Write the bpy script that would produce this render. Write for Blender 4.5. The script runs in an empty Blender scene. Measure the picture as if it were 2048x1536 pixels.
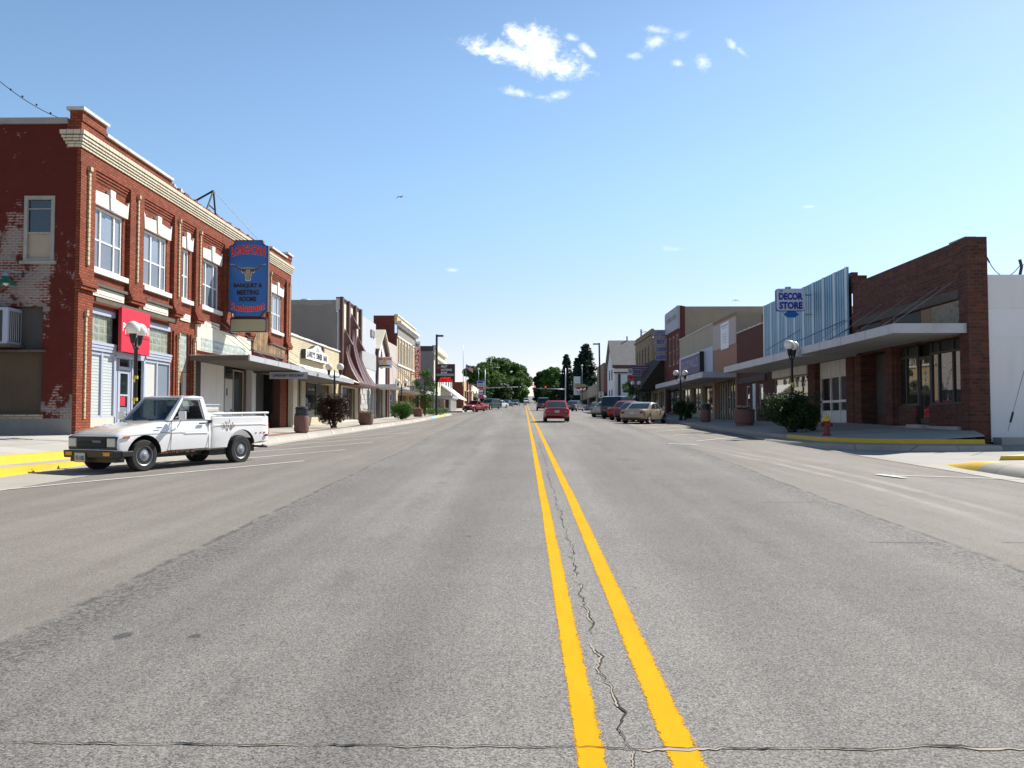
import bpy, bmesh, math, random
from mathutils import Vector, Matrix, noise as mnoise
random.seed(7)
SC = bpy.context.scene
COL = SC.collection
R = math.radians
PI = math.pi
sin, cos = math.sin, math.cos

# ------------------------------------------------------------------ camera
F_PX, W_PX, H_PX = 1700.0, 2048.0, 1536.0
PITCH, YAW = math.atan(69 / 1700), math.atan(25 / 1700)
EYE = Vector((0, 0, 1.5))
cam_d = bpy.data.cameras.new('camera')
cam = bpy.data.objects.new('camera', cam_d)
COL.objects.link(cam)
cam.location = EYE
cam.rotation_euler = (PI / 2 + PITCH, 0, YAW)
cam_d.sensor_width = 36
cam_d.lens = F_PX / W_PX * 36
cam_d.clip_end = 6000
SC.camera = cam
CROT = Matrix.Rotation(YAW, 3, 'Z') @ Matrix.Rotation(PI / 2 + PITCH, 3, 'X')

def ray(px, py):
    return CROT @ Vector(((px - W_PX / 2) / F_PX, -(py - H_PX / 2) / F_PX, -1))

def at_x(px, py, X):          # point of that sight line on the upright plane x = X
    d = ray(px, py); t = X / d.x
    return EYE + d * t

def at_y(px, py, Y):          # ... on the upright plane y = Y
    d = ray(px, py); t = Y / d.y
    return EYE + d * t

def at_z(px, py, Z):
    d = ray(px, py); t = (Z - EYE.z) / d.z
    return EYE + d * t

def lerp(a, b, t): return a + (b - a) * t

def table(pts, x):
    if x <= pts[0][0]: return pts[0][1]
    for (x0, y0), (x1, y1) in zip(pts, pts[1:]):
        if x <= x1: return lerp(y0, y1, (x - x0) / (x1 - x0))
    return pts[-1][1]

# ------------------------------------------------------------------ mesh builder
class MB:
    def __init__(s):
        s.v = []; s.f = []; s.m = []; s.mats = []; s.sm = []
        s.cur = 0; s.smooth = False
    def mat(s, m):
        if m not in s.mats: s.mats.append(m)
        s.cur = s.mats.index(m)
        return s
    def face(s, pts):
        n = len(s.v)
        s.v += [tuple(p) for p in pts]
        s.f.append(tuple(range(n, n + len(pts)))); s.m.append(s.cur); s.sm.append(s.smooth)
    def raw(s, verts, faces):
        n = len(s.v)
        s.v += [tuple(p) for p in verts]
        for f in faces:
            s.f.append(tuple(i + n for i in f)); s.m.append(s.cur); s.sm.append(s.smooth)
    def box(s, x0, x1, y0, y1, z0, z1):
        if x0 > x1: x0, x1 = x1, x0
        if y0 > y1: y0, y1 = y1, y0
        if z0 > z1: z0, z1 = z1, z0
        v = [(x0, y0, z0), (x1, y0, z0), (x1, y1, z0), (x0, y1, z0), (x0, y0, z1), (x1, y0, z1), (x1, y1, z1), (x0, y1, z1)]
        s.raw(v, [(3, 2, 1, 0), (4, 5, 6, 7), (0, 1, 5, 4), (1, 2, 6, 5), (2, 3, 7, 6), (3, 0, 4, 7)])
        return s
    def hexa(s, b, t):            # bottom quad, top quad (both counter-clockwise seen from above)
        s.raw(list(b) + list(t), [(3, 2, 1, 0), (4, 5, 6, 7), (0, 1, 5, 4), (1, 2, 6, 5), (2, 3, 7, 6), (3, 0, 4, 7)])
        return s
    def prism(s, poly, ext):      # poly: list of 3-D points, ext: vector
        n = len(poly); e = Vector(ext)
        a = [Vector(p) for p in poly]; b = [p + e for p in a]
        s.raw(a + b, [tuple(range(n - 1, -1, -1)), tuple(range(n, 2 * n))] + [(i, (i + 1) % n, n + (i + 1) % n, n + i) for i in range(n)])
        return s
    def tube(s, pts, r, n=8, cap=True):
        pts = [Vector(p) for p in pts]
        rs = r if isinstance(r, (list, tuple)) else [r] * len(pts)
        vs = []; fs = []
        up = None
        for i, p in enumerate(pts):
            d = (pts[min(i + 1, len(pts) - 1)] - pts[max(i - 1, 0)]).normalized()
            if up is None:
                up = Vector((0, 0, 1)) if abs(d.z) < .9 else Vector((1, 0, 0))
            a = d.cross(up).normalized(); b = a.cross(d).normalized(); up = b
            for k in range(n):
                t = 2 * PI * k / n
                vs.append(p + (a * cos(t) + b * sin(t)) * rs[i])
        for i in range(len(pts) - 1):
            for k in range(n):
                fs.append((i * n + k, i * n + (k + 1) % n, (i + 1) * n + (k + 1) % n, (i + 1) * n + k))
        if cap:
            fs.append(tuple(range(n - 1, -1, -1))); fs.append(tuple(range((len(pts) - 1) * n, len(pts) * n)))
        s.raw(vs, [f[::-1] for f in fs])
        return s
    def lathe(s, prof, c=(0, 0, 0), n=16, axis='z', caps=True):   # prof: (radius, height)
        vs = []; fs = []
        for r, h in prof:
            for k in range(n):
                t = 2 * PI * k / n
                if axis == 'z': p = (r * cos(t), r * sin(t), h)
                elif axis == 'y': p = (r * sin(t), h, r * cos(t))
                else: p = (h, r * cos(t), r * sin(t))
                vs.append((p[0] + c[0], p[1] + c[1], p[2] + c[2]))
        for i in range(len(prof) - 1):
            for k in range(n):
                fs.append((i * n + k, i * n + (k + 1) % n, (i + 1) * n + (k + 1) % n, (i + 1) * n + k))
        if caps:
            fs.append(tuple(range(n - 1, -1, -1))); fs.append(tuple(range((len(prof) - 1) * n, len(prof) * n)))
        s.raw(vs, fs)
        return s
    def ball(s, c, r, n=14, m=9, sq=1.0):
        prof = [(max(1e-3, r * sin(PI * i / m)), -r * sq * cos(PI * i / m)) for i in range(m + 1)]
        return s.lathe(prof, c, n, caps=False)
    def ring(s, outer, inner, t):  # frame between two loops of points, thickness vector t
        n = len(outer); t = Vector(t)
        o = [Vector(p) for p in outer]; i_ = [Vector(p) for p in inner]
        v = o + i_ + [p + t for p in o] + [p + t for p in i_]
        fs = []
        for k in range(n):
            j = (k + 1) % n
            fs += [(k, j, n + j, n + k), (2 * n + j, 2 * n + k, 3 * n + k, 3 * n + j), (j, k, 2 * n + k, 2 * n + j), (n + k, n + j, 3 * n + j, 3 * n + k)]
        s.raw(v, fs)
        return s
    def build(s, name, parent=None, fix=True, merge=False, org=None):
        me = bpy.data.meshes.new(name)
        o = Vector(org) if org is not None else ORG
        me.from_pydata([(x - o.x, y - o.y, z - o.z) for x, y, z in s.v], [], s.f)
        for m in s.mats: me.materials.append(m)
        me.polygons.foreach_set('material_index', s.m)
        me.polygons.foreach_set('use_smooth', s.sm)
        if fix or merge:
            bm = bmesh.new(); bm.from_mesh(me)
            if merge: bmesh.ops.remove_doubles(bm, verts=bm.verts, dist=1e-4)
            if fix: bmesh.ops.recalc_face_normals(bm, faces=bm.faces)
            bm.to_mesh(me); bm.free()
        me.update()
        ob = bpy.data.objects.new(name, me)
        COL.objects.link(ob)
        if parent is not None:
            ob.parent = parent
        elif org is None:
            ob.location = ORG
        else:
            ob.location = o
        return ob

ORG = Vector((0, 0, 0))
def tag(o, label=None, cat=None, group=None, kind=None):
    if label: o['label'] = label
    if cat: o['category'] = cat
    if group: o['group'] = group
    if kind: o['kind'] = kind
    return o

def thing(name, label, cat, loc=(0, 0, 0), group=None):
    """an Empty at the base of a thing; parts built after it take its origin"""
    global ORG
    o = bpy.data.objects.new(name, None)
    COL.objects.link(o)
    o.empty_display_size = .3
    o.location = loc
    ORG = Vector(loc)
    return tag(o, label, cat, group)

def free():
    global ORG
    ORG = Vector((0, 0, 0))

def copy_thing(root, loc, rotz=0, label=None, group=None):
    def cp(o, par):
        c = o.copy(); COL.objects.link(c); c.parent = par
        for k in list(o.children): cp(k, c)
        return c
    c = cp(root, None)
    c.location = loc; c.rotation_euler = (0, 0, rotz)
    if label: c['label'] = label
    if group: c['group'] = group
    return c

def cut(obj, cutters, op='DIFFERENCE'):
    """boolean with throw-away meshes, baked into the object"""
    tmp = []
    for k, c in enumerate(cutters):
        m = obj.modifiers.new('cut%d' % k, 'BOOLEAN'); m.operation = op; m.object = c; m.solver = 'EXACT'; m.material_mode = 'TRANSFER'
        tmp.append(c)
    dg = bpy.context.evaluated_depsgraph_get(); dg.update()
    me = bpy.data.meshes.new_from_object(obj.evaluated_get(dg))
    old = obj.data
    obj.modifiers.clear(); obj.data = me; me.name = old.name
    bpy.data.meshes.remove(old)
    for c in tmp: bpy.data.meshes.remove(c.data)
    return obj

def bevel(obj, w, seg=2, ang=35):
    dg0 = obj.modifiers.new('bev', 'BEVEL'); dg0.width = w; dg0.segments = seg; dg0.limit_method = 'ANGLE'; dg0.angle_limit = R(ang)
    dg = bpy.context.evaluated_depsgraph_get(); dg.update()
    me = bpy.data.meshes.new_from_object(obj.evaluated_get(dg))
    old = obj.data; obj.modifiers.clear(); obj.data = me; bpy.data.meshes.remove(old)
    return obj

def smooth_by_angle(obj, ang=35):
    me = obj.data
    bm = bmesh.new(); bm.from_mesh(me)
    for f in bm.faces: f.smooth = True
    for e in bm.edges:
        e.smooth = not (len(e.link_faces) != 2 or e.calc_face_angle(0) > R(ang))
    bm.to_mesh(me); bm.free()
    return obj

def text_mesh(txt, size, mat, name, parent, origin, right, up, width=None, height=None, bold=0.0, ext=.006, shear=0, align='CENTER', arc=None, space=1.0):
    """lettering as a thin mesh lying in the plane (right, up) at origin"""
    cu = bpy.data.curves.new(name, 'FONT')
    cu.body = txt; cu.size = size; cu.extrude = ext; cu.offset = bold; cu.shear = shear; cu.space_character = space
    cu.align_x = align; cu.align_y = 'CENTER'; cu.resolution_u = 3
    tmp = bpy.data.objects.new('tmp', cu); COL.objects.link(tmp)
    dg = bpy.context.evaluated_depsgraph_get(); dg.update()
    me = bpy.data.meshes.new_from_object(tmp.evaluated_get(dg))
    bpy.data.objects.remove(tmp); bpy.data.curves.remove(cu)
    xs = [v.co.x for v in me.vertices] or [0]; ys = [v.co.y for v in me.vertices] or [0]
    w = max(xs) - min(xs); h = max(ys) - min(ys); cx = (max(xs) + min(xs)) / 2; cy = (max(ys) + min(ys)) / 2
    fx = width / w if width else 1; fy = height / h if height else (fx if width else 1)
    right = Vector(right).normalized(); up = Vector(up).normalized(); nrm = right.cross(up)
    og = Vector(origin)
    for v in me.vertices:
        x, y = (v.co.x - cx) * fx, (v.co.y - cy) * fy
        if arc:   # bend upwards (positive) or downwards
            y += arc * (1 - (2 * x / (width or w)) ** 2)
        v.co = og + right * x + up * y + nrm * (v.co.z + ext) - ORG
    me.materials.append(mat)
    ob = bpy.data.objects.new(name, me); COL.objects.link(ob); ob.parent = parent
    return ob
# ------------------------------------------------------------------ materials
class NT:
    def __init__(s, nt): s.nt = nt; s.n = nt.nodes; s.l = nt.links
    def new(s, t, **kw):
        n = s.n.new(t)
        for k, v in kw.items(): setattr(n, k, v)
        return n
    def link(s, a, b): s.l.new(a, b)
    def val(s, sock, v):
        if isinstance(v, bpy.types.NodeSocket): s.link(v, sock)
        else: sock.default_value = v
    def math(s, op, a, b=0.0, c=None, clamp=False):
        n = s.new('ShaderNodeMath', operation=op, use_clamp=clamp)
        s.val(n.inputs[0], a); s.val(n.inputs[1], b)
        if c is not None: s.val(n.inputs[2], c)
        return n.outputs[0]
    def mix(s, f, a, b, blend='MIX'):
        n = s.new('ShaderNodeMix', data_type='RGBA', blend_type=blend)
        s.val(n.inputs[0], f)
        s.val(n.inputs[6], a if isinstance(a, bpy.types.NodeSocket) else (*a[:3], 1))
        s.val(n.inputs[7], b if isinstance(b, bpy.types.NodeSocket) else (*b[:3], 1))
        return n.outputs[2]
    def coord(s): return s.new('ShaderNodeTexCoord').outputs['Object']
    def mapping(s, v, scale=(1, 1, 1), loc=(0, 0, 0), rot=(0, 0, 0)):
        n = s.new('ShaderNodeMapping'); s.link(v, n.inputs[0])
        n.inputs['Scale'].default_value = scale; n.inputs['Location'].default_value = loc; n.inputs['Rotation'].default_value = rot
        return n.outputs[0]
    def noise(s, v, scale, detail=4, rough=.6, dist=0):
        n = s.new('ShaderNodeTexNoise'); s.link(v, n.inputs['Vector'])
        n.inputs['Scale'].default_value = scale; n.inputs['Detail'].default_value = detail
        n.inputs['Roughness'].default_value = rough; n.inputs['Distortion'].default_value = dist
        return n.outputs[0]
    def step(s, x, a, b):          # smooth ramp 0..1 between a and b
        n = s.new('ShaderNodeMapRange', interpolation_type='SMOOTHSTEP')
        s.val(n.inputs[0], x); n.inputs[1].default_value = a; n.inputs[2].default_value = b
        return n.outputs[0]
    def sep(s, v):
        n = s.new('ShaderNodeSeparateXYZ'); s.link(v, n.inputs[0]); return n.outputs
    def comb(s, x, y, z):
        n = s.new('ShaderNodeCombineXYZ'); s.val(n.inputs[0], x); s.val(n.inputs[1], y); s.val(n.inputs[2], z); return n.outputs[0]
    def bump(s, h, strength=.3, dist=.02):
        n = s.new('ShaderNodeBump'); s.link(h, n.inputs['Height'])
        n.inputs['Strength'].default_value = strength; n.inputs['Distance'].default_value = dist
        return n.outputs[0]

def new_mat(name):
    m = bpy.data.materials.new(name); m.use_nodes = True
    nt = NT(m.node_tree); b = m.node_tree.nodes['Principled BSDF']
    return m, nt, b

def plain(name, c, rough=.6, var=.12, scale=4, metal=0, bump=0, bscale=60, spec=.5, coat=0, streak=False, dirt=None, dirt_amt=.5):
    """one colour with uneven wear: two sizes of noise on value, optional dirt colour in patches"""
    m, t, b = new_mat(name)
    co = t.coord()
    v = t.mapping(co, (1, 1, .12)) if streak else co
    n1 = t.noise(v, scale, 5); n2 = t.noise(co, scale * 9, 3)
    f = t.math('ADD', t.math('MULTIPLY', n1, .7), t.math('MULTIPLY', n2, .3))
    k = t.math('ADD', t.math('MULTIPLY', t.math('SUBTRACT', f, .5), var * 4), 1)
    vm = t.new('ShaderNodeVectorMath', operation='SCALE'); vm.inputs[0].default_value = c; t.link(k, vm.inputs['Scale'])
    col = vm.outputs[0]
    if dirt:
        g = t.step(t.noise(v, scale * .6, 8, .7), .5, .72)
        col = t.mix(t.math('MULTIPLY', g, dirt_amt), col, dirt)
    t.link(col, b.inputs['Base Color'])
    b.inputs['Roughness'].default_value = rough; b.inputs['Metallic'].default_value = metal
    b.inputs['Specular IOR Level'].default_value = spec; b.inputs['Coat Weight'].default_value = coat
    b.inputs['Coat Roughness'].default_value = .05
    if bump: t.link(t.bump(t.noise(co, bscale, 4), bump, .01), b.inputs['Normal'])
    return m

def wall_uv(t, co):
    """u along an axis-parallel wall, v up"""
    x, y, z = t.sep(co)
    return t.comb(t.math('ADD', x, y), z, 0.0)

def brick(name, c1, c2, mortar, bw=.21, bh=.075, mw=.011, wear=None, wear_amt=0, rough=.85, var=.25, bump=.35, rows=0):
    m, t, b = new_mat(name)
    co = t.coord(); uv = wall_uv(t, co)
    n = t.new('ShaderNodeTexBrick'); t.link(uv, n.inputs['Vector'])
    n.inputs['Color1'].default_value = (*c1, 1); n.inputs['Color2'].default_value = (*c2, 1); n.inputs['Mortar'].default_value = (*mortar, 1)
    n.inputs['Scale'].default_value = 1; n.inputs['Mortar Size'].default_value = mw; n.inputs['Mortar Smooth'].default_value = .1
    n.inputs['Bias'].default_value = 0; n.inputs['Brick Width'].default_value = bw; n.inputs['Row Height'].default_value = bh
    g = t.noise(co, .9, 6, .65); g2 = t.noise(t.mapping(co, (1, 1, .2)), 3.5, 5)
    k = t.math('ADD', t.math('MULTIPLY', t.math('SUBTRACT', t.math('ADD', t.math('MULTIPLY', g, .5), t.math('MULTIPLY', g2, .5)), .5), var * 4), 1)
    if rows:
        rn = t.noise(t.mapping(uv, (.35, 1 / bh * .5, 1)), 1.0, 3, .7)
        k = t.math('MULTIPLY', k, t.math('ADD', 1, t.math('MULTIPLY', t.math('SUBTRACT', rn, .5), rows * 3)))
    vm = t.new('ShaderNodeVectorMath', operation='SCALE'); t.link(n.outputs['Color'], vm.inputs[0]); t.link(k, vm.inputs['Scale'])
    col = vm.outputs[0]
    if wear:
        w = t.step(t.noise(co, 1.3, 9, .72), .56, .66)
        col = t.mix(t.math('MULTIPLY', w, wear_amt), col, wear)
    t.link(col, b.inputs['Base Color'])
    b.inputs['Roughness'].default_value = rough; b.inputs['Specular IOR Level'].default_value = .25
    h = t.math('ADD', t.math('MULTIPLY', n.outputs['Fac'], -1), t.math('MULTIPLY', t.noise(co, 40, 3), .3))
    t.link(t.bump(h, bump, .012), b.inputs['Normal'])
    return m

def glass(name, c=(.02, .025, .028), rough=.03, spec=.9, var=.3):
    m, t, b = new_mat(name)
    co = t.coord()
    n = t.noise(co, 1.1, 3)
    k = t.math('ADD', t.math('MULTIPLY', t.math('SUBTRACT', n, .5), var * 4), 1)
    vm = t.new('ShaderNodeVectorMath', operation='SCALE'); vm.inputs[0].default_value = c; t.link(k, vm.inputs['Scale'])
    t.link(vm.outputs[0], b.inputs['Base Color'])
    b.inputs['Roughness'].default_value = rough; b.inputs['Specular IOR Level'].default_value = spec
    t.link(t.bump(t.noise(co, 1.6, 2), .04, .02), b.inputs['Normal'])
    return m

def clear_glass(name, tint=(.26, .30, .30), fac=.72):
    m, t, b = new_mat(name)
    out = m.node_tree.nodes['Material Output']
    tr = t.new('ShaderNodeBsdfTransparent'); tr.inputs[0].default_value = (*tint, 1)
    gl = t.new('ShaderNodeBsdfGlossy'); gl.inputs['Roughness'].default_value = .02; gl.inputs[0].default_value = (.9, .95, 1, 1)
    fr = t.new('ShaderNodeFresnel'); fr.inputs[0].default_value = 1.5
    mx = t.new('ShaderNodeMixShader'); t.link(t.math('ADD', fr.outputs[0], .05), mx.inputs[0]); t.link(tr.outputs[0], mx.inputs[1]); t.link(gl.outputs[0], mx.inputs[2])
    t.link(mx.outputs[0], out.inputs[0])
    return m

def stripes(name, a, b_, period, duty=.5, axis='u', rough=.5, bump=.4, var=.1, metal=0):
    """ribbed or slatted surface: stripes along the wall ('u') or up it ('v')"""
    m, t, b = new_mat(name)
    co = t.coord(); uv = wall_uv(t, co); u, v, _ = t.sep(uv)
    x = u if axis == 'u' else v
    fr = t.math('FRACT', t.math('DIVIDE', x, period))
    s = t.math('GREATER_THAN', fr, duty)
    k = t.math('ADD', t.math('MULTIPLY', t.math('SUBTRACT', t.noise(co, 1.5, 6), .5), var * 4), 1)
    vm = t.new('ShaderNodeVectorMath', operation='SCALE'); t.link(t.mix(s, a, b_), vm.inputs[0]); t.link(k, vm.inputs['Scale'])
    t.link(vm.outputs[0], b.inputs['Base Color'])
    b.inputs['Roughness'].default_value = rough; b.inputs['Metallic'].default_value = metal
    h = t.math('ABSOLUTE', t.math('SUBTRACT', fr, .5))
    t.link(t.bump(h, bump, .03), b.inputs['Normal'])
    return m

def grid_glass(name, c, line, pu, pv, lw=.06):
    """glass block: pale pillowed squares with joints"""
    m, t, b = new_mat(name)
    co = t.coord(); u, v, _ = t.sep(wall_uv(t, co))
    fu = t.math('FRACT', t.math('DIVIDE', u, pu)); fv = t.math('FRACT', t.math('DIVIDE', v, pv))
    eu = t.math('ABSOLUTE', t.math('SUBTRACT', fu, .5)); ev = t.math('ABSOLUTE', t.math('SUBTRACT', fv, .5))
    e = t.math('MAXIMUM', eu, ev); j = t.math('GREATER_THAN', e, .5 - lw)
    n = t.noise(co, 6, 4)
    k = t.math('ADD', t.math('MULTIPLY', t.math('SUBTRACT', n, .5), 1.6), 1)
    vm = t.new('ShaderNodeVectorMath', operation='SCALE'); vm.inputs[0].default_value = c; t.link(k, vm.inputs['Scale'])
    t.link(t.mix(j, vm.outputs[0], line), b.inputs['Base Color'])
    b.inputs['Roughness'].default_value = .12
    t.link(t.bump(t.math('MULTIPLY', e, -1), .5, .02), b.inputs['Normal'])
    return m

def leaves(name, c1, c2, trans=.25):
    m, t, b = new_mat(name)
    co = t.coord()
    oi = t.new('ShaderNodeNewGeometry')
    f = t.math('ADD', t.math('MULTIPLY', oi.outputs['Random Per Island'], .6), t.math('MULTIPLY', t.noise(co, .8, 3), .4))
    t.link(t.mix(f, c1, c2), b.inputs['Base Color'])
    b.inputs['Roughness'].default_value = .55; b.inputs['Specular IOR Level'].default_value = .3
    out = m.node_tree.nodes['Material Output']
    tl = t.new('ShaderNodeBsdfTranslucent'); t.link(t.mix(f, c1, c2), tl.inputs[0])
    mx = t.new('ShaderNodeMixShader'); mx.inputs[0].default_value = trans
    t.link(b.outputs[0], mx.inputs[1]); t.link(tl.outputs[0], mx.inputs[2]); t.link(mx.outputs[0], out.inputs[0])
    return m

M = {}
# masonry
M['red_brick'] = brick('red_brick', (.33, .078, .033), (.205, .044, .021), (.08, .032, .022), bw=.23, bh=.085, mw=.013, var=.16, rows=.12)
M['dark_brick'] = brick('dark_brick', (.17, .050, .032), (.075, .030, .022), (.09, .066, .052), bw=.25, bh=.12, mw=.018, var=.3, wear=(.07, .062, .05), wear_amt=.5, rows=.45)
M['orange_brick'] = brick('orange_brick', (.32, .085, .035), (.24, .06, .028), (.12, .06, .04), var=.2)
M['cream_brick'] = brick('cream_brick', (.60, .53, .37), (.54, .47, .32), (.36, .31, .21), bw=.30, bh=.12, mw=.014, var=.08)
M['brown_brick'] = brick('brown_brick', (.15, .055, .04), (.13, .05, .038), (.10, .045, .036), var=.14)
M['stone'] = brick('stone', (.30, .235, .16), (.23, .18, .125), (.2, .16, .12), bw=.55, bh=.28, mw=.02, var=.25)
M['cream_course'] = brick('cream_course', (.66, .60, .46), (.58, .52, .39), (.30, .25, .18), bw=.22, bh=.4, mw=.012, var=.12)
M['cream_strip'] = brick('cream_strip', (.56, .47, .30), (.50, .41, .25), (.30, .22, .14), bw=.4, bh=.15, mw=.02, var=.1)
M['white_stone'] = plain('white_stone', (.74, .72, .66), .8, .07, 5, bump=.2)
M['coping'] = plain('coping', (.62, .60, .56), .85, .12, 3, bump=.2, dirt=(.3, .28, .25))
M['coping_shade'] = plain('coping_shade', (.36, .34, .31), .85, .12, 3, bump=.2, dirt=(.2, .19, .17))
M['old_wood'] = plain('old_wood', (.11, .09, .072), .9, .3, 6, bump=.4, streak=False)
M['barn_wood'] = stripes('barn_wood', (.27, .16, .07), (.12, .07, .035), .31, .72, 'u', .85, .5, .9)
M['white_paint'] = plain('white_paint', (.72, .71, .68), .6, .07, 2)
M['cream_paint'] = plain('cream_paint', (.68, .64, .50), .6, .06, 2)
M['grey_frame'] = plain('grey_frame', (.40, .44, .53), .5, .06, 3)
M['alu'] = plain('alu', (.55, .57, .60), .4, .06, 3, metal=.3)
M['dark_frame'] = plain('dark_frame', (.035, .03, .028), .5, .1, 3)
M['brown_trim'] = plain('brown_trim', (.10, .042, .034), .55, .1, 2)
M['tan_frame'] = plain('tan_frame', (.40, .34, .25), .6, .1, 3)
M['grey_stucco'] = plain('grey_stucco', (.29, .275, .255), .9, .10, 1.2, bump=.15, dirt=(.24, .22, .2), dirt_amt=.4)
M['blue_grey'] = plain('blue_grey', (.47, .50, .55), .75, .06, 1.5, streak=True)
M['white_stucco'] = plain('white_stucco', (.82, .82, .81), .85, .05, 1.0, bump=.12, dirt=(.66, .64, .60), dirt_amt=.5, streak=True)
M['beige_stucco'] = plain('beige_stucco', (.42, .375, .28), .85, .10, 1.0, bump=.12, dirt=(.30, .27, .21), streak=True)
M['pinkish_white'] = plain('pinkish_white', (.50, .44, .41), .85, .06, 1.2)
M['peach'] = plain('peach', (.38, .20, .125), .8, .07, 1.2)
M['tan_wall'] = plain('tan_wall', (.33, .29, .22), .9, .12, 1.1, bump=.2)
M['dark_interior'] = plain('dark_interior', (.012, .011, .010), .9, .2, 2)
M['roof_tar'] = plain('roof_tar', (.09, .085, .08), .9, .2, 1)
M['shingle'] = brick('shingle', (.06, .045, .036), (.045, .036, .03), (.03, .024, .02), bw=.3, bh=.2, mw=.02, var=.3)
M['grey_shingle'] = brick('grey_shingle', (.22, .22, .225), (.18, .18, .185), (.13, .13, .13), bw=.3, bh=.2, mw=.02, var=.15)
M['white_siding'] = stripes('white_siding', (.72, .73, .74), (.62, .63, .65), .18, .85, 'v', .6, .4, .05)
M['brown_metal'] = plain('brown_metal', (.135, .063, .053), .45, .08, 1.5, metal=.15)
M['canopy_metal'] = plain('canopy_metal', (.50, .51, .53), .5, .08, 2, metal=.2, dirt=(.32, .3, .28), dirt_amt=.5)
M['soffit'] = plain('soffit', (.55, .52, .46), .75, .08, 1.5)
M['corrugated'] = stripes('corrugated', (.52, .54, .57), (.40, .42, .45), .12, .5, 'u', .45, .6, .1, .2)
M['blue_slats'] = stripes('blue_slats', (.25, .45, .58), (.06, .16, .26), .31, .60, 'u', .5, .5, .12)
M['pale_slats'] = plain('pale_slats', (.58, .70, .75), .5, .08, 2)
M['blinds'] = stripes('blinds', (.52, .56, .56), (.30, .34, .36), .10, .78, 'v', .25, .2, .05)
M['curtain'] = plain('curtain', (.23, .275, .33), .10, .10, .9, streak=False, spec=.9)
M['curtain_low'] = plain('curtain_low', (.16, .175, .205), .10, .10, .9, spec=.9)
M['glass_block'] = grid_glass('glass_block', (.25, .28, .23), (.50, .49, .38), .34, .26, .035)
M['glass_block_pale'] = grid_glass('glass_block_pale', (.38, .43, .40), (.55, .54, .47), .22, .26, .05)
M['glass'] = glass('glass')
M['dark_glass'] = glass('dark_glass', (.012, .012, .012), .05, .25)
M['shop_glass'] = glass('shop_glass', (.03, .032, .03), .015, 1.0)
M['car_glass'] = glass('car_glass', (.03, .05, .06), .03, 1.0)
M['clear_glass'] = clear_glass('clear_glass')
M['marble'] = plain('marble', (.60, .55, .47), .35, .08, 1.5, dirt=(.55, .38, .26), dirt_amt=.4)
M['brown_board'] = plain('brown_board', (.10, .066, .038), .8, .25, 1.2)
M['osb'] = plain('osb', (.30, .255, .18), .8, .3, 9, bump=.2, dirt=(.07, .06, .05), dirt_amt=.9)
M['plywood'] = plain('plywood', (.28, .17, .09), .8, .12, 2, streak=True)
M['tan_door'] = plain('tan_door', (.40, .25, .12), .6, .12, 2, streak=True)
M['white_door'] = plain('white_door', (.52, .52, .50), .6, .06, 2)
M['rock_face'] = plain('rock_face', (.45, .44, .43), .85, .5, 4, bump=.8, bscale=7)
# signs and street furniture
M['sign_red'] = plain('sign_red', (.60, .02, .045), .4, .04, 1)
M['sign_blue'] = plain('sign_blue', (.012, .14, .46), .35, .05, 1)
M['letter_white'] = plain('letter_white', (.80, .80, .78), .5, .03, 1)
M['letter_red'] = plain('letter_red', (.66, .025, .035), .45, .05, 1)
M['letter_black'] = plain('letter_black', (.012, .012, .014), .5, .05, 1)
M['letter_blue'] = plain('letter_blue', (.012, .03, .36), .4, .05, 1)
M['letter_purple'] = plain('letter_purple', (.09, .03, .13), .5, .05, 1)
M['sign_white'] = plain('sign_white', (.72, .73, .74), .4, .04, 1)
M['sign_cream'] = plain('sign_cream', (.38, .36, .23), .4, .05, 1)
M['sign_maroon'] = plain('sign_maroon', (.05, .012, .016), .4, .05, 1)
M['sign_purple'] = plain('sign_purple', (.12, .085, .17), .6, .08, 1)
M['lilac'] = plain('lilac', (.30, .24, .36), .6, .05, 1)
M['grey_sign'] = plain('grey_sign', (.36, .38, .44), .6, .08, 2)
M['skull_brown'] = plain('skull_brown', (.10, .065, .045), .6, .2, 4)
M['skull_tan'] = plain('skull_tan', (.36, .30, .22), .6, .12, 4)
M['lamp_black'] = plain('lamp_black', (.018, .018, .019), .35, .1, 3)
M['globe'] = plain('globe', (.82, .80, .72), .25, .02, 1, coat=.3)
M['galv'] = plain('galv', (.38, .40, .43), .45, .08, 3, metal=.5)
M['dark_pole'] = plain('dark_pole', (.03, .032, .03), .5, .1, 2)
M['aggregate'] = plain('aggregate', (.19, .105, .085), .9, .28, 30, bump=.5, bscale=80)
M['lid_black'] = plain('lid_black', (.022, .024, .028), .4, .1, 3)
M['soil'] = plain('soil', (.05, .035, .025), .95, .3, 20)
M['hydrant_red'] = plain('hydrant_red', (.20, .012, .012), .4, .1, 4)
M['hydrant_yellow'] = plain('hydrant_yellow', (.62, .46, .03), .4, .08, 4)
M['tape_yellow'] = plain('tape_yellow', (.60, .48, .04), .5, .05, 4)
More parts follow.
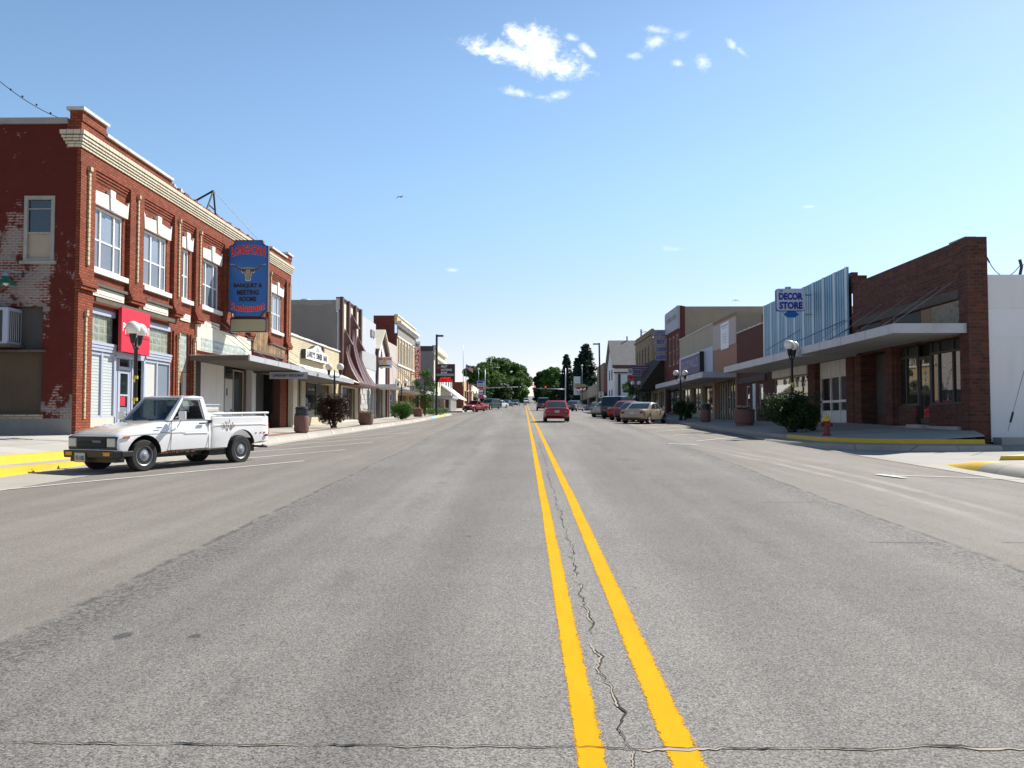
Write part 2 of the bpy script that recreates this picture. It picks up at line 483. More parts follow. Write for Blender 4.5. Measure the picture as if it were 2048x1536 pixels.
# vehicles
M['truck_white'] = plain('truck_white', (.86, .86, .85), .22, .02, 1.2, coat=1, dirt=(.72, .69, .63), dirt_amt=.15)
M['car_red'] = plain('car_red', (.33, .008, .012), .3, .03, 1, coat=.35)
M['car_gold'] = plain('car_gold', (.40, .345, .26), .32, .03, 1, metal=.35, coat=1)
M['car_navy'] = plain('car_navy', (.022, .03, .055), .3, .03, 1, coat=1)
M['car_black'] = plain('car_black', (.012, .013, .016), .28, .03, 1, coat=1)
M['car_silver'] = plain('car_silver', (.36, .35, .33), .3, .03, 1, metal=.4, coat=1)
M['car_grey'] = plain('car_grey', (.09, .095, .10), .3, .03, 1, coat=1)
M['car_white'] = plain('car_white', (.70, .72, .76), .3, .03, 1, coat=1)
M['car_green'] = plain('car_green', (.03, .06, .055), .3, .03, 1, coat=1)
M['rubber'] = plain('rubber', (.020, .019, .018), .8, .2, 12)
M['steel_rim'] = plain('steel_rim', (.30, .32, .34), .4, .15, 8, metal=.5)
M['hub_rim'] = plain('hub_rim', (.50, .50, .49), .35, .1, 8, metal=.5)
M['black_plastic'] = plain('black_plastic', (.014, .014, .014), .5, .1, 5)
M['grille_black'] = stripes('grille_black', (.012, .012, .012), (.035, .035, .034), .03, .7, 'v', .4, .6, .05)
M['head_lamp'] = plain('head_lamp', (.42, .43, .40), .12, .2, 12, spec=.9, coat=1)
M['amber'] = plain('amber', (.42, .09, .015), .2, .1, 6, coat=1)
M['tail_red'] = plain('tail_red', (.28, .012, .012), .2, .1, 6, coat=1)
M['plate'] = plain('plate', (.55, .55, .53), .5, .05, 6)
M['rust'] = plain('rust', (.14, .05, .022), .9, .4, 14, bump=.4)
M['orange_worn'] = plain('orange_worn', (.70, .45, .17), .6, .3, 10)
M['seat_grey'] = plain('seat_grey', (.035, .033, .032), .9, .2, 6)
M['chrome'] = plain('chrome', (.6, .6, .6), .15, .03, 2, metal=1)
M['shadow_under'] = plain('shadow_under', (.01, .01, .01), .9, .2, 2)
M['scribble'] = plain('scribble', (.34, .20, .15), .5, .1, 6)
# vegetation
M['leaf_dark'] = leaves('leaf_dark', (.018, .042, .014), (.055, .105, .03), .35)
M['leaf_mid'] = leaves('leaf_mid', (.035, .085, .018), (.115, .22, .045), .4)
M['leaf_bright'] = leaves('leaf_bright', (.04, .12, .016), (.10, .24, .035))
M['leaf_purple'] = leaves('leaf_purple', (.028, .020, .014), (.085, .042, .03), .2)
M['leaf_spruce'] = leaves('leaf_spruce', (.014, .034, .024), (.035, .072, .048), .2)
M['bark'] = plain('bark', (.07, .05, .038), .95, .3, 8, bump=.6, bscale=20)
M['petal_yellow'] = plain('petal_yellow', (.62, .38, .12), .6, .2, 20)
M['petal_red'] = plain('petal_red', (.55, .03, .04), .6, .2, 20)
M['petal_pink'] = plain('petal_pink', (.65, .45, .42), .6, .2, 20)
# ground
M['white_line'] = plain('white_line', (.74, .74, .72), .7, .10, 6, dirt=(.42, .40, .37), dirt_amt=.5)
M['yellow_kerb'] = plain('yellow_kerb', (.70, .46, .025), .6, .08, 3, dirt=(.5, .36, .08), dirt_amt=.4)
M['blue_kerb'] = plain('blue_kerb', (.20, .42, .66), .6, .06, 3)
# ------------------------------------------------------------------ ground heights
def zc(Y):                      # middle of the road climbs away from the camera
    if Y < 190: return .022 * Y
    return 4.18 + table([(0, 0), (130, 3.3), (430, 13.6), (700, 20), (1500, 24), (4000, 26)], Y - 190)
FALL_L = [(0, .03), (20, .05), (32, .12), (42, .20), (55, .28), (70, .39), (110, .42), (220, .3)]
FALL_R = [(0, .09), (20, .08), (37, .09), (60, .12), (110, .2), (220, .25)]
def gut_l(Y): return zc(Y) - table(FALL_L, Y)
def gut_r(Y): return zc(Y) - table(FALL_R, Y)
def rz(X, Y):
    if X < -4.5: return lerp(zc(Y), gut_l(Y), min(1.3, (-4.5 - X) / 4.5))
    if X > 5: return lerp(zc(Y), gut_r(Y), min(1.3, (X - 5) / 5))
    return zc(Y)
BASE_L = [(10, .80), (20, .93), (26, .99), (50, .97), (72, 1.33), (93, 1.78), (109, 2.1), (130, 2.6), (233, 5.0)]
BASE_R = [(20, .9), (26.7, 1.0), (29, 1.09), (40, 1.30), (56, 1.34), (67, 1.45), (85, 1.85), (118, 2.5), (140, 2.95), (233, 5.05)]
def base_l(Y): return table(BASE_L, Y)
def base_r(Y): return table(BASE_R, Y)
def edge_l(Y): return table([(22, -11.45), (26, -9.6)], Y)
def edge_lz(Y): return .69 if Y < 22 else lerp(.69, gut_l(Y) + .17, min(1, (Y - 22) / 4))
def side_l(X, Y):
    e = edge_l(Y); return lerp(edge_lz(Y), base_l(Y), max(0, min(1, (e - X) / (e + 14))))
def edge_r(Y):
    return 13.3 - math.sqrt(max(0, 9 - (Y - 29.7) ** 2)) if Y < 29.7 else 10.3
def edge_rz(Y): return table([(26.7, .85), (31, .86), (36, .90), (45, gut_r(45) + .17), (46, gut_r(46) + .17)], Y) if Y < 46 else gut_r(Y) + .17
def side_r(X, Y):
    e = edge_r(Y); return lerp(edge_rz(Y), base_r(Y), max(0, min(1, (X - e) / (15.2 - e + .01))))

# ------------------------------------------------------------------ ground materials
def asphalt_mat():
    m, t, b = new_mat('asphalt')
    co = t.coord(); x, y, z = t.sep(co)
    wob = t.math('MULTIPLY', t.math('SUBTRACT', t.noise(t.mapping(co, (1, .35, 1)), 1.2, 6, .7), .5), .34)
    fine = t.math('MULTIPLY', t.math('SUBTRACT', t.noise(co, 26, 3), .5), .12)
    xw = t.math('ADD', t.math('ADD', x, wob), fine)
    sl = t.math('ADD', xw, t.math('ADD', t.math('MULTIPLY', y, .020), 3.12))      # 0 on the seam to the left
    sr = t.math('SUBTRACT', xw, t.math('ADD', t.math('MULTIPLY', y, .045), 3.98))
    lane = t.math('MULTIPLY', t.step(sl, -.04, .04), t.math('SUBTRACT', 1, t.step(sr, -.04, .04)))
    # base tones
    big = t.noise(co, .25, 5, .6); streak = t.noise(t.mapping(co, (1.5, .045, 1)), 1, 6, .6)
    streak2 = t.noise(t.mapping(co, (.55, .02, 1), (3, 1, 0)), 1, 4, .6)
    c_lane = t.mix(t.step(streak2, .32, .68), (.172, .163, .153), (.236, .224, .210))
    c_park = t.mix(t.step(streak, .30, .72), (.190, .173, .152), (.240, .222, .199))
    col = t.mix(lane, c_park, c_lane)
    # aggregate: light and dark stones of about a centimetre
    v1 = t.new('ShaderNodeTexVoronoi'); t.link(co, v1.inputs['Vector']); v1.inputs['Scale'].default_value = 120
    st = t.sep(v1.outputs['Color'])[0]
    n1 = t.noise(co, 95, 4, .8)
    g = t.math('ADD', t.math('MULTIPLY', t.math('SUBTRACT', st, .5), 1.0), t.math('MULTIPLY', t.math('SUBTRACT', n1, .5), 2.6))
    amp = t.mix(lane, (.6, .6, .6), (1.0, 1.0, 1.0))
    k = t.math('ADD', 1, t.math('MULTIPLY', g, amp))
    pit = t.step(t.noise(co, 62, 4, .8), .32, .45)
    k = t.math('MULTIPLY', t.math('MAXIMUM', k, .2), t.math('ADD', .48, t.math('MULTIPLY', pit, .52)))
    k = t.math('MULTIPLY', k, t.math('ADD', .80, t.math('MULTIPLY', big, .40)))
    k = t.math('MULTIPLY', k, t.math('ADD', .86, t.math('MULTIPLY', t.noise(co, 1.7, 6, .7), .28)))
    # wheel tracks polished a little darker
    for cx in (-2.2, -.75, 1.75, 3.2):
        wt = t.math('SUBTRACT', 1, t.step(t.math('ABSOLUTE', t.math('SUBTRACT', xw, cx)), .1, .55))
        k = t.math('MULTIPLY', k, t.math('SUBTRACT', 1, t.math('MULTIPLY', t.math('MULTIPLY', wt, t.step(streak, .25, .7)), .13)))
    # oil dripped along the middle of each lane, in blotches
    for cx in (-1.5, 2.5):
        ob_ = t.math('SUBTRACT', 1, t.step(t.math('ABSOLUTE', t.math('SUBTRACT', xw, cx)), .02, .32))
        k = t.math('MULTIPLY', k, t.math('SUBTRACT', 1, t.math('MULTIPLY', t.math('MULTIPLY', ob_, t.step(t.noise(t.mapping(co, (1, .3, 1)), 2.4, 5, .7), .44, .62)), .16)))
    # coarse ravelled edge just inside the overlay
    near_l = t.math('MULTIPLY', t.step(sl, 0, .1), t.math('SUBTRACT', 1, t.step(sl, .15, .75)))
    near_r = t.math('MULTIPLY', t.step(t.math('MULTIPLY', sr, -1), 0, .1), t.math('SUBTRACT', 1, t.step(t.math('MULTIPLY', sr, -1), .15, .7)))
    coarse = t.math('MULTIPLY', t.math('MAXIMUM', near_l, near_r), t.step(t.noise(co, 24, 3), .46, .58))
    k = t.math('MULTIPLY', k, t.math('SUBTRACT', 1, t.math('MULTIPLY', coarse, .42)))
    # the seam itself
    seam = t.math('MINIMUM', t.math('ABSOLUTE', sl), t.math('ABSOLUTE', sr))
    seam = t.math('MULTIPLY', t.math('SUBTRACT', 1, t.step(seam, .0, .055)), t.step(t.noise(co, 3.5, 4), .36, .55))
    k = t.math('MULTIPLY', k, t.math('SUBTRACT', 1, t.math('MULTIPLY', seam, .55)))
    vm = t.new('ShaderNodeVectorMath', operation='SCALE'); t.link(col, vm.inputs[0]); t.link(k, vm.inputs['Scale'])
    col = vm.outputs[0]
    # dusty tyre trails that sweep in from the side street
    for off, w, a in ((6.05, .16, .5), (6.62, .22, .45), (7.6, .5, .18)):
        cx = t.math('ADD', off, t.math('MULTIPLY', t.math('POWER', t.math('ABSOLUTE', t.math('SUBTRACT', y, 17)), 2), -.008))
        d = t.math('ABSOLUTE', t.math('SUBTRACT', xw, cx))
        f = t.math('MULTIPLY', t.math('SUBTRACT', 1, t.step(d, 0, w)), t.math('MULTIPLY', t.step(y, 9, 14), t.math('SUBTRACT', 1, t.step(y, 22, 29))))
        f = t.math('MULTIPLY', f, t.step(t.noise(co, 1.1, 5), .28, .6))
        col = t.mix(t.math('MULTIPLY', f, a), col, (.42, .40, .36))
    # oil drips
    for px, py, r in ((-2.55, 5.42, .062), (-2.09, 5.43, .040), (-1.88, 5.70, .022), (-.62, 9.4, .03)):
        dx = t.math('SUBTRACT', x, px); dy = t.math('MULTIPLY', t.math('SUBTRACT', y, py), .75)
        d = t.math('SQRT', t.math('ADD', t.math('MULTIPLY', dx, dx), t.math('MULTIPLY', dy, dy)))
        d = t.math('ADD', d, t.math('MULTIPLY', t.math('SUBTRACT', t.noise(co, 9, 3), .5), .09))
        col = t.mix(t.math('MULTIPLY', t.math('SUBTRACT', 1, t.step(d, r * .7, r * 1.15)), .72), col, (.045, .045, .05))
    t.link(col, b.inputs['Base Color'])
    b.inputs['Roughness'].default_value = .85; b.inputs['Specular IOR Level'].default_value = .3
    hb = t.math('ADD', t.math('MULTIPLY', n1, .7), t.math('MULTIPLY', st, .5))
    t.link(t.bump(hb, .55, .008), b.inputs['Normal'])
    return m

def concrete_mat(name, c, slab=1.6, dirt=.5, joint=.014):
    m, t, b = new_mat(name)
    co = t.coord(); x, y, z = t.sep(co)
    fx = t.math('ABSOLUTE', t.math('SUBTRACT', t.math('FRACT', t.math('DIVIDE', x, slab)), .5))
    fy = t.math('ABSOLUTE', t.math('SUBTRACT', t.math('FRACT', t.math('DIVIDE', y, slab)), .5))
    j = t.math('GREATER_THAN', t.math('MAXIMUM', fx, fy), .5 - joint / slab)
    n = t.noise(co, .9, 7, .65); n2 = t.noise(co, 22, 4)
    k = t.math('ADD', .78, t.math('ADD', t.math('MULTIPLY', n, .32), t.math('MULTIPLY', n2, .12)))
    sx = t.math('FLOOR', t.math('DIVIDE', x, slab)); sy = t.math('FLOOR', t.math('DIVIDE', y, slab))
    wn = t.new('ShaderNodeTexWhiteNoise', noise_dimensions='2D'); t.link(t.comb(sx, sy, 0), wn.inputs['Vector'])
    k = t.math('MULTIPLY', k, t.math('ADD', .9, t.math('MULTIPLY', wn.outputs[0], .16)))
    vm = t.new('ShaderNodeVectorMath', operation='SCALE'); vm.inputs[0].default_value = c; t.link(k, vm.inputs['Scale'])
    col = t.mix(t.math('MULTIPLY', j, .7), vm.outputs[0], (c[0] * .3, c[1] * .3, c[2] * .3))
    g = t.step(t.noise(co, .6, 9, .75), .52, .70)
    col = t.mix(t.math('MULTIPLY', g, dirt * .5), col, (.25, .22, .18))
    t.link(col, b.inputs['Base Color']); b.inputs['Roughness'].default_value = .9; b.inputs['Specular IOR Level'].default_value = .25
    t.link(t.bump(n2, .25, .006), b.inputs['Normal'])
    return m

def line_mat(name, c, worn=.5):
    """road paint, flaking along its edges so the asphalt shows through; edge distance is stored in the uv layer"""
    m, t, b = new_mat(name)
    out = m.node_tree.nodes['Material Output']
    co = t.coord()
    uv = t.new('ShaderNodeUVMap'); uv.uv_map = 'uv'
    u = t.sep(uv.outputs[0])[0]
    e = t.math('SUBTRACT', .5, t.math('ABSOLUTE', t.math('SUBTRACT', u, .5)))
    left = t.math('SUBTRACT', .5, u)
    nn = t.math('ADD', t.math('MULTIPLY', t.noise(co, 95, 4, .7), .6), t.math('MULTIPLY', t.noise(co, 13, 5, .7), .4))
    thr = t.math('ADD', e, t.math('MULTIPLY', t.math('SUBTRACT', nn, .5), 1.0 * worn))
    thr = t.math('SUBTRACT', thr, t.math('MULTIPLY', t.step(left, .05, .5), .10))
    mask = t.math('GREATER_THAN', thr, .075)
    chip = t.math('GREATER_THAN', t.noise(co, 31, 5, .8), .70)
    mask = t.math('MULTIPLY', mask, t.math('SUBTRACT', 1, chip))
    k = t.math('ADD', .80, t.math('MULTIPLY', t.noise(t.mapping(co, (1, .3, 1)), 5, 6, .7), .4))
    vm = t.new('ShaderNodeVectorMath', operation='SCALE'); vm.inputs[0].default_value = c; t.link(k, vm.inputs['Scale'])
    t.link(vm.outputs[0], b.inputs['Base Color']); b.inputs['Roughness'].default_value = .85; b.inputs['Specular IOR Level'].default_value = .1
    t.link(t.bump(t.noise(co, 70, 3), .3, .005), b.inputs['Normal'])
    tr = t.new('ShaderNodeBsdfTransparent'); mx = t.new('ShaderNodeMixShader')
    t.link(mask, mx.inputs[0]); t.link(tr.outputs[0], mx.inputs[1]); t.link(b.outputs[0], mx.inputs[2]); t.link(mx.outputs[0], out.inputs[0])
    return m

M['asphalt'] = asphalt_mat()
M['concrete'] = concrete_mat('concrete', (.43, .41, .37))
M['pan'] = concrete_mat('pan', (.40, .375, .33), 2.6, .8, .012)
M['apron'] = concrete_mat('apron', (.37, .36, .335), 3.2, .5, .012)
M['brick_pavers'] = brick('brick_pavers', (.28, .12, .08), (.24, .10, .07), (.25, .2, .16), bw=.2, bh=.1, var=.15)
M['yellow_line'] = line_mat('yellow_line', (.66, .34, .004), .95)
M['worn_white'] = line_mat('worn_white', (.70, .69, .66), .5)
M['crack_dark'] = plain('crack_dark', (.025, .023, .022), .95, .3, 20)
M['crack_sand'] = plain('crack_sand', (.38, .33, .26), .95, .15, 14)
M['dry_grass'] = plain('dry_grass', (.12, .12, .055), .95, .35, .3, dirt=(.2, .17, .1))
M['weeds'] = leaves('weeds', (.05, .08, .02), (.16, .17, .06))

# ------------------------------------------------------------------ sheets
def sheet(name, xs, ys, fz, mat, kind='structure', parent=None, dz=0):
    mb = MB().mat(mat); mb.smooth = True
    nx = len(xs) if not callable(xs) else len(xs(ys[0]))
    vs = []
    for Y in ys:
        row = xs(Y) if callable(xs) else xs
        vs += [(X, Y, fz(X, Y) + dz) for X in row]
    fs = [(j * nx + i, j * nx + i + 1, (j + 1) * nx + i + 1, (j + 1) * nx + i) for j in range(len(ys) - 1) for i in range(nx - 1)]
    mb.raw(vs, fs)
    o = mb.build(name, parent, fix=False)
    if kind and parent is None: o['kind'] = kind
    return o

def rng(a, b, n): return [a + (b - a) * i / n for i in range(n + 1)]

def terrain_z(X, Y):
    z = zc(Y) - lerp(.75, .12, min(1, max(0, (Y - 215) / 60)))
    if Y > 250: z += max(0, abs(X) - 40) * .004
    return z
sheet('ground', [-2600, -900, -300, -120, -60, -30, -14, 0, 14, 30, 60, 120, 300, 900, 2600],
      [-60, -30, 0, 15, 30, 60, 90, 120, 150, 190, 230, 270, 320, 380, 450, 530, 620, 720, 890, 1200, 1690, 2600, 4200], terrain_z, M['dry_grass'])
def road_row(Y):               # beyond the signals the road is narrower and bends a little to the right
    k = lerp(1, .62, min(1, max(0, (Y - 252) / 25))); o = max(0, Y - 230) * .0125
    return [o + x * k for x in (-9.05, -8, -7, -5.8, -4.5, -2, .5, 2.5, 5, 6.5, 8, 9, 10.0)]
road = sheet('road', road_row, rng(-14, 60, 74) + rng(62.5, 260, 79) + rng(270, 900, 42), rz, M['asphalt'])
# cross streets: behind the camera line and at the end of the block
sheet('cross_street', [-60, -40, -25, -16, -12.5, -9.05], rng(-6, 11.5, 8), lambda X, Y: rz(-9.05, Y) + .0 + (-9.05 - X) * .004, M['asphalt'])
sheet('cross_street', [10.0, 16, 25, 40, 60], rng(-6, 3.5, 8), lambda X, Y: rz(10, Y) + (X - 10) * .004, M['asphalt'])
sheet('cross_street', [-70, -40, -20, -13, -9.05], rng(112, 128, 6), lambda X, Y: rz(-9.05, Y), M['asphalt'])
sheet('cross_street', [10.0, 16, 25, 40, 70], rng(120, 138, 6), lambda X, Y: rz(10, Y), M['asphalt'])
sheet('cross_street', [-70, -40, -20, -13, -9.05], rng(235, 251, 6), lambda X, Y: rz(-9.05, Y), M['asphalt'])
sheet('cross_street', [10.0, 16, 25, 40, 70], rng(235, 251, 6), lambda X, Y: rz(10, Y), M['asphalt'])

# left pavement: sheet, kerb face and gutter pan
def pavement_left(y0, y1, n):
    ys = rng(y0, y1, n)
    sheet('pavement', lambda Y: [lerp(edge_l(Y), -14.1, t) for t in (0, .12, .3, .5, .75, 1)], ys, side_l, M['concrete'])
    mb = MB().mat(M['pan'])
    for a, b in zip(ys, ys[1:]):
        for (d0, z0), (d1, z1) in zip([(0, 0), (.10, -.03), (.16, -.16), (.20, None)], [(.10, -.03), (.16, -.16), (.20, None)]):
            pt = lambda d, z, Y: (edge_l(Y) + d, Y, edge_lz(Y) + z if z is not None else min(gut_l(Y), edge_lz(Y) - .16) - .02)
            mb.face([pt(d0, z0, a), pt(d0, z0, b), pt(d1, z1, b), pt(d1, z1, a)])
    o = mb.build('kerb', fix=True, merge=True); o['kind'] = 'structure'
pavement_left(9, 110, 101)
pavement_left(130, 233, 40)
sheet('gutter', lambda Y: [lerp(edge_l(Y) + (.15 if Y > 24 else -.2), -8.85, t) for t in (0, .3, .6, 1)], rng(9, 110, 101),
      lambda X, Y: rz(max(X, -9.3), Y) + .006, M['pan'])
sheet('gutter', lambda Y: [lerp(edge_l(Y) + .15, -8.85, t) for t in (0, .5, 1)], rng(130, 233, 40), lambda X, Y: rz(max(X, -9.3), Y) + .006, M['pan'])
# the side-street pavement in front of the brick wall and its raised corner
sheet('pavement', [-45, -30, -20, -14.1], rng(9, 26.4, 8), lambda X, Y: base_l(Y) - (-14.1 - X) * .004, M['concrete'])
mb = MB().mat(M['concrete'])
mb.hexa([(-26, 25.2, .8), (-15.7, 24.9, .8), (-15.3, 26.3, .8), (-26, 26.3, .8)], [(-26, 25.2, 1.12), (-15.9, 24.9, 1.0), (-15.35, 26.3, 1.02), (-26, 26.3, 1.24)])
o = mb.build('pavement'); o['kind'] = 'structure'
# two yellow steps
mb = MB()
ys = rng(9, 21.6, 12)
for a, b in zip(ys, ys[1:]):
    mb.mat(M['pan']); mb.face([(-10.62, a, .50), (-10.62, b, .50), (-11.32, b, .505), (-11.32, a, .505)])
    mb.mat(M['yellow_kerb'])
    mb.face([(-10.50, a, .497), (-10.50, b, .497), (-10.62, b, .50), (-10.62, a, .50)])
    mb.face([(-10.46, a, rz(-9.2, a) - .1), (-10.46, b, rz(-9.2, b) - .1), (-10.50, b, .497), (-10.50, a, .497)])
    mb.face([(-11.28, a, .503), (-11.28, b, .503), (-11.32, b, .69), (-11.32, a, .69)])
    mb.face([(-11.32, a, .69), (-11.32, b, .69), (-11.46, b, .698), (-11.46, a, .698)])
o = mb.build('kerb', fix=False); o['kind'] = 'structure'
# paver band on the left pavement
sheet('paver_band', lambda Y: [edge_l(Y) - .9, edge_l(Y) - .45], rng(33, 100, 67), lambda X, Y: side_l(X, Y) + .005, M['brick_pavers'])

# right pavement with its rounded corner
ysr = rng(26.72, 29.7, 12) + rng(30.5, 118, 88)
end_r = lambda Y: 15.3 if Y > 29.08 else lerp(14.35, 15.25, max(0, (Y - 26.7) / 2.4))
sheet('pavement', lambda Y: [lerp(edge_r(Y), end_r(Y), t) for t in (0, .12, .3, .5, .75, 1)], ysr, side_r, M['concrete'])
mb = MB().mat(M['pan']); ye_ = [y for y in ysr if y < 29.1]
for a, b in zip(ye_, ye_[1:]): mb.face([(end_r(a), a, .4), (end_r(b), b, .4), (end_r(b), b, side_r(end_r(b), b)), (end_r(a), a, side_r(end_r(a), a))])
o = mb.build('kerb', fix=False); o['kind'] = 'structure'
sheet('pavement', lambda Y: [lerp(10.3, 15.3, t) for t in (0, .1, .5, 1)], rng(138, 233, 38), lambda X, Y: lerp(gut_r(Y) + .17, base_r(Y), (X - 10.3) / 5), M['concrete'])
edge = [(14.3, 26.7)] + [(13.3 - 3 * sin(R(a)), 29.7 - 3 * cos(R(a))) for a in range(0, 91, 9)] + [(10.3, Y) for Y in rng(30.5, 118, 88)]
mbk = MB(); mbl = MB().mat(M['pan'])
def outward(i):
    a = Vector(edge[max(i - 1, 0)]); b = Vector(edge[min(i + 1, len(edge) - 1)]); d = (b - a).normalized()
    return Vector((-abs(d.y), -abs(d.x)))
for i in range(len(edge) - 1):
    p, q = Vector(edge[i]), Vector(edge[i + 1]); np_, nq = outward(i), outward(i + 1)
    zp, zq = edge_rz(max(p.y, 26.72)), edge_rz(max(q.y, 26.72))
    mbk.mat(M['yellow_kerb'] if q.y < 34 else M['pan'])
    def P(v, n, d, z): return (v.x + n.x * d, v.y + n.y * d, z)
    low = .14 if q.y < 40 else .19
    mbk.face([P(p, np_, -.16, zp + .006), P(q, nq, -.16, zq + .006), P(q, nq, 0.02, zq), P(p, np_, 0.02, zp)])
    mbk.face([P(p, np_, 0.02, zp), P(q, nq, 0.02, zq), P(q, nq, .05, zq - low), P(p, np_, .05, zp - low)])
    w = .95 if q.y < 33 else lerp(.95, .05, min(1, (q.y - 33) / 8))
    if w > .06:
        gz = lambda v, n, z: min(z - low - .05, rz(min(10, v.x), v.y) - .02)
        mbl.face([P(p, np_, .05, zp - low), P(q, nq, .05, zq - low), P(q, nq, w, zq - low - .03), P(p, np_, w, zp - low - .03)])
        mbl.face([P(p, np_, w, zp - low - .03), P(q, nq, w, zq - low - .03), P(q, nq, w + .12, gz(q, nq, zq)), P(p, np_, w + .12, gz(p, np_, zp))])
o = mbk.build('kerb', fix=False); o['kind'] = 'structure'
o = mbl.build('pavement', fix=False); o['kind'] = 'structure'
sheet('gutter', [9.85, 10.1, 10.36], rng(27, 118, 91), lambda X, Y: rz(min(X, 10), Y) + .006, M['pan'])
sheet('gutter', [9.85, 10.1, 10.36], rng(138, 233, 38), lambda X, Y: rz(10, Y) + .006, M['pan'])
# concrete mouth of the side street
def apron_z(X, Y): return rz(min(X, 10), Y) + .006 + max(0, X - 10) * .012
sheet('apron', [9.8, 10.6, 12, 14, 18, 25, 45], rng(3.5, 29.2, 26), apron_z, M['apron'])
sheet('apron', [9.35, 9.6, 9.86], rng(3.5, 30, 27), lambda X, Y: rz(X, Y) + .008, M['pan'])
# rolled kerb with a yellow nose beside the mouth, and the yellow return behind it
mb = MB(); mb.smooth = True
def roll(X0, ya, yb, mat, w=.62, h=.17, nose=False, n=8):
    mb.mat(mat)
    ys = rng(ya, yb, n); pr = [(-1, 0), (-.8, .45), (-.45, .85), (0, 1), (.5, .98), (1, .85), (1.02, 0)]
    vs = []
    for i, Y in enumerate(ys):
        s = 1.0
        if nose: s = min(1, .12 + 1.1 * (yb - Y) / abs(yb - ya))
        for a, b in pr: vs.append((X0 + a * w / 2 * (1 if not nose else min(1, s + .25)), Y, rz(10, Y) - .01 + .06 * (X0 > 11) + b * h * s))
    k = len(pr)
    mb.raw(vs, [(j * k + i, j * k + i + 1, (j + 1) * k + i + 1, (j + 1) * k + i) for j in range(n) for i in range(k - 1)])
roll(10.32, 4, 18.9, M['pan'], .78, .21); roll(10.32, 18.9, 20.9, M['yellow_kerb'], .78, .21, nose=True)
o = mb.build('kerb', fix=False); o['kind'] = 'structure'
sheet('pavement', [10.62, 11.6, 14, 20, 40], rng(3.5, 20.2, 8), lambda X, Y: rz(10, Y) + .15 + (X - 10.6) * .01, M['concrete'])
mb = MB().mat(M['yellow_kerb'])
mb.hexa([(11.0, 20.2, .2), (30, 20.2, .2), (30, 20.75, .2), (11.4, 20.7, .2)], [(11.2, 20.2, .62), (30, 20.2, .84), (30, 20.6, .84), (12.2, 20.6, .66)])
o = mb.build('kerb'); o['kind'] = 'structure'
# painted kerbs at the far corner on the left
for ya, yb, mt in ((86, 92, 'blue_kerb'), (92, 99, 'yellow_kerb'), (101.5, 104.5, 'yellow_kerb')):
    mb = MB().mat(M[mt])
    ys = rng(ya, yb, 6)
    for a, b in zip(ys, ys[1:]):
        mb.face([(-9.75, a, edge_lz(a) + .012), (-9.75, b, edge_lz(b) + .012), (-9.50, b, edge_lz(b) - .02), (-9.50, a, edge_lz(a) - .02)])
        mb.face([(-9.50, a, edge_lz(a) - .02), (-9.50, b, edge_lz(b) - .02), (-9.38, b, edge_lz(b) - .17), (-9.38, a, edge_lz(a) - .17)])
    o = mb.build('kerb', fix=False); o['kind'] = 'structure'

# ------------------------------------------------------------------ road markings
def ribbon(name, pts, width, mat, parent, lift=.006, uv=True, zf=rz):
    """flat strip along pts (x, y) following the road surface"""
    me = bpy.data.meshes.new(name); vs = []; fs = []; us = []
    ws = width if isinstance(width, list) else [width] * len(pts)
    for i, (x, y) in enumerate(pts):
        a = Vector(pts[max(i - 1, 0)]); b = Vector(pts[min(i + 1, len(pts) - 1)]); d = (b - a).normalized(); n = Vector((d.y, -d.x))
        for s, u in ((-.5, 0), (.5, 1)):
            X, Y = x + n.x * s * ws[i], y + n.y * s * ws[i]
            vs.append((X, Y, zf(X, Y) + lift)); us.append((u, i))
    for i in range(len(pts) - 1): fs.append((2 * i, 2 * i + 1, 2 * i + 3, 2 * i + 2))
    me.from_pydata(vs, [], fs)
    ul = me.uv_layers.new(name='uv')
    for lp in me.loops: ul.data[lp.index].uv = us[lp.vertex_index]
    me.materials.append(mat)
    bm = bmesh.new(); bm.from_mesh(me)
    for f in bm.faces:
        if f.normal.z < 0: f.normal_flip()
    bm.to_mesh(me); bm.free()
    o = bpy.data.objects.new(name, me); COL.objects.link(o)
    if parent: o.parent = parent
    return o
ycl = rng(-8, 60, 136) + rng(61, 234, 140)
for x0, w in ((.272, .150), (.665, .172)):
    ribbon('yellow_line', [(x0 + .006 * mnoise.noise((Y * .4, x0 * 9, 0)) + (.04 if x0 > .5 else .012) * min(1, max(0, Y - 4) / 8), Y) for Y in ycl], w, M['yellow_line'], road, .002)
def jag(n, amp, seed, rough=.55):
    rnd = random.Random(seed)
    out = [0.0]
    for i in range(n): out.append(out[-1] * .86 + rnd.uniform(-amp, amp))
    return out
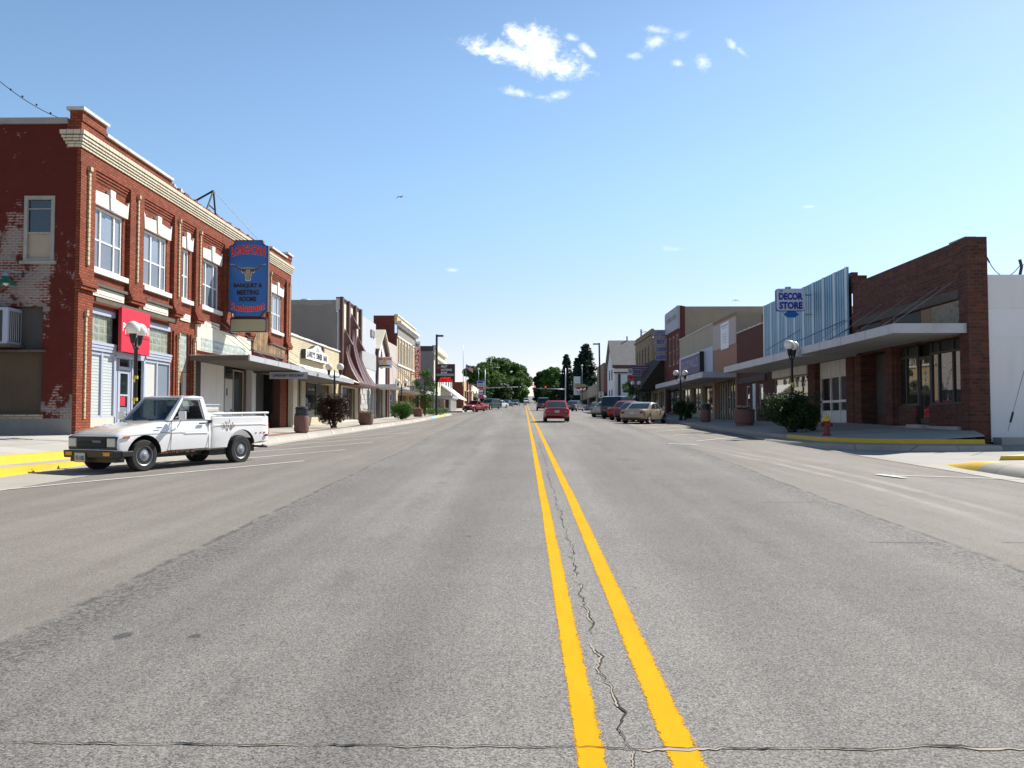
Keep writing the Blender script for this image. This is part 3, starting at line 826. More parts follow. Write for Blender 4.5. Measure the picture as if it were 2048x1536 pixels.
# long crack between the yellow lines: broken lengths, pale sand in some of them
def broken(pts, ws, keep, name, mat, lift):
    run = []
    for i, p in enumerate(pts + [None]):
        if p is not None and keep(i): run.append(i)
        else:
            if len(run) > 2: ribbon(name, [pts[j] for j in run], [ws[j] * (.35 if j in (run[0], run[-1]) else 1) for j in run], mat, road, lift)
            run = []
for seed, ya, yb, xa, n in ((3, 3.3, 8.2, .44, 210), (13, 8.2, 18.0, .47, 160), (9, 19.0, 30, .50, 110),):
    rnd = random.Random(seed); ys = rng(ya, yb, n); st_ = (yb - ya) / n
    xs = [xa + .045 * mnoise.noise((y * 1.1, seed, 0)) + .05 * mnoise.noise((y * 3.7, seed, 5)) + .02 * mnoise.noise((y * 11, seed, 9)) + rnd.uniform(-.006, .006) for y in ys]
    pts = list(zip(xs, ys))
    wd = [.004 + .013 * max(0, mnoise.noise((y * 2.3, seed, 3)) + .25) * rnd.uniform(.5, 1.3) for y in ys]
    broken([(x + wd[i] * .3, y) for i, (x, y) in enumerate(pts)], wd, lambda i: mnoise.noise((ys[i] * 1.6, seed, 20)) > -.32, 'crack', M['crack_dark'], .0055)
    broken([(x - .006, y) for x, y in pts], [max(.004, 1.5 * w) for w in wd], lambda i: mnoise.noise((ys[i] * 1.9, seed, 33)) > -.05, 'crack', M['crack_sand'], .0042)
# crack across the road close to the camera
n = 520
xs = rng(-7, 8, n); rnd = random.Random(4)
yy = [3.725 + .05 * mnoise.noise((x * .8, 2, 0)) + .03 * mnoise.noise((x * 3.1, 4, 0)) + .012 * mnoise.noise((x * 9, 6, 0)) + .012 * mnoise.noise((x * 31, 6, 3)) + rnd.uniform(-.005, .005) for x in xs]
wd = [.004 + .014 * max(0, mnoise.noise((x * 4.6, 7, 0)) + .2) * rnd.uniform(.2, 1.8) for x in xs]
ws_ = [.003 + .030 * max(0, mnoise.noise((x * 2.3, 17, 0)) + .12) * rnd.uniform(.6, 1.3) for x in xs]
broken([(x, y + .004) for x, y in zip(xs, yy)], wd, lambda i: mnoise.noise((xs[i] * 2.1, 3, 8)) > -.45, 'crack', M['crack_dark'], .0055)
broken([(x, y - w * .45) for x, y, w in zip(xs, yy, ws_)], ws_, lambda i: mnoise.noise((xs[i] * 1.9, 9, 1)) > -.12, 'crack', M['crack_sand'], .0042)
# fine transverse cracks further out
for k, (Y, xa, xb) in enumerate(((20.6, -3.5, 4.9), (20.3, 4.9, 9.3), (28.5, -3.7, 5.2), (9.0, 3.6, 8.8), (12.5, 3.0, 4.4))):
    n = 90; xs2 = rng(xa, xb, n); rnd = random.Random(k)
    broken([(x, Y + .12 * mnoise.noise((x * .9, k, 0)) + rnd.uniform(-.015, .015)) for x in xs2], [.014] * (n + 1), lambda i: mnoise.noise((xs2[i] * 1.4, k, 4)) > -.12, 'crack', M['crack_dark'], .0055)
# angled parking lines
for k in range(15):
    Y = 20.9 + 4.77 * k
    if Y > 90: break
    ribbon('parking_line', [(lerp(-5.43, -8.95, t), lerp(Y, Y - 6.5, t)) for t in rng(0, 1, 14)], .105, M['worn_white'], road, .012)
for k in range(14):
    Y = 31.2 + 4.8 * k
    ribbon('parking_line', [(lerp(6.27, 9.95, t), lerp(Y, Y + 6.2, t)) for t in rng(0, 1, 14)], .105, M['worn_white'], road, .016)
ribbon('parking_line', [(7.25, 17.35), (8.3, 17.2), (9.3, 17.0), (10.2, 16.85)], .085, M['worn_white'], road, .016)
ribbon('parking_line', [(7.2, 17.5), (7.42, 16.75)], .24, M['worn_white'], road, .02)
ribbon('parking_line', [(4.85, 28.8), (5.3, 28.7), (5.8, 28.6)], .22, M['worn_white'], road, .016)
ribbon('parking_line', [(6.35, 51.5), (7.1, 51.3)], .55, M['worn_white'], road, .016)
# ends of the stall lines painted on the kerb
for k in range(15):
    Y = 32.6 + 4.72 * k
    if Y > 86: break
    mb = MB().mat(M['white_line'])
    a, b = Y - .05, Y + .14
    ez = edge_lz(Y)
    mb.face([(-9.60, a, ez + .008), (-9.60, b, ez + .008), (-9.49, b + .0, ez - .02), (-9.49, a, ez - .02)])
    mb.face([(-9.49, a, ez - .02), (-9.49, b, ez - .02), (-9.43, b, ez - .155), (-9.43, a, ez - .155)])
    mb.build('parking_line', road, fix=False)
# ------------------------------------------------------------------ daylight
SUN = Vector((1, .85, 1.27)).normalized()
sun_el = math.asin(SUN.z); sun_az = math.atan2(SUN.x, SUN.y)
w = bpy.data.worlds.new('World'); SC.world = w; w.use_nodes = True
t = NT(w.node_tree)
bg = w.node_tree.nodes['Background']
sky = t.new('ShaderNodeTexSky', sky_type='NISHITA')
sky.sun_disc = False; sky.sun_elevation = sun_el; sky.sun_rotation = sun_az
sky.air_density = 1.05; sky.dust_density = .7; sky.ozone_density = 2.2; sky.altitude = 1000
dirv = t.new('ShaderNodeTexCoord').outputs['Generated']
dx, dy, dz = t.sep(dirv)
yy = t.math('MAXIMUM', dy, .05)
u = t.math('DIVIDE', dx, yy); v = t.math('DIVIDE', dz, yy)
cv = t.comb(u, v, 0)
warp = t.noise(cv, 34, 9, .66, .4)
warp2 = t.noise(t.mapping(cv, (.8, 1.3, 1), rot=(0, 0, .35)), 150, 6, .7)
# small fair-weather clouds, each a soft ellipse on the sky: (px, py, half-length, half-height, tilt, strength)
CL = [(1082, 92, 66, 34, -20, 1), (1050, 112, 100, 24, -14, 1), (985, 98, 50, 11, -4, 1), (1118, 130, 34, 26, -35, 1), (1066, 50, 20, 9, -25, .75), (1030, 62, 26, 16, -10, .9),
      (1142, 70, 18, 8, -5, .75), (1178, 98, 22, 8, -38, .8), (1150, 98, 9, 5, 0, .5), (1036, 182, 26, 8, -12, .72), (1112, 190, 24, 11, 18, .72), (1084, 192, 14, 5, 0, .45), (1320, 56, 24, 8, -14, .62),
      (1318, 80, 24, 13, 15, .66), (1270, 109, 13, 6, 0, .5), (1360, 125, 16, 7, -8, .55), (1411, 121, 17, 15, -35, .62), (1470, 88, 14, 8, -48, .55), (1490, 103, 18, 7, -42, .6), (1370, 70, 20, 9, 20, .34),
      (1622, 416, 14, 4, 0, .38), (903, 541, 12, 4, 0, .38), (1352, 500, 22, 5, 0, .22)]
mask = None
for px, py, a, b, ang, s in CL:
    mp = t.new('ShaderNodeMapping', vector_type='TEXTURE'); t.link(cv, mp.inputs[0])
    mp.inputs['Location'].default_value = ((px - 1049) / 1700, (837 - py) / 1700 * 1.01, 0)
    mp.inputs['Rotation'].default_value = (0, 0, R(ang)); mp.inputs['Scale'].default_value = (a / 1700, b / 1700, 1)
    ln = t.new('ShaderNodeVectorMath', operation='LENGTH'); t.link(mp.outputs[0], ln.inputs[0])
    e = t.math('SUBTRACT', 1.12, ln.outputs['Value'])
    e = t.math('ADD', e, t.math('MULTIPLY', t.math('SUBTRACT', warp, .5), 3.4))
    e = t.math('ADD', e, t.math('MULTIPLY', t.math('SUBTRACT', warp2, .5), 1.5))
    e = t.math('MULTIPLY', t.step(e, -.3, 1.5), s * (1 if s >= .85 else .72))
    mask = e if mask is None else t.math('MAXIMUM', mask, e)
mask = t.math('MULTIPLY', mask, t.step(dy, .1, .2))
hs = t.new('ShaderNodeHueSaturation'); t.link(sky.outputs[0], hs.inputs['Color']); hs.inputs['Saturation'].default_value = 1.08
# sky brightness reshaped to set the fill light: dimmed overhead, slightly raised straight ahead
dn = t.new('ShaderNodeVectorMath', operation='DOT_PRODUCT'); t.link(dirv, dn.inputs[0]); dn.inputs[1].default_value = Vector((.12, 1, .12)).normalized()
fall = t.math('MULTIPLY', t.math('SUBTRACT', 1, t.math('MULTIPLY', t.step(dz, .36, .80), .66)), t.math('ADD', .90, t.math('MULTIPLY', t.step(dn.outputs['Value'], .30, .75), .12)))
low = t.step(dz, .0, .30)
tint = t.mix(low, (.98, .77, .86), (1.24, 1.20, 1.10))
gm = t.mix(1.0, hs.outputs[0], tint, 'MULTIPLY')
gsc = t.new('ShaderNodeVectorMath', operation='SCALE'); t.link(gm, gsc.inputs[0]); t.link(fall, gsc.inputs['Scale'])
col = t.mix(mask, gsc.outputs[0], (10.5, 10.4, 10.3))
t.link(col, bg.inputs['Color']); bg.inputs['Strength'].default_value = .104
sl = bpy.data.lights.new('sun', 'SUN'); sl.energy = 5.0; sl.angle = R(.5); sl.color = (1.0, .955, .88)
so = bpy.data.objects.new('sun', sl); COL.objects.link(so)
so.rotation_euler = (-SUN).to_track_quat('-Z', 'Y').to_euler(); so.location = (30, 25, 40)
vs = SC.view_settings
vs.view_transform = 'Standard'; vs.look = 'None'; vs.gamma = 1; vs.use_curve_mapping = False; vs.exposure = .62
SC.cycles.use_denoising = True
SC.cycles.max_bounces = 6; SC.cycles.transparent_max_bounces = 12
# ------------------------------------------------------------------ facades
class Fac:
    """a street front on the plane |x| = f; d counts outwards to the road, y along the road"""
    def __init__(s, side, f): s.s = side; s.f = f
    def X(s, d): return s.s * (s.f - d)
    def pt(s, d, y, z): return (s.X(d), y, z)
    def box(s, mb, d0, d1, y0, y1, z0, z1): return mb.box(s.X(d0), s.X(d1), y0, y1, z0, z1)
    def Y(s, px, py=720, d=0): return at_x(px, py, s.X(d)).y
    def Z(s, px, py, d=0): return at_x(px, py, s.X(d)).z
    def wall(s, mb, y0, y1, z0, z1, holes=(), d=0, depth=.25):
        ys = sorted({y0, y1, *[v for h in holes for v in h[:2] if y0 < v < y1]})
        zs = sorted({z0, z1, *[v for h in holes for v in h[2:4] if z0 < v < z1]})
        for a, b in zip(ys, ys[1:]):
            run = None
            for c, e in zip(zs, zs[1:]):
                my, mz = (a + b) / 2, (c + e) / 2
                if any(h[0] < my < h[1] and h[2] < mz < h[3] for h in holes): continue
                mb.face([s.pt(d, a, c), s.pt(d, b, c), s.pt(d, b, e), s.pt(d, a, e)])
        for h in holes:
            a, b, c, e = h[:4]; r = h[4] if len(h) > 4 else depth
            for p, q in (((a, c), (b, c)), ((b, c), (b, e)), ((b, e), (a, e)), ((a, e), (a, c))):
                mb.face([s.pt(d, *p), s.pt(d, *q), s.pt(d - r, *q), s.pt(d - r, *p)])
    def quad(s, mb, d, y0, y1, z0, z1):
        mb.face([s.pt(d, y0, z0), s.pt(d, y1, z0), s.pt(d, y1, z1), s.pt(d, y0, z1)])
    def window(s, parent, y0, y1, z0, z1, mull=(), rails=(), fw=.07, rec=.12, frame='white_paint', pane='glass', low=None, name='window', fd=.06):
        """frame with bars at fractions of width / height; low = material of the panes under the first rail"""
        mb = MB().mat(M[frame])
        a, b = -rec, -rec + fd
        s.box(mb, a, b, y0, y0 + fw, z0, z1); s.box(mb, a, b, y1 - fw, y1, z0, z1)
        s.box(mb, a, b, y0 + fw, y1 - fw, z0, z0 + fw); s.box(mb, a, b, y0 + fw, y1 - fw, z1 - fw, z1)
        for m in mull:
            y = lerp(y0, y1, m); s.box(mb, a + .004, b + .006, y - fw * .55, y + fw * .55, z0 + fw, z1 - fw)
        cuts = [y0 + fw] + [lerp(y0, y1, m) for m in mull] + [y1 - fw]
        for r in rails:
            z = lerp(z0, z1, r)
            for p, q in zip(cuts, cuts[1:]): s.box(mb, a + .008, b - .01, p, q, z - fw * .35, z + fw * .35)
        w = mb.build(name, parent)
        pb = MB().mat(M[pane]); zl = lerp(z0, z1, rails[0]) if rails and low else z0
        s.quad(pb, a + .02, y0 + .01, y1 - .01, zl, z1 - .01)
        if low and rails:
            pb.mat(M[low]); s.quad(pb, a + .03, y0 + .01, y1 - .01, z0 + .01, zl)
        pb.build('pane', w)
        return w
    def shell(s, parent, y0, y1, z1, holes, front, side, depth=14, gap=.7, side_z=None, roof_drop=.7, ztop=None, z0=-.6, name='wall', near_z=None):
        mb = MB().mat(M[front])
        s.wall(mb, y0, y1, z0, z1, holes)
        s.box(mb, -.3, -.004, y0 + .004, y1 - .004, z1 - roof_drop - .2, z1 - .001)
        sz = side_z or z1 - .15
        mb.mat(M[side])
        s.box(mb, -depth, -gap, y0, y1, z0, sz - roof_drop)
        for a, b in ((y0, y0 + .25), (y1 - .25, y1)):
            s.box(mb, -depth, -.302, a + .002, b - .002, sz - roof_drop, sz)
            s.box(mb, -gap, -.302, a, b, z0, sz - roof_drop)
            s.box(mb, -.3, -.003, a + .001, b - .001, z0, min(sz, z1) - roof_drop - .21)
        w = mb.build(name, parent)
        return w

L = Fac(-1, 14.0)
RT = Fac(1, 15.2)

def plate(name, poly, origin, right, up, th, mat, parent, edge=None):
    """flat board from a 2-D outline, thickness th towards the viewer side (right x up)"""
    right, up = Vector(right).normalized(), Vector(up).normalized(); n = right.cross(up); og = Vector(origin)
    a = [og + right * x + up * y for x, y in poly]
    mb = MB().mat(mat); k = len(a)
    b = [p + n * th for p in a]
    mb.raw(b, [tuple(range(k))])
    mb.raw(a, [tuple(range(k - 1, -1, -1))])
    mb.mat(edge or mat)
    mb.raw(a + b, [(i, (i + 1) % k, k + (i + 1) % k, k + i) for i in range(k)])
    return mb.build(name, parent, merge=True)

def rect(w, h, r=0, n=5, concave=False):
    if not r: return [(-w / 2, -h / 2), (w / 2, -h / 2), (w / 2, h / 2), (-w / 2, h / 2)]
    out = []
    for cx, cy, a0 in ((w / 2 - r, -h / 2 + r, -90), (w / 2 - r, h / 2 - r, 0), (-w / 2 + r, h / 2 - r, 90), (-w / 2 + r, -h / 2 + r, 180)):
        for i in range(n + 1):
            a = R(a0 + 90 * i / n)
            if concave:
                qx, qy = (w / 2 if cx > 0 else -w / 2), (h / 2 if cy > 0 else -h / 2)
                a = R(a0 - 90 - 90 * i / n) if False else R(a0 + 180 + 90 * (1 - i / n) - 0)
                out.append((qx + r * cos(a), qy + r * sin(a)))
            else: out.append((cx + r * cos(a), cy + r * sin(a)))
    return out

# peeling paint over old brick on the shaded side wall
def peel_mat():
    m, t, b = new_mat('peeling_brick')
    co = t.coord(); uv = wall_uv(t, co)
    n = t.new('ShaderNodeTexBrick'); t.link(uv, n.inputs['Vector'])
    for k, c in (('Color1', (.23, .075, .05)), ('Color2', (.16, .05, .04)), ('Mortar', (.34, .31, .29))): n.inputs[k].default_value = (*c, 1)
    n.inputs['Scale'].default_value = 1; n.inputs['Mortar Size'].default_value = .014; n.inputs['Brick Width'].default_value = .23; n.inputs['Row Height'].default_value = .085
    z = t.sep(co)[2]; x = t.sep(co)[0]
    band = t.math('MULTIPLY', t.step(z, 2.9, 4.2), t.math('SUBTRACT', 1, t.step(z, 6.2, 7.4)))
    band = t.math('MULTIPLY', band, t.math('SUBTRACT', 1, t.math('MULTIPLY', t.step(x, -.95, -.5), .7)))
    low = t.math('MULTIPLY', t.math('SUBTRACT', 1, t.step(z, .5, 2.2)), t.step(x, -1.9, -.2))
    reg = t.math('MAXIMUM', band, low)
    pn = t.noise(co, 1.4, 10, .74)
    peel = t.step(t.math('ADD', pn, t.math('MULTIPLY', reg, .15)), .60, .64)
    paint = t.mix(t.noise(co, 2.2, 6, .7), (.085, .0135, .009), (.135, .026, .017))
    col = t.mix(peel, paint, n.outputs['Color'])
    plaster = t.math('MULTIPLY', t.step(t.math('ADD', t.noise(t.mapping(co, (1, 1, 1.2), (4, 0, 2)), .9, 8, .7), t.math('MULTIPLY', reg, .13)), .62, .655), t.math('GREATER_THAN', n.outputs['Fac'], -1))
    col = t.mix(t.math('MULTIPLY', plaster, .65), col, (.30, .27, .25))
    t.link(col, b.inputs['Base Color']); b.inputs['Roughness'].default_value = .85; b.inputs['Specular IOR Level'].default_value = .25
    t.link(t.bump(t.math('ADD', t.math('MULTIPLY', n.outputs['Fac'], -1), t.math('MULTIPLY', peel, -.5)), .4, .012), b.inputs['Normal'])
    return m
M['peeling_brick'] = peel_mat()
M['plaster_grey'] = plain('plaster_grey', (.27, .255, .235), .9, .15, 1.5, bump=.3, dirt=(.16, .14, .12))

# ================================================================== two-storey brick building with the restaurant
Y0, Y1 = 26.1, 50.1
bb = thing('brick_building', 'large two-storey red brick corner building with white window lintels and pale cornice', 'building', (-14, Y0, .95))
WN = [(185, 245, 480), (287.5, 333, 510), (361.5, 378, 520), (403, 437, 540)]
wins = [(L.Y(a, py), L.Y(b, py)) for a, b, py in WN]
wins += [(41.0, 42.1), (43.3, 45.3), (L.Y(541, 620), L.Y(562, 620))]
zs, zh = 6.40, 8.46
s1 = (L.Y(176, 750), L.Y(341, 750))          # first shop
gb = (L.Y(357.5, 720), L.Y(377, 720))        # narrow bay
lh = (L.Y(386, 760), L.Y(561, 790))          # restaurant front under the canopy
wd = (L.Y(500, 690), L.Y(566, 690))          # weathered boards
holes = [(a, b, zs, zh, .22) for a, b in wins] + [(*s1, .6, 5.12, .35), (*gb, .6, 5.0, .2), (*lh, .6, 4.02, 1.9)]
mb = MB().mat(M['red_brick'])
L.wall(mb, Y0, Y1, -.3, 10.0, holes)
# parapet, broken away in the middle
yc1, yc2 = L.Y(338, 360), L.Y(538, 494)
L.box(mb, -.32, .12, Y0, yc1, 10.5, 10.84); L.box(mb, -.32, .12, yc2, Y1, 10.5, 10.84)
rnd = random.Random(5); y = yc1
while y < yc2 - .05:
    w_ = min(.22, yc2 - y); h = 10.66 + rnd.choice((0, 0, .045, .078, .02)) - (.05 if rnd.random() < .1 else 0)
    L.box(mb, -.30, .119, y + .001, y + w_, 10.5, h); y += .22
L.box(mb, -.32, .118, Y0, Y1, 9.98, 10.5)
L.box(mb, .001, .12, Y0 + .001, Y1 - .001, 9.56, 9.98)
L.box(mb, -.24, .16, Y0 - .02, Y0 + 1.5, 10.84, 11.16); L.box(mb, -.8, .16, Y1 - 1.0, Y1 + .0, 10.84, 11.1)
# corbelled heads of the window bays
edges = [Y0 + .9, wins[0][1] + .36, wins[1][1] + .36, wins[2][1] + .36, wins[3][1] + .42, wins[4][1] + .35, wins[5][1] + .45, Y1 - .75]
piers = [(Y0, Y0 + .92), (wins[0][1] + .28, wins[1][0] - .32), (wins[1][1] + .42, wins[2][0] - .2), (wins[2][1] + .42, wins[3][0] - .2), (wins[3][1] + .45, wins[4][0] - .2), (wins[4][1] + .3, wins[5][0] - .25), (wins[5][1] + .4, wins[6][0] - .3), (Y1 - .95, Y1)]
for (a0, a1), (b0, b1) in zip(piers, piers[1:]):
    for i, (dd, za) in enumerate(((.085, 9.46), (.055, 9.36), (.028, 9.26))):
        L.box(mb, .0012, dd, a1 + .001, b0 - .001, za, za + (.098 if i else .099))
for k, (a, b) in enumerate(piers):
    L.box(mb, .0014, .14, a + .0005 * k, b, 5.98, 9.559)
    for i in range(4): L.box(mb, .0016, .14 + .045 * (i + 1) - (.09 if i == 3 else 0), a - .03, b + .03, 5.98 - .105 * (i + 1), 5.97 - .105 * i)
    if k == 0: L.box(mb, .0018, .12, a + .01, b - .01, .3, 5.55)
L.box(mb, .002, .07, s1[1] + .12, s1[1] + .72, .3, 5.0)
L.box(mb, .002, .07, gb[1] + .1, gb[1] + .5, .3, 5.0)
# body behind the front
mb.mat(M['roof_tar']); mb.box(-30, -14.9, Y0 + .3, Y1 - .02, .2, 10.0)
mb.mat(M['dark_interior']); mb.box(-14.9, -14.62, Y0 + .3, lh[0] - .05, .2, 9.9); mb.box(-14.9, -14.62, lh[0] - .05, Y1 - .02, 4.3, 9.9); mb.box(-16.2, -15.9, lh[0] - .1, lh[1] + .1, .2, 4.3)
mb.mat(M['red_brick']); mb.box(-30, -14.0, Y1 - .25, Y1 - .003, .2, 10.3)
wall = mb.build('wall', bb)
# side wall to the cross street
def sy(px, py): p = at_y(px, py, Y0); return p.x, p.z
wx0, wz1 = sy(50, 392); wx1, wz0 = sy(108, 522)
ox1, oz1 = sy(86, 613); _, oz0 = sy(60, 829); ox0 = -17.4
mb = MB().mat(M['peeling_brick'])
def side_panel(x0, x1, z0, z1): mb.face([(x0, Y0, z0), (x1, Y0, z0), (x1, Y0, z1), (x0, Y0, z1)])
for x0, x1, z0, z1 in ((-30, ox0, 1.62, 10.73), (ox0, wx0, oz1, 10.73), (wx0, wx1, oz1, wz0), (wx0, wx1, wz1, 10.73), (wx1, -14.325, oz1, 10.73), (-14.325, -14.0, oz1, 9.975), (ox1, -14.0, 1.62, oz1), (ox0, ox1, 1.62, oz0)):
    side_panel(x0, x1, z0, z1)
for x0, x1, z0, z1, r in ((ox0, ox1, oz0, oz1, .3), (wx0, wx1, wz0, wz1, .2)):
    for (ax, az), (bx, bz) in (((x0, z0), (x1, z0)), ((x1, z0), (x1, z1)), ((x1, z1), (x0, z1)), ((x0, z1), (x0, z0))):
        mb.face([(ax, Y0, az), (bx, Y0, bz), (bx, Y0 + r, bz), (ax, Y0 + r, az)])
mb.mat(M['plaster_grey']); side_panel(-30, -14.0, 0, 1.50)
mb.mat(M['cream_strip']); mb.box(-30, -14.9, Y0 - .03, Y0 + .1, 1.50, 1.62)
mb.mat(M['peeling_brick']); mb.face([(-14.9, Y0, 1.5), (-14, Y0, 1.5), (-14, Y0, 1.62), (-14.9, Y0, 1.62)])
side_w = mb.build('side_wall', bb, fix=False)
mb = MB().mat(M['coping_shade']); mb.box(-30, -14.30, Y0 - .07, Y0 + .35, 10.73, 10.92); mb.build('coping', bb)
# upper side window with its blind
fr = MB().mat(M['coping_shade'])
fr.ring([(wx0, Y0 - .03, wz0), (wx1, Y0 - .03, wz0), (wx1, Y0 - .03, wz1), (wx0, Y0 - .03, wz1)], [(wx0 + .11, Y0 - .03, wz0 + .08), (wx1 - .11, Y0 - .03, wz0 + .08), (wx1 - .11, Y0 - .03, wz1 - .12), (wx0 + .11, Y0 - .03, wz1 - .12)], (0, .1, 0))
zm = lerp(wz0, wz1, .43)
fr.box(wx0 + .1, wx1 - .1, Y0 + .0, Y0 + .06, zm - .03, zm + .03); fr.box(wx0 + .1, wx1 - .1, Y0 + .01, Y0 + .05, wz1 - .42, wz1 - .39)
fr.box(wx0 - .08, wx1 + .08, Y0 - .09, Y0 - .002, wz0 - .1, wz0 - .002)
fw_ = fr.build('window', bb)
pb = MB().mat(M['glass']); pb.face([(wx0 + .05, Y0 + .05, zm), (wx1 - .05, Y0 + .05, zm), (wx1 - .05, Y0 + .05, wz1 - .05), (wx0 + .05, Y0 + .05, wz1 - .05)])
pb.mat(M['tan_frame']); pb.face([(wx0 + .05, Y0 + .06, wz0 + .02), (wx1 - .05, Y0 + .06, wz0 + .02), (wx1 - .05, Y0 + .06, zm), (wx0 + .05, Y0 + .06, zm)])
pb.build('pane', fw_)
# boarded opening low on the side wall
_, shz = sy(60, 700)
mb = MB().mat(M['roof_tar']); mb.face([(ox0, Y0 + .22, shz), (ox1, Y0 + .22, shz), (ox1, Y0 + .22, oz1), (ox0, Y0 + .22, oz1)])
mb.mat(M['brown_board']); mb.face([(ox0, Y0 + .18, oz0), (ox1, Y0 + .18, oz0), (ox1, Y0 + .18, shz), (ox0, Y0 + .18, shz)])
mb.mat(M['old_wood']); mb.box(ox0, ox1 + .15, Y0 - .12, Y0 + .17, shz - .07, shz)
mb.mat(M['dark_frame']); mb.box(ox1 - .09, ox1 - .01, Y0 + .08, Y0 + .17, oz0 + .01, shz - .08); mb.box(ox0, ox1 - .1, Y0 + .08, Y0 + .17, oz0 + .01, oz0 + .08)
mb.build('boarded_opening', bb)
# cornice of pale courses, with its return on the side wall
mb = MB().mat(M['cream_course'])
for i in range(5):
    z = 10.0 + i * .088 + (.02 if i == 4 else 0); d = .165 + .032 * i; h = .07 if i < 4 else .13
    L.box(mb, .121, d, Y0 - .06 - .032 * i, Y1 + .02 + .02 * i, z, z + h)
    mb.box(-14.28 - .05 * i, -13.88, Y0 - .06 - .032 * i, Y0 - .002, z + .001, z + h - .001)
mb.build('cornice', bb)
mb = MB().mat(M['coping']); L.box(mb, -.38, .2, Y0 + 1.52, yc1, 10.84, 10.94); L.box(mb, -.38, .2, yc2, Y1 - 1.02, 10.84, 10.94); mb.build('coping', bb)
mb = MB().mat(M['coping']); L.box(mb, -.32, .24, Y0 - .10, Y0 + 1.58, 11.16, 11.26); L.box(mb, -.85, .24, Y1 - 1.08, Y1 + .08, 11.10, 11.20); mb.build('pier_cap', bb)
# cream strips set in the piers
for k, (a, b) in enumerate(piers):
    m = (a + b) / 2; w_ = .045 if k else .06
    mb = MB().mat(M['cream_strip']); L.box(mb, .141, .20, m - w_, m + w_, 6.35, 9.35); L.box(mb, .141, .25, m - w_ * 1.3, m + w_ * 1.3, 9.35, 9.5); mb.build('pilaster_strip', bb)
for m in ((piers[0][0] + piers[0][1]) / 2, s1[1] + .40, gb[1] + .32):
    mb = MB().mat(M['cream_strip']); L.box(mb, .121, .17, m - .045, m + .045, 1.5, 4.75); L.box(mb, .121, .21, m - .065, m + .065, 4.75, 4.92); mb.build('pilaster_strip', bb)
# windows, lintels, sills, panels
for k, (a, b) in enumerate(wins):
    wide = b - a > 1.4
    w_ = L.window(bb, a, b, zs, zh, mull=(.27, .73) if wide and k not in (1,) else ((.33, .75) if wide else (.5,)), rails=(.47,), fw=.085, rec=.10, frame='white_paint', pane='curtain', low='curtain_low')
    mb = MB().mat(M['white_stone'])
    c = (a + b) / 2; o = .36 if wide else .3
    p3 = lambda y, z: L.pt(.004, y, z); ex = (L.s * -.10, 0, 0)
    mb.prism([p3(a - .02, zh + .02), p3(c - .12, zh + .02), p3(c - .2, zh + .50), p3(a - .02 - .09, zh + .44), p3(a - .24, zh + .62), p3(a - .16, zh + .02)], ex)
    mb.prism([p3(c + .12, zh + .02), p3(b + .16, zh + .02), p3(b + .24, zh + .62), p3(b + .11, zh + .44), p3(c + .2, zh + .50)], ex)
    mb.prism([p3(c - .119, zh + .02), p3(c + .119, zh + .02), p3(c + .18, zh + .70), p3(c - .18, zh + .70)], (L.s * -.15, 0, 0))
    mb.build('lintel', w_)
    mb = MB().mat(M['white_stone']); L.box(mb, -.15, .12, a - .14, b + .30, zs - .17, zs - .001); mb.build('sill', w_)
    if k in (0, 1, 2, 3):
        mb = MB().mat(M['cream_paint']); L.box(mb, .002, .05, a - .05, b + .12, 5.50, 5.80); mb.mat(M['white_stone']); L.box(mb, .051, .065, a + .08, b - .01, 5.58, 5.66); mb.build('panel', bb)
        if k < 2:
            mb = MB().mat(M['old_wood']); L.box(mb, .002, .13, a + .0, b + .35, 5.82, 5.92); mb.build('ledge', bb)
mb = MB().mat(M['old_wood']); L.box(mb, .122, .19, s1[0] + .05, s1[1] - .1, 5.28, 5.42); mb.build('ledge', bb)
# first shop front: glass block over panes with blinds, a door in the middle
sf = MB().mat(M['grey_frame'])
ya, yb = s1; d1, d2 = L.Y(231, 760), L.Y(290, 760)
L.box(sf, -.1, -.02, ya, d1 - .02, 4.93, 5.12); L.box(sf, -.1, -.02, d2 + .02, yb, 4.93, 5.12)
for a, b in ((ya, d1 - .05), (d2 + .05, yb)):
    for i in range(3): L.box(sf, -.1, .02 + .02 * i, a, b, 3.72 + .1 * i, 3.81 + .1 * i)
L.box(sf, -.3, -.02, d1, d2, 3.62, 3.80)
pan = [ya + .02, lerp(ya, d1, .52), d1]
pan2 = [d2, lerp(d2, yb, .48), yb - .02]
for y in pan + pan2: L.box(sf, -.12, -.02, y - .06, y + .06, 1.55, 3.72)
for a, b in ((pan[0], d1), (d2, pan2[2])):
    L.box(sf, -.11, -.03, a + .06, b - .06, 1.52, 1.6); L.box(sf, -.11, -.03, a + .06, b - .06, 3.60, 3.70)
sfo = sf.build('shop_front', bb)
mb = MB().mat(M['glass_block']); L.quad(mb, -.12, ya, d1 - .05, 4.0, 4.94); L.quad(mb, -.12, d2 + .05, yb, 4.0, 4.94); mb.build('glass_block', sfo)
mb = MB().mat(M['blinds'])
L.quad(mb, -.08, pan[0], pan[1], 1.56, 3.66); L.quad(mb, -.08, pan[1], pan[2], 1.56, 3.66)
mb.mat(M['white_door']); L.quad(mb, -.08, pan2[0], pan2[1], 1.56, 3.66); mb.mat(M['curtain']); L.quad(mb, -.08, pan2[1], pan2[2], 1.56, 3.66)
mb.build('pane', sfo)
mb = MB().mat(M['marble']); L.box(mb, -.3, -.01, ya + .0, d1 - .06, .6, 1.52); L.box(mb, -.3, -.01, d2 + .06, yb, .6, 1.52); mb.build('stall_riser', sfo)
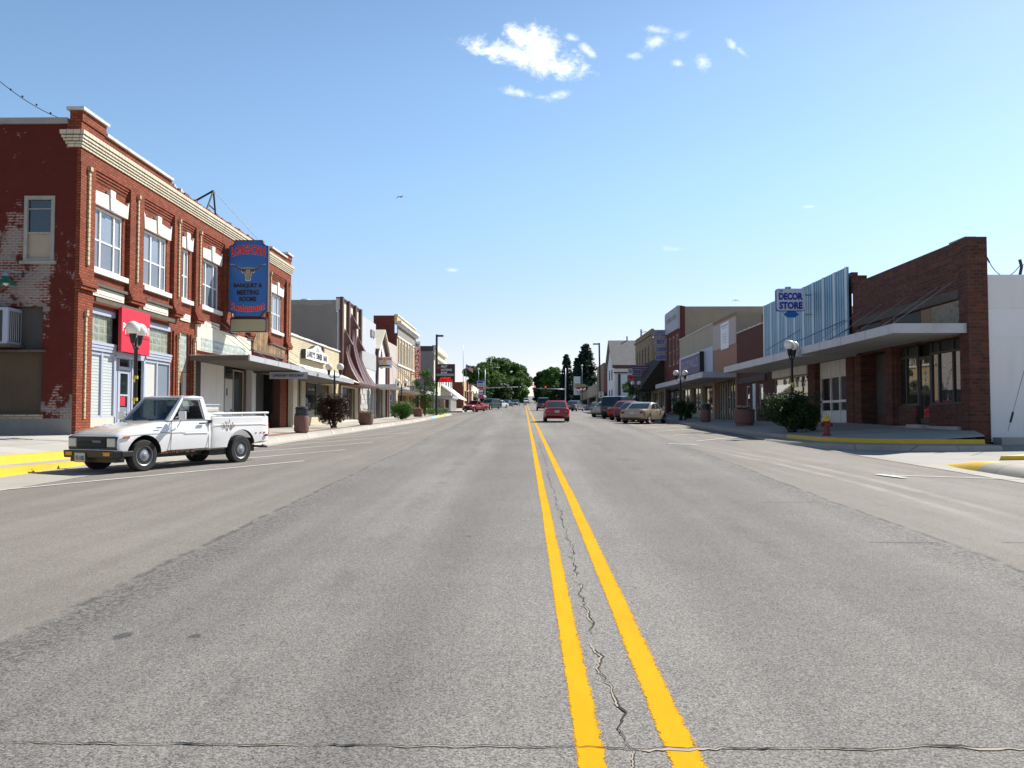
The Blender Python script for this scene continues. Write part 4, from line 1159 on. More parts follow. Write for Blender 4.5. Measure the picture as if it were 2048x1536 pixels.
# recessed entry
mb = MB().mat(M['grey_frame'])
e = [lerp(d1, d2, t) for t in (.0, .27, .34, .72, .80, 1)]
for y in e[1:5]: L.box(mb, -.34, -.26, y - .04, y + .04, .9, 3.62)
L.box(mb, -.34, -.26, e[2] + .04, e[3] - .04, 3.22, 3.34)
mb.mat(M['white_door']); L.quad(mb, -.30, e[0], e[1], .9, 3.6); L.quad(mb, -.30, e[4], e[5], .9, 3.6)
mb.mat(M['glass']); L.quad(mb, -.30, e[2], e[3], 3.34, 3.62)
mb.build('entry_screen', sfo)
dr = MB().mat(M['grey_frame'])
L.box(dr, -.33, -.27, e[2] + .05, e[2] + .14, .95, 3.2); L.box(dr, -.33, -.27, e[3] - .14, e[3] - .05, .95, 3.2); L.box(dr, -.33, -.27, e[2] + .14, e[3] - .14, 3.1, 3.2); L.box(dr, -.33, -.27, e[2] + .14, e[3] - .14, .95, 1.2); L.box(dr, -.33, -.27, e[2] + .14, e[3] - .14, 2.3, 2.36)
dr.mat(M['glass']); L.quad(dr, -.30, e[2] + .14, e[3] - .14, 1.2, 3.1)
dr.mat(M['sign_red']); L.quad(dr, -.285, e[2] + .2, e[3] - .3, 1.95, 2.28); dr.mat(M['curtain']); L.quad(dr, -.285, e[2] + .16, e[3] - .15, 1.68, 1.9)
dr.build('door', sfo)
# narrow bay: tall glass block over a tan door
nb = MB().mat(M['glass_block_pale']); L.quad(nb, -.08, gb[0], gb[1], 3.42, 5.0); nb.build('glass_block', bb)
mb = MB().mat(M['tan_door']); L.box(mb, -.2, -.1, gb[0], gb[1] - .35, .8, 3.40); mb.mat(M['glass']); L.box(mb, -.1, -.09, gb[0] + .2, gb[1] - .5, 2.3, 2.95); mb.mat(M['white_door']); L.box(mb, -.2, -.08, gb[1] - .35, gb[1], .8, 3.40); L.box(mb, -.1, -.08, gb[0] + .22, gb[0] + .42, 1.3, 2.2); mb.build('door', bb)
# restaurant front under the canopy
Yp = lambda px: L.Y(px, 800, -.35)
mb = MB().mat(M['white_paint'])
for a, b in ((394, 405), (405, 432), (432, 447)): L.box(mb, -.42, -.34, Yp(a) + .012, Yp(b) - .012, .7, 4.0)
mb.mat(M['dark_frame']); L.box(mb, -.45, -.2, lh[0] + .02, Yp(394), .7, 4.0)
mb.build('panel', bb)
mb = MB().mat(M['white_door']); L.box(mb, -.46, -.36, Yp(450), Yp(465), .7, 3.42); mb.mat(M['glass']); L.box(mb, -.36, -.355, Yp(452), Yp(463), 3.55, 3.95); L.box(mb, -.36, -.352, Yp(452.5), Yp(455), 2.6, 2.95)
mb.mat(M['dark_frame']); L.box(mb, -.46, -.37, Yp(447), Yp(465), 3.44, 4.0); L.box(mb, -.36, -.32, Yp(461.5), Yp(463), 1.85, 1.95); mb.build('door', bb)
for a, b in ((467, 487), (501, 512), (547, 559)):
    L.window(bb, Yp(a), Yp(b), 1.75 if a != 501 else 1.2, 3.92, fw=.07, rec=.42, frame='tan_frame' if a == 467 else 'dark_frame', pane='dark_glass')
mb = MB().mat(M['brown_trim']); L.box(mb, -.5, -.36, Yp(467), Yp(487), .7, 1.75); L.box(mb, -.5, -.36, Yp(547), Yp(559.5), .7, 1.75); L.box(mb, -.5, -.33, Yp(487) + .02, Yp(491), .7, 4.0); mb.build('panel', bb)
mb = MB().mat(M['white_door']); L.box(mb, -.45, -.05, Yp(492), Yp(500), .7, 4.0); mb.build('post', bb)
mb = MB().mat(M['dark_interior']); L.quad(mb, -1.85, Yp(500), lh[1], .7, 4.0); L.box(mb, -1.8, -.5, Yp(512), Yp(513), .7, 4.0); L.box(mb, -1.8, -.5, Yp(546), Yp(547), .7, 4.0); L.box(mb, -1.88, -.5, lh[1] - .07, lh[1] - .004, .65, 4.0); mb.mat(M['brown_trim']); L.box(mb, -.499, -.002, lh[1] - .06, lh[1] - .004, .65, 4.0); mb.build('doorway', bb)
# white sign board with glass block, weathered boards
b0, b1 = L.Y(390, 670), L.Y(499, 680)
mb = MB().mat(M['cream_paint']); L.box(mb, .005, .10, b0, b1, 4.42, 5.52); mb.build('fascia_board', bb)
mb = MB().mat(M['glass_block_pale']); L.box(mb, .101, .115, L.Y(397, 690), L.Y(487, 690), 4.46, 4.98); mb.build('glass_block', bb)
mb = MB().mat(M['barn_wood'])
mb.prism([L.pt(.006, *p) for p in ((wd[0], 5.0), (wd[1], 4.93), (wd[1], 5.5), (L.Y(533, 690), 5.62), (L.Y(531, 660), 6.2), (wd[0], 6.2))], (.12, 0, 0))
mb.mat(M['old_wood']); L.box(mb, .127, .2, wd[0], wd[1], 4.9, 5.02); L.box(mb, .127, .18, wd[0] - .1, wd[0] + .06, 5.021, 6.2)
mb.prism([L.pt(.13, *p) for p in ((L.Y(533, 690), 5.60), (wd[1], 5.48), (wd[1], 5.58), (L.Y(533, 690), 5.72))], (.06, 0, 0)); mb.build('board_cladding', bb)
def canopy(parent, fac, y0, y1, d1, z, th, top='canopy_metal', near='canopy_metal', soffit='soffit', cables=(), slope=0, wall_z=None, d0=.02):
    mb = MB().mat(M[top])
    fac.box(mb, d0, d1, y0, y1, z - .03, z)
    fac.box(mb, d1 - .06, d1, y0, y1, z - th, z - .031)
    mb.mat(M[near]); fac.box(mb, d0, d1 - .061, y0, y0 + .06, z - th, z - .031); fac.box(mb, d0, d1 - .061, y1 - .06, y1, z - th, z - .031)
    mb.mat(M[soffit]); fac.box(mb, d0, d1 - .062, y0 + .061, y1 - .061, z - th + .03, z - th + .05)
    mb.mat(M[top])
    for i in range(1, 4): fac.box(mb, d1 + .001, d1 + .012, lerp(y0, y1, i / 4) - .02, lerp(y0, y1, i / 4) + .02, z - th + .005, z - .005)
    o = mb.build('canopy', parent)
    for yc in cables:
        mb = MB().mat(M['galv']); mb.tube([fac.pt(0, yc, wall_z), fac.pt(d1 - .25, yc, z)], .012, 6); mb.build('stay_rod', o)
    return o
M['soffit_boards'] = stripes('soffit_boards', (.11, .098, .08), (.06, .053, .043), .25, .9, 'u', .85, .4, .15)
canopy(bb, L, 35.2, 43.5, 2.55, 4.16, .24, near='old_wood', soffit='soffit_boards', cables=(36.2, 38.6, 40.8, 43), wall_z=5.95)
mb = MB().mat(M['brown_metal']); mb.lathe([(.05, 0), (.3, .05), (.34, .25), (.3, .5), (.05, .55)], (-18.5, 36, 10.6), 10); mb.mat(M['coping'])
for i in range(9): mb.box(-14.4 + .05 * (i % 3), -14.1, yc1 + .6 + i * .17, yc1 + .72 + i * .17, 10.66, 10.75 + .07 * ((i * 7) % 4))
for i in range(8): mb.box(-14.35, -14.08, 42.8 + i * .2, 42.95 + i * .2, 10.66, 10.74 + .06 * ((i * 5) % 3))
mb.build('parapet_rubble', bb)
# steel A-frame on the roof that stays the hanging sign
free()
p1 = L.Y(425, 400)
af = thing('roof_bracket', 'dark steel A-frame standing on the brick parapet above the blue sign', 'bracket', (-14.2, p1, 10.66))
mb = MB().mat(M['dark_pole'])
top = (-14.0, p1 + .1, 11.75)
mb.tube([(-15.6, p1 - .4, 10.6), top], .045, 6); mb.tube([(-14.1, p1 - .5, 10.66), top], .04, 6); mb.tube([(-14.05, p1 + .55, 10.66), top], .04, 6); mb.tube([(-14.1, p1 - .25, 11.05), (-14.05, p1 + .42, 10.95)], .03, 6)
mb.build('frame', af)
mb = MB().mat(M['galv']); mb.tube([top, (-12.6, 40.2, 9.9)], .012, 5); mb.build('stay_cable', af)

# ---- hanging restaurant sign
free()
SY = 39.2
xl, zt = at_y(458.5, 480, SY).x, at_y(500, 480, SY).z; xr, zb = at_y(536.5, 480, SY).x, at_y(500, 634, SY).z
sg = thing('hanging_sign', 'tall blue restaurant sign with a longhorn skull hanging from the brick wall', 'sign', ((xl + xr) / 2, SY, zb))
w_, h_ = xr - xl, zt - zb; ctr = ((xl + xr) / 2, SY, (zt + zb) / 2)
def scallop(w, h, r, n=5):
    out = []
    for qx, qy, a0, a1 in ((w / 2, -h / 2, 180, 90), (w / 2, h / 2, 270, 180), (-w / 2, h / 2, 360, 270), (-w / 2, -h / 2, 90, 0)):
        for i in range(n + 1): a = R(lerp(a0, a1, i / n)); out.append((qx + r * cos(a), qy + r * sin(a)))
    return out
cab = plate('cabinet', scallop(w_, h_, .27), (ctr[0], SY + .26, ctr[2]), (1, 0, 0), (0, 0, 1), .26, M['sign_maroon'], sg, M['skull_brown'])
face = plate('panel', scallop(w_ - .08, h_ - .08, .26), (ctr[0], SY - .001, ctr[2]), (1, 0, 0), (0, 0, 1), .02, M['sign_blue'], sg)
rx, ux = (1, 0, 0), (0, 0, 1)
def word(txt, y, wd_, ht, mat, arc=None, depth=.022, bold=.01, ext=.004): return text_mesh(txt, .4, M[mat], 'lettering', face, (ctr[0], SY - depth, zb + y * h_), rx, ux, wd_, ht, bold, ext, arc=arc)
word('LONGHORN', .84, w_ * .865, .47, 'letter_white', .13, .022, .022); word('LONGHORN', .84, w_ * .86, .46, 'letter_red', .13, .032, .016)
word('BANQUET &', .405, w_ * .73, .24, 'letter_black', None, .022, .02)
word('MEETING', .318, w_ * .56, .24, 'letter_black', None, .022, .02)
word('ROOMS', .232, w_ * .44, .24, 'letter_black', None, .022, .02)
word('Restaurant', .148, w_ * .865, .37, 'letter_white', -.12, .022, .018); word('Restaurant', .148, w_ * .86, .36, 'letter_red', -.12, .032, .012)
horn = [(0, .10), (.10, .10), (.18, .085), (.28, .09), (.42, .15), (.52, .215), (.62, .24), (.70, .25), (.66, .205), (.56, .175), (.46, .105), (.36, .035), (.27, .005), (.235, -.06), (.17, -.09), (.14, -.02), (.12, -.10), (.115, -.17), (.09, -.24), (.10, -.31), (.08, -.37), (.0, -.385)]
def skull(s_, off, mat, d):
    pts = [(x * s_ + off * (1 if x > .02 else 0), y * s_ + off * (1 if y > 0 else -1)) for x, y in horn]
    full = pts + [(-x, y) for x, y in pts[::-1] if x > 1e-6]
    return plate('emblem', [(x * w_ / 1.55, y * w_ / 1.5) for x, y in full[::-1]], (ctr[0], SY - d, zb + .60 * h_), rx, ux, .008, M[mat], face)
skull(1.0, .012, 'letter_white', .022); skull(.98, -.004, 'skull_brown', .031)
plate('emblem', [(x * w_, y * w_) for x, y in ((-.055, .03), (.055, .03), (.06, -.1), (.04, -.17), (.05, -.23), (0, -.24), (-.05, -.23), (-.04, -.17), (-.06, -.1))][::-1], (ctr[0], SY - .040, zb + .60 * h_), rx, ux, .008, M['skull_tan'], face)
lx0, lz1 = at_y(460, 638, SY).x, at_y(460, 637, SY).z; lx1, lz0 = at_y(533, 638, SY).x, at_y(460, 664, SY).z
lc = ((lx0 + lx1) / 2, SY, (lz0 + lz1) / 2)
box_ = plate('lower_box', rect(lx1 - lx0, lz1 - lz0), (lc[0], SY + .22, lc[2]), rx, ux, .22, M['sign_maroon'], sg)
plate('blank_panel', rect(lx1 - lx0 - .08, lz1 - lz0 - .08, .07), (lc[0], SY - .001, lc[2]), rx, ux, .012, M['sign_cream'], box_)
mb = MB().mat(M['dark_pole'])
for z in (zb + .3, zt - .9): mb.tube([(-14.0, SY + .13, z), (xl + .02, SY + .13, z)], .04, 6)
mb.tube([(ctr[0], SY + .13, zb), (ctr[0], SY + .13, lz1)], .05, 6); mb.box(xl + .1, xr - .1, SY + .08, SY + .18, lz1, zb + .001)
mb.build('bracket', sg)
mb = MB().mat(M['lamp_black']); mb.tube([(-13.95, SY - 2.2, 5.8), (-12.9, SY - 2.0, 5.2), (-12.6, SY - .4, 4.6), (-12.5, SY + .1, lz0)], .016, 5); mb.build('power_cable', sg)

# ---- red shop sign
free()
py0, py1 = L.Y(238, 660, .15), L.Y(295, 660, .15)
rs = thing('shop_sign', 'square red shop sign with white lettering over the grey shop door', 'sign', (-13.9, (py0 + py1) / 2, 3.86))
mb = MB().mat(M['sign_red']); L.box(mb, .125, .24, py0, py1, 3.80, 5.32); pn = mb.build('panel', rs)
text_mesh("Pjs Bar & Grill", .4, M['letter_white'], 'lettering', pn, L.pt(.242, (py0 + py1) / 2, 4.60), (0, 1, 0), (0, 0, 1), (py1 - py0) * .93, .40, .004, .004)
mb = MB().mat(M['sign_maroon']); L.box(mb, .241, .246, lerp(py0, py1, .15), lerp(py0, py1, .97), 4.36, 4.385); mb.build('underline', pn)

# ---- small hanging sign under the canopy
free()
hx0, hx1 = at_y(539, 750, 43.2).x, at_y(615, 750, 43.2).x; hz1, hz0 = at_y(570, 744, 43.2).z, at_y(570, 758, 43.2).z
hs_ = thing('hanging_sign', 'narrow grey sign board with black lettering hung under the restaurant canopy', 'sign', ((hx0 + hx1) / 2, 43.2, hz0))
pn = plate('panel', rect(hx1 - hx0, hz1 - hz0), ((hx0 + hx1) / 2, 43.28, (hz0 + hz1) / 2), rx, ux, .1, M['grey_sign'], hs_, M['letter_black'])
text_mesh('LONGHORN Y RESTAURANT', .2, M['letter_black'], 'lettering', pn, ((hx0 + hx1) / 2, 43.178, (hz0 + hz1) / 2), rx, ux, (hx1 - hx0) * .82, .14, .006, .002)
mb = MB().mat(M['dark_pole']); mb.tube([(hx0 + .2, 43.23, hz1), (hx0 + .2, 43.23, 4.0)], .02, 5); mb.tube([(hx1 - .5, 43.23, hz1), (hx1 - .5, 43.23, 4.0)], .02, 5); mb.build('hanger', hs_)

# ---- air conditioner on the side wall
free()
ax1, az1 = sy(50, 618); _, az0 = sy(30, 694)
ac = thing('air_conditioner', 'white window air conditioner on a shelf in the side opening of the brick building', 'air conditioner', (-16.5, Y0, az0))
mb = MB().mat(M['grey_frame']); A0, A1 = -17.3, ax1 - .2
mb.box(A0, A1, Y0 - .55, Y0 + .2, az0 + .05, az1); case = bevel(mb.build('case', ac), .03)
mb = MB().mat(M['dark_frame']); mb.box(A0 + .06, A1 - .16, Y0 - .565, Y0 - .552, az0 + .12, az1 - .1); mb.box(A1 + .002, A1 + .012, Y0 - .45, Y0 + .1, az0 + .14, az1 - .12)
mb.mat(M['alu'])
for i in range(12): mb.box(A0 + .08 + i * .1, A0 + .12 + i * .1, Y0 - .575, Y0 - .566, az0 + .13, az1 - .11)
for i in range(5): mb.box(A1 + .0125, A1 + .02, Y0 - .42 + i * .1, Y0 - .39 + i * .1, az0 + .15, az1 - .13)
mb.build('louvre', case)
mb = MB().mat(M['old_wood']); mb.box(A0, A1 + .12, Y0 - .6, Y0 + .15, az0 - .02, az0 + .045); mb.build('shelf', ac)

# ---- gooseneck lamp on the side wall
free()
gx, gz = at_y(12, 552, Y0 - .5).x, at_y(12, 545, Y0 - .5).z
gl = thing('wall_lamp', 'green enamel barn lamp on a thin arm along the shaded side wall', 'wall lamp', (gx, Y0, gz))
mb = MB().mat(M['galv']); mb.tube([(gx - 1.2, Y0, gz + .35), (gx - .6, Y0 - .3, gz + .12), (gx, Y0 - .5, gz + .06), (gx + .52, Y0 - .5, gz + .0)], .02, 6); mb.build('arm', gl)
M['enamel_green'] = plain('enamel_green', (.02, .16, .09), .25, .08, 3, coat=.5)
mb = MB(); mb.smooth = True; mb.mat(M['enamel_green']); mb.lathe([(.05, -.03), (.10, -.12), (.14, -.24), (.30, -.33), (.31, -.36)], (gx, Y0 - .5, gz), 16, caps=False); mb.build('lamp_shade', gl, fix=False)
mb = MB(); mb.smooth = True; mb.mat(M['galv']); mb.lathe([(.02, .06), (.06, .02), (.09, -.06), (.10, -.11)], (gx, Y0 - .5, gz), 12, caps=False); mb.mat(M['globe']); mb.ball((gx, Y0 - .5, gz - .32), .09, 10, 6); mb.build('socket', gl, fix=False)
mb = MB().mat(M['lamp_black']); mb.lathe([(.03, 0), (.05, -.05), (.05, -.14), (.02, -.16)], (gx + .52, Y0 - .5, gz), 8); mb.build('sensor', gl)
free()
# ================================================================== cream brick lounge
Y0, Y1 = 50.14, 63.95
cb = thing('cream_brick_building', 'low cream brick lounge building between the red brick corner and the brown roofed shop', 'building', (-14, Y0, .97))
c1, c2 = (L.Y(578, 780), L.Y(603, 780)), (L.Y(611, 790), L.Y(664, 790))
L.shell(cb, Y0, Y1, 6.5, [(*c1, 1.7, 4.05, .18), (*c2, 1.6, 3.9, .35)], 'cream_brick', 'cream_brick', depth=16, side_z=6.0)
mb = MB().mat(M['white_stone'])
y = Y0
while y < Y1 - .1: L.box(mb, -.3, .08, y + .01, min(Y1, y + .29), 6.5, 6.60 + .02 * ((int(y * 7)) % 2)); y += .31
mb.build('coping', cb)
mb = MB().mat(M['brown_trim']); L.box(mb, .005, .1, 58.3, 58.75, 5.9, 6.42); mb.build('bracket', cb)
mb = MB().mat(M['cream_paint']); L.box(mb, .003, .3, Y0 + .02, Y0 + .95, .5, 4.1); mb.build('pilaster', cb)
L.window(cb, *c1, 1.7, 4.05, mull=(.2, .4, .6, .8), fw=.09, rec=.1, frame='tan_frame', pane='glass')
L.window(cb, *c2, 1.6, 3.9, mull=(.5,), fw=.08, rec=.3, frame='dark_frame', pane='shop_glass')
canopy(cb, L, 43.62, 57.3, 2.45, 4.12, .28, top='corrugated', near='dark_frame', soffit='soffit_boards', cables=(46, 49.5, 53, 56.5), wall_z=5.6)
mb = MB().mat(M['cream_paint'])
mb.prism([L.pt(.01, 50.3, 4.9), L.pt(.01, 50.3, 4.7), L.pt(1.6, 50.3, 4.15), L.pt(1.6, 50.3, 4.2)], (0, 13.2, 0)); mb.build('awning_roof', cb)
free()
ya, yb = L.Y(605, 700, .1), L.Y(650, 715, .1)
ls = thing('wall_sign', 'white arched lounge sign with black lettering on the cream brick wall', 'sign', L.pt(.1, (ya + yb) / 2, 5.3))
m = yb - ya
prof = [(-m / 2, -.36), (m / 2, -.36), (m / 2, .24), (m * .36, .28), (m * .22, .40), (m * .1, .62), (.0, .70), (-m * .1, .62), (-m * .22, .40), (-m * .36, .28), (-m / 2, .24)]
pn = plate('panel', prof, L.pt(.04, (ya + yb) / 2, 5.62), (0, 1, 0), (0, 0, 1), .28, M['letter_white'], ls, M['dark_frame'])
text_mesh("LARRY'S", .4, M['letter_black'], 'lettering', pn, L.pt(.322, ya + m * .22, 5.60), (0, 1, 0), (0, 0, 1), m * .34, .42, .012, .003)
text_mesh("DINER", .4, M['letter_black'], 'lettering', pn, L.pt(.322, ya + m * .58, 5.60), (0, 1, 0), (0, 0, 1), m * .27, .40, .02, .003)
text_mesh("BAR", .4, M['letter_black'], 'lettering', pn, L.pt(.322, ya + m * .86, 5.60), (0, 1, 0), (0, 0, 1), m * .18, .40, .02, .003)
mb = MB().mat(M['grey_sign']); mb.prism([L.pt(.322, ya + m * .40, 5.90), L.pt(.322, ya + m * .60, 5.90), L.pt(.322, ya + m * .52, 6.18), L.pt(.322, ya + m * .48, 6.18)], (.01, 0, 0)); mb.build('emblem', pn)

# ================================================================== shop with the swooping brown metal roof
free()
Y0, Y1 = 63.98, 71.85
sb = thing('brown_roof_shop', 'tall cream shop with brown pilasters and a swooping brown metal awning roof', 'building', (-14, Y0, 1.15))
L.shell(sb, Y0, Y1, 10.62, [(Y0 + .5, Y1 - .5, 1.4, 4.0, .4)], 'cream_paint', 'grey_stucco', depth=26, side_z=10.5)
mb = MB().mat(M['brown_trim'])
ps = [Y0 + .02, lerp(Y0, Y1, .31), lerp(Y0, Y1, .64), Y1 - .52]
for i, y in enumerate(ps): L.box(mb, .003, .22, y, y + .5, 4.6, 10.75)
L.box(mb, -.3, .16, Y0 + .01, Y1 - .01, 10.62, 10.72); L.box(mb, .004, .10, Y0 + .03, Y0 + .5, .6, 4.6); L.box(mb, .004, .10, Y1 - .45, Y1 - .03, .6, 4.6)
mb.build('pilaster', sb)
mb = MB().mat(M['alu']); mb.tube([(-14.12, Y0 - .06, 4.2), (-14.12, Y0 - .06, 10.5)], .06, 6); mb.build('downpipe', sb)
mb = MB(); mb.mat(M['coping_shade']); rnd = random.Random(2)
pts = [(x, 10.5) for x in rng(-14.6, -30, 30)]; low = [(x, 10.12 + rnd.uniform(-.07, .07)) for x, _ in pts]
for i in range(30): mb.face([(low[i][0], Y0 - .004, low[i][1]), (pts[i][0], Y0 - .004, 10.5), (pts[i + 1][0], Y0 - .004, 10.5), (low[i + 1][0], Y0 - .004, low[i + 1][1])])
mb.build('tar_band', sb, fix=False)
bays = [(Y0 + .25, lerp(Y0, Y1, .34)), (lerp(Y0, Y1, .34), lerp(Y0, Y1, .67)), (lerp(Y0, Y1, .67), Y1 - .15)]
mb = MB(); mb.mat(M['brown_metal']); rib = MB().mat(M['brown_metal']); hood = MB().mat(M['brown_metal'])
for (a, b), zt in zip(bays, (7.75, 9.25, 7.65)):
    c, hb = (a + b) / 2, (b - a) / 2; n = 14; vs = []
    for i in range(n + 1):
        t_ = i / n; d = .10 + 1.30 * (1 - t_) ** 2.1 + .10; z = 4.2 + (zt - 4.2) * t_; hw = max(.26, hb * (1 - .85 * t_ ** 1.25))
        vs += [L.pt(.03, c - hw, z), L.pt(d, c - hw, z), L.pt(d, c + hw, z), L.pt(.03, c + hw, z)]
    fs = [(0, 3, 2, 1)] + [(i * 4 + k, i * 4 + (k + 1) % 4, i * 4 + 4 + (k + 1) % 4, i * 4 + 4 + k) for i in range(n) for k in range(4)]
    mb.raw(vs, fs + [(n * 4, n * 4 + 1, n * 4 + 2, n * 4 + 3)])
    for s_ in (-1, 0, 1):
        rib.tube([L.pt(.21 + 1.30 * (1 - i / n) ** 2.1, c + s_ * max(.26, hb * (1 - .85 * (i / n) ** 1.25)) * .98, 4.2 + (zt - 4.2) * i / n) for i in range(n + 1)], .022, 5)
    hp = [L.pt(.02, c - .36, zt - .45), L.pt(.75, c - .34, zt - .55), L.pt(.75, c + .34, zt - .55), L.pt(.02, c + .36, zt - .45), L.pt(.06, c, zt + .75)]; hood.raw(hp, [(0, 1, 2, 3), (0, 4, 1), (1, 4, 2), (2, 4, 3), (3, 4, 0)])
mb.mat(M['brown_trim']); L.box(mb, .05, 1.52, Y0 + .05, Y1 - .1, 4.02, 4.198)
aw = mb.build('awning_roof', sb); rib.build('seam', aw); hood.build('gablet', aw)
L.window(sb, Y0 + .5, Y1 - .5, 1.4, 4.0, mull=(.3, .6, .82), fw=.09, rec=.35, frame='brown_trim', pane='shop_glass')
mb = MB().mat(M['cream_paint']); L.box(mb, .105, .2, Y0 + .1, Y0 + .3, .8, 4.0); mb.build('post', sb)
vx, vz = at_y(615, 597, 67).x, 9.9
mb = MB(); mb.smooth = True; mb.mat(M['alu']); mb.lathe([(.30, 0), (.30, .35), (.52, .42), (.60, .62), (.50, .82), (.2, .95), (.01, .98)], (vx, 66.5, 10.0), 16, caps=False); mb.build('roof_vent', sb, fix=False)
mb = MB(); mb.smooth = True; mb.mat(M['coping_shade']); mb.lathe([(.25, 0), (.25, .5), (.42, .55), (.42, .7), (.01, .8)], (vx - .9, 68, 10.0), 12, caps=False); mb.build('roof_vent', sb, fix=False)

# ================================================================== pale grey panelled front
free()
Y0, Y1 = 71.9, 79.6
gp = thing('grey_panel_shop', 'flat pale grey panelled shop front with a speckled band and rocky stone base', 'building', (-14, Y0, 1.33))
L.shell(gp, Y0, Y1, 10.35, [(Y0 + 3.2, Y0 + 4.0, 1.4, 4.4, .2), (Y0 + 4.9, Y0 + 5.8, 1.4, 4.4, .2), (Y0 + 6.5, Y0 + 7.3, 1.4, 4.4, .2)], 'blue_grey', 'blue_grey', side_z=10.2)
M['speckle'] = plain('speckle', (.40, .41, .42), .85, .35, 7, bump=.5, bscale=12)
mb = MB().mat(M['speckle']); L.box(mb, .003, .06, Y0 + .1, Y1 - .05, 5.95, 7.4); mb.build('speckled_band', gp)
mb = MB().mat(M['white_paint']); L.box(mb, .003, .05, Y0 + .1, Y0 + 5.2, 4.5, 5.9); mb.mat(M['blue_grey']); L.box(mb, .003, .045, Y0 + 5.3, Y1 - .05, 4.5, 5.9); mb.build('panel', gp)
mb = MB().mat(M['rock_face']); rnd = random.Random(3)
for a, b in ((.05, 3.15), (4.05, 4.85), (5.85, 6.45), (7.35, 7.65)):
    for i in range(9):
        z = .7 + i * .41; y = Y0 + a
        while y < Y0 + b - .05:
            w_ = min(rnd.uniform(.3, .8), Y0 + b - y); L.box(mb, .004, rnd.uniform(.05, .14), y + .01, y + w_ - .01, z + .01, z + .4); y += w_
mb.build('stone_base', gp)
for a, b in ((3.2, 4.0), (4.9, 5.8), (6.5, 7.3)): L.window(gp, Y0 + a, Y0 + b, 1.4, 4.4, fw=.07, rec=.15, frame='dark_frame', pane='glass')
mb = MB().mat(M['grey_stucco'])
for i, w_ in enumerate((.55, .4, .5)): L.box(mb, .004, .12, Y0 + 4.9 + i * .68, Y0 + 4.9 + i * .68 + w_, 9.0, 9.6)
mb.build('number_letters', gp)

# ================================================================== narrow white front with brown gable trim
free()
Y0, Y1 = 79.65, 85.9
gs = thing('gabled_shop', 'narrow white shop front with brown gable trim beside the grey panelled front', 'building', (-14, Y0, 1.45))
L.shell(gs, Y0, Y1, 7.6, [(Y0 + .6, Y1 - .6, 1.5, 4.4, .4)], 'white_paint', 'brown_brick', side_z=7.6)
c = (Y0 + Y1) / 2
mb = MB().mat(M['white_paint']); mb.prism([L.pt(-.3, Y0, 7.595), L.pt(-.3, Y1, 7.595), L.pt(-.3, Y1, 8.0), L.pt(-.3, c, 10.0), L.pt(-.3, Y0, 8.0)], (.30, 0, 0)); mb.build('gable_wall', gs)
mb = MB().mat(M['brown_trim'])
for s_, ye in ((-1, Y0), (1, Y1)): mb.prism([L.pt(.004, ye, 8.0), L.pt(.004, c, 10.0), L.pt(.004, c, 9.6), L.pt(.004, ye - s_ * .05, 7.6)], (.25, 0, 0))
L.box(mb, .003, .2, Y0 + .02, Y0 + .6, .6, 7.9); L.box(mb, .003, .2, Y1 - .6, Y1 - .02, .6, 7.9)
mb.build('gable_trim', gs)
mb = MB().mat(M['cream_paint'])
for s_, ye in ((-1, Y0), (1, Y1)): mb.hexa([L.pt(-6, ye - .1 * s_, 8.0), L.pt(.4, ye - .1 * s_, 8.0), L.pt(.4, c, 10.02), L.pt(-6, c, 10.02)], [L.pt(-6, ye + .15 * s_, 8.1), L.pt(.4, ye + .15 * s_, 8.1), L.pt(.4, c, 10.2), L.pt(-6, c, 10.2)])
mb.build('roof', gs)
mb = MB().mat(M['glass']); mb.prism([L.pt(.006, c - .6, 6.4), L.pt(.006, c + .6, 6.4), L.pt(.006, c + .6, 7.4), L.pt(.006, c, 8.3), L.pt(.006, c - .6, 7.4)], (.04, 0, 0)); mb.mat(M['brown_trim']); L.box(mb, .047, .08, c - .05, c + .05, 6.4, 8.0); mb.build('window', gs)
L.window(gs, Y0 + .6, Y1 - .6, 1.5, 4.4, mull=(.4, .65), fw=.09, rec=.35, frame='brown_trim', pane='shop_glass')
canopy(gs, L, 76.9, 85.6, 2.4, 4.62, .26, cables=(), wall_z=6)
free()
x0, x1 = at_y(755, 720, 80.4).x, at_y(783.5, 720, 80.4).x; z1, z0 = at_y(770, 714, 80.4).z, at_y(770, 735.5, 80.4).z
hs_ = thing('hanging_sign', 'white shop sign with red words and a small house picture beside the gabled front', 'sign', ((x0 + x1) / 2, 80.4, z0))
pn = plate('panel', rect(x1 - x0, z1 - z0), ((x0 + x1) / 2, 80.55, (z0 + z1) / 2), rx, ux, .16, M['sign_white'], hs_, M['letter_red'])
text_mesh('IRON BLOCKS', .2, M['letter_red'], 'lettering', pn, ((x0 + x1) / 2, 80.386, z1 - .2), rx, ux, (x1 - x0) * .88, .22, .012, .003)
plate('emblem', [(-.62, -.38), (.62, -.38), (.40, -.24), (-.40, -.24)], ((x0 + x1) / 2, 80.386, (z0 + z1) / 2), rx, ux, .01, M['leaf_dark'], pn)
plate('emblem', [(-.30, -.26), (.20, -.26), (.20, .26), (-.14, .26), (-.14, .06), (-.30, -.06)], ((x0 + x1) / 2, 80.384, (z0 + z1) / 2), rx, ux, .014, M['orange_worn'], pn)
mb = MB().mat(M['dark_pole']); mb.tube([(-14, 80.48, z1 - .1), (x0 + .05, 80.48, z1 - .1)], .04, 6); mb.tube([(-14, 80.48, z0 + .2), (x0 + .05, 80.48, z0 + .2)], .04, 6); mb.build('bracket', hs_)

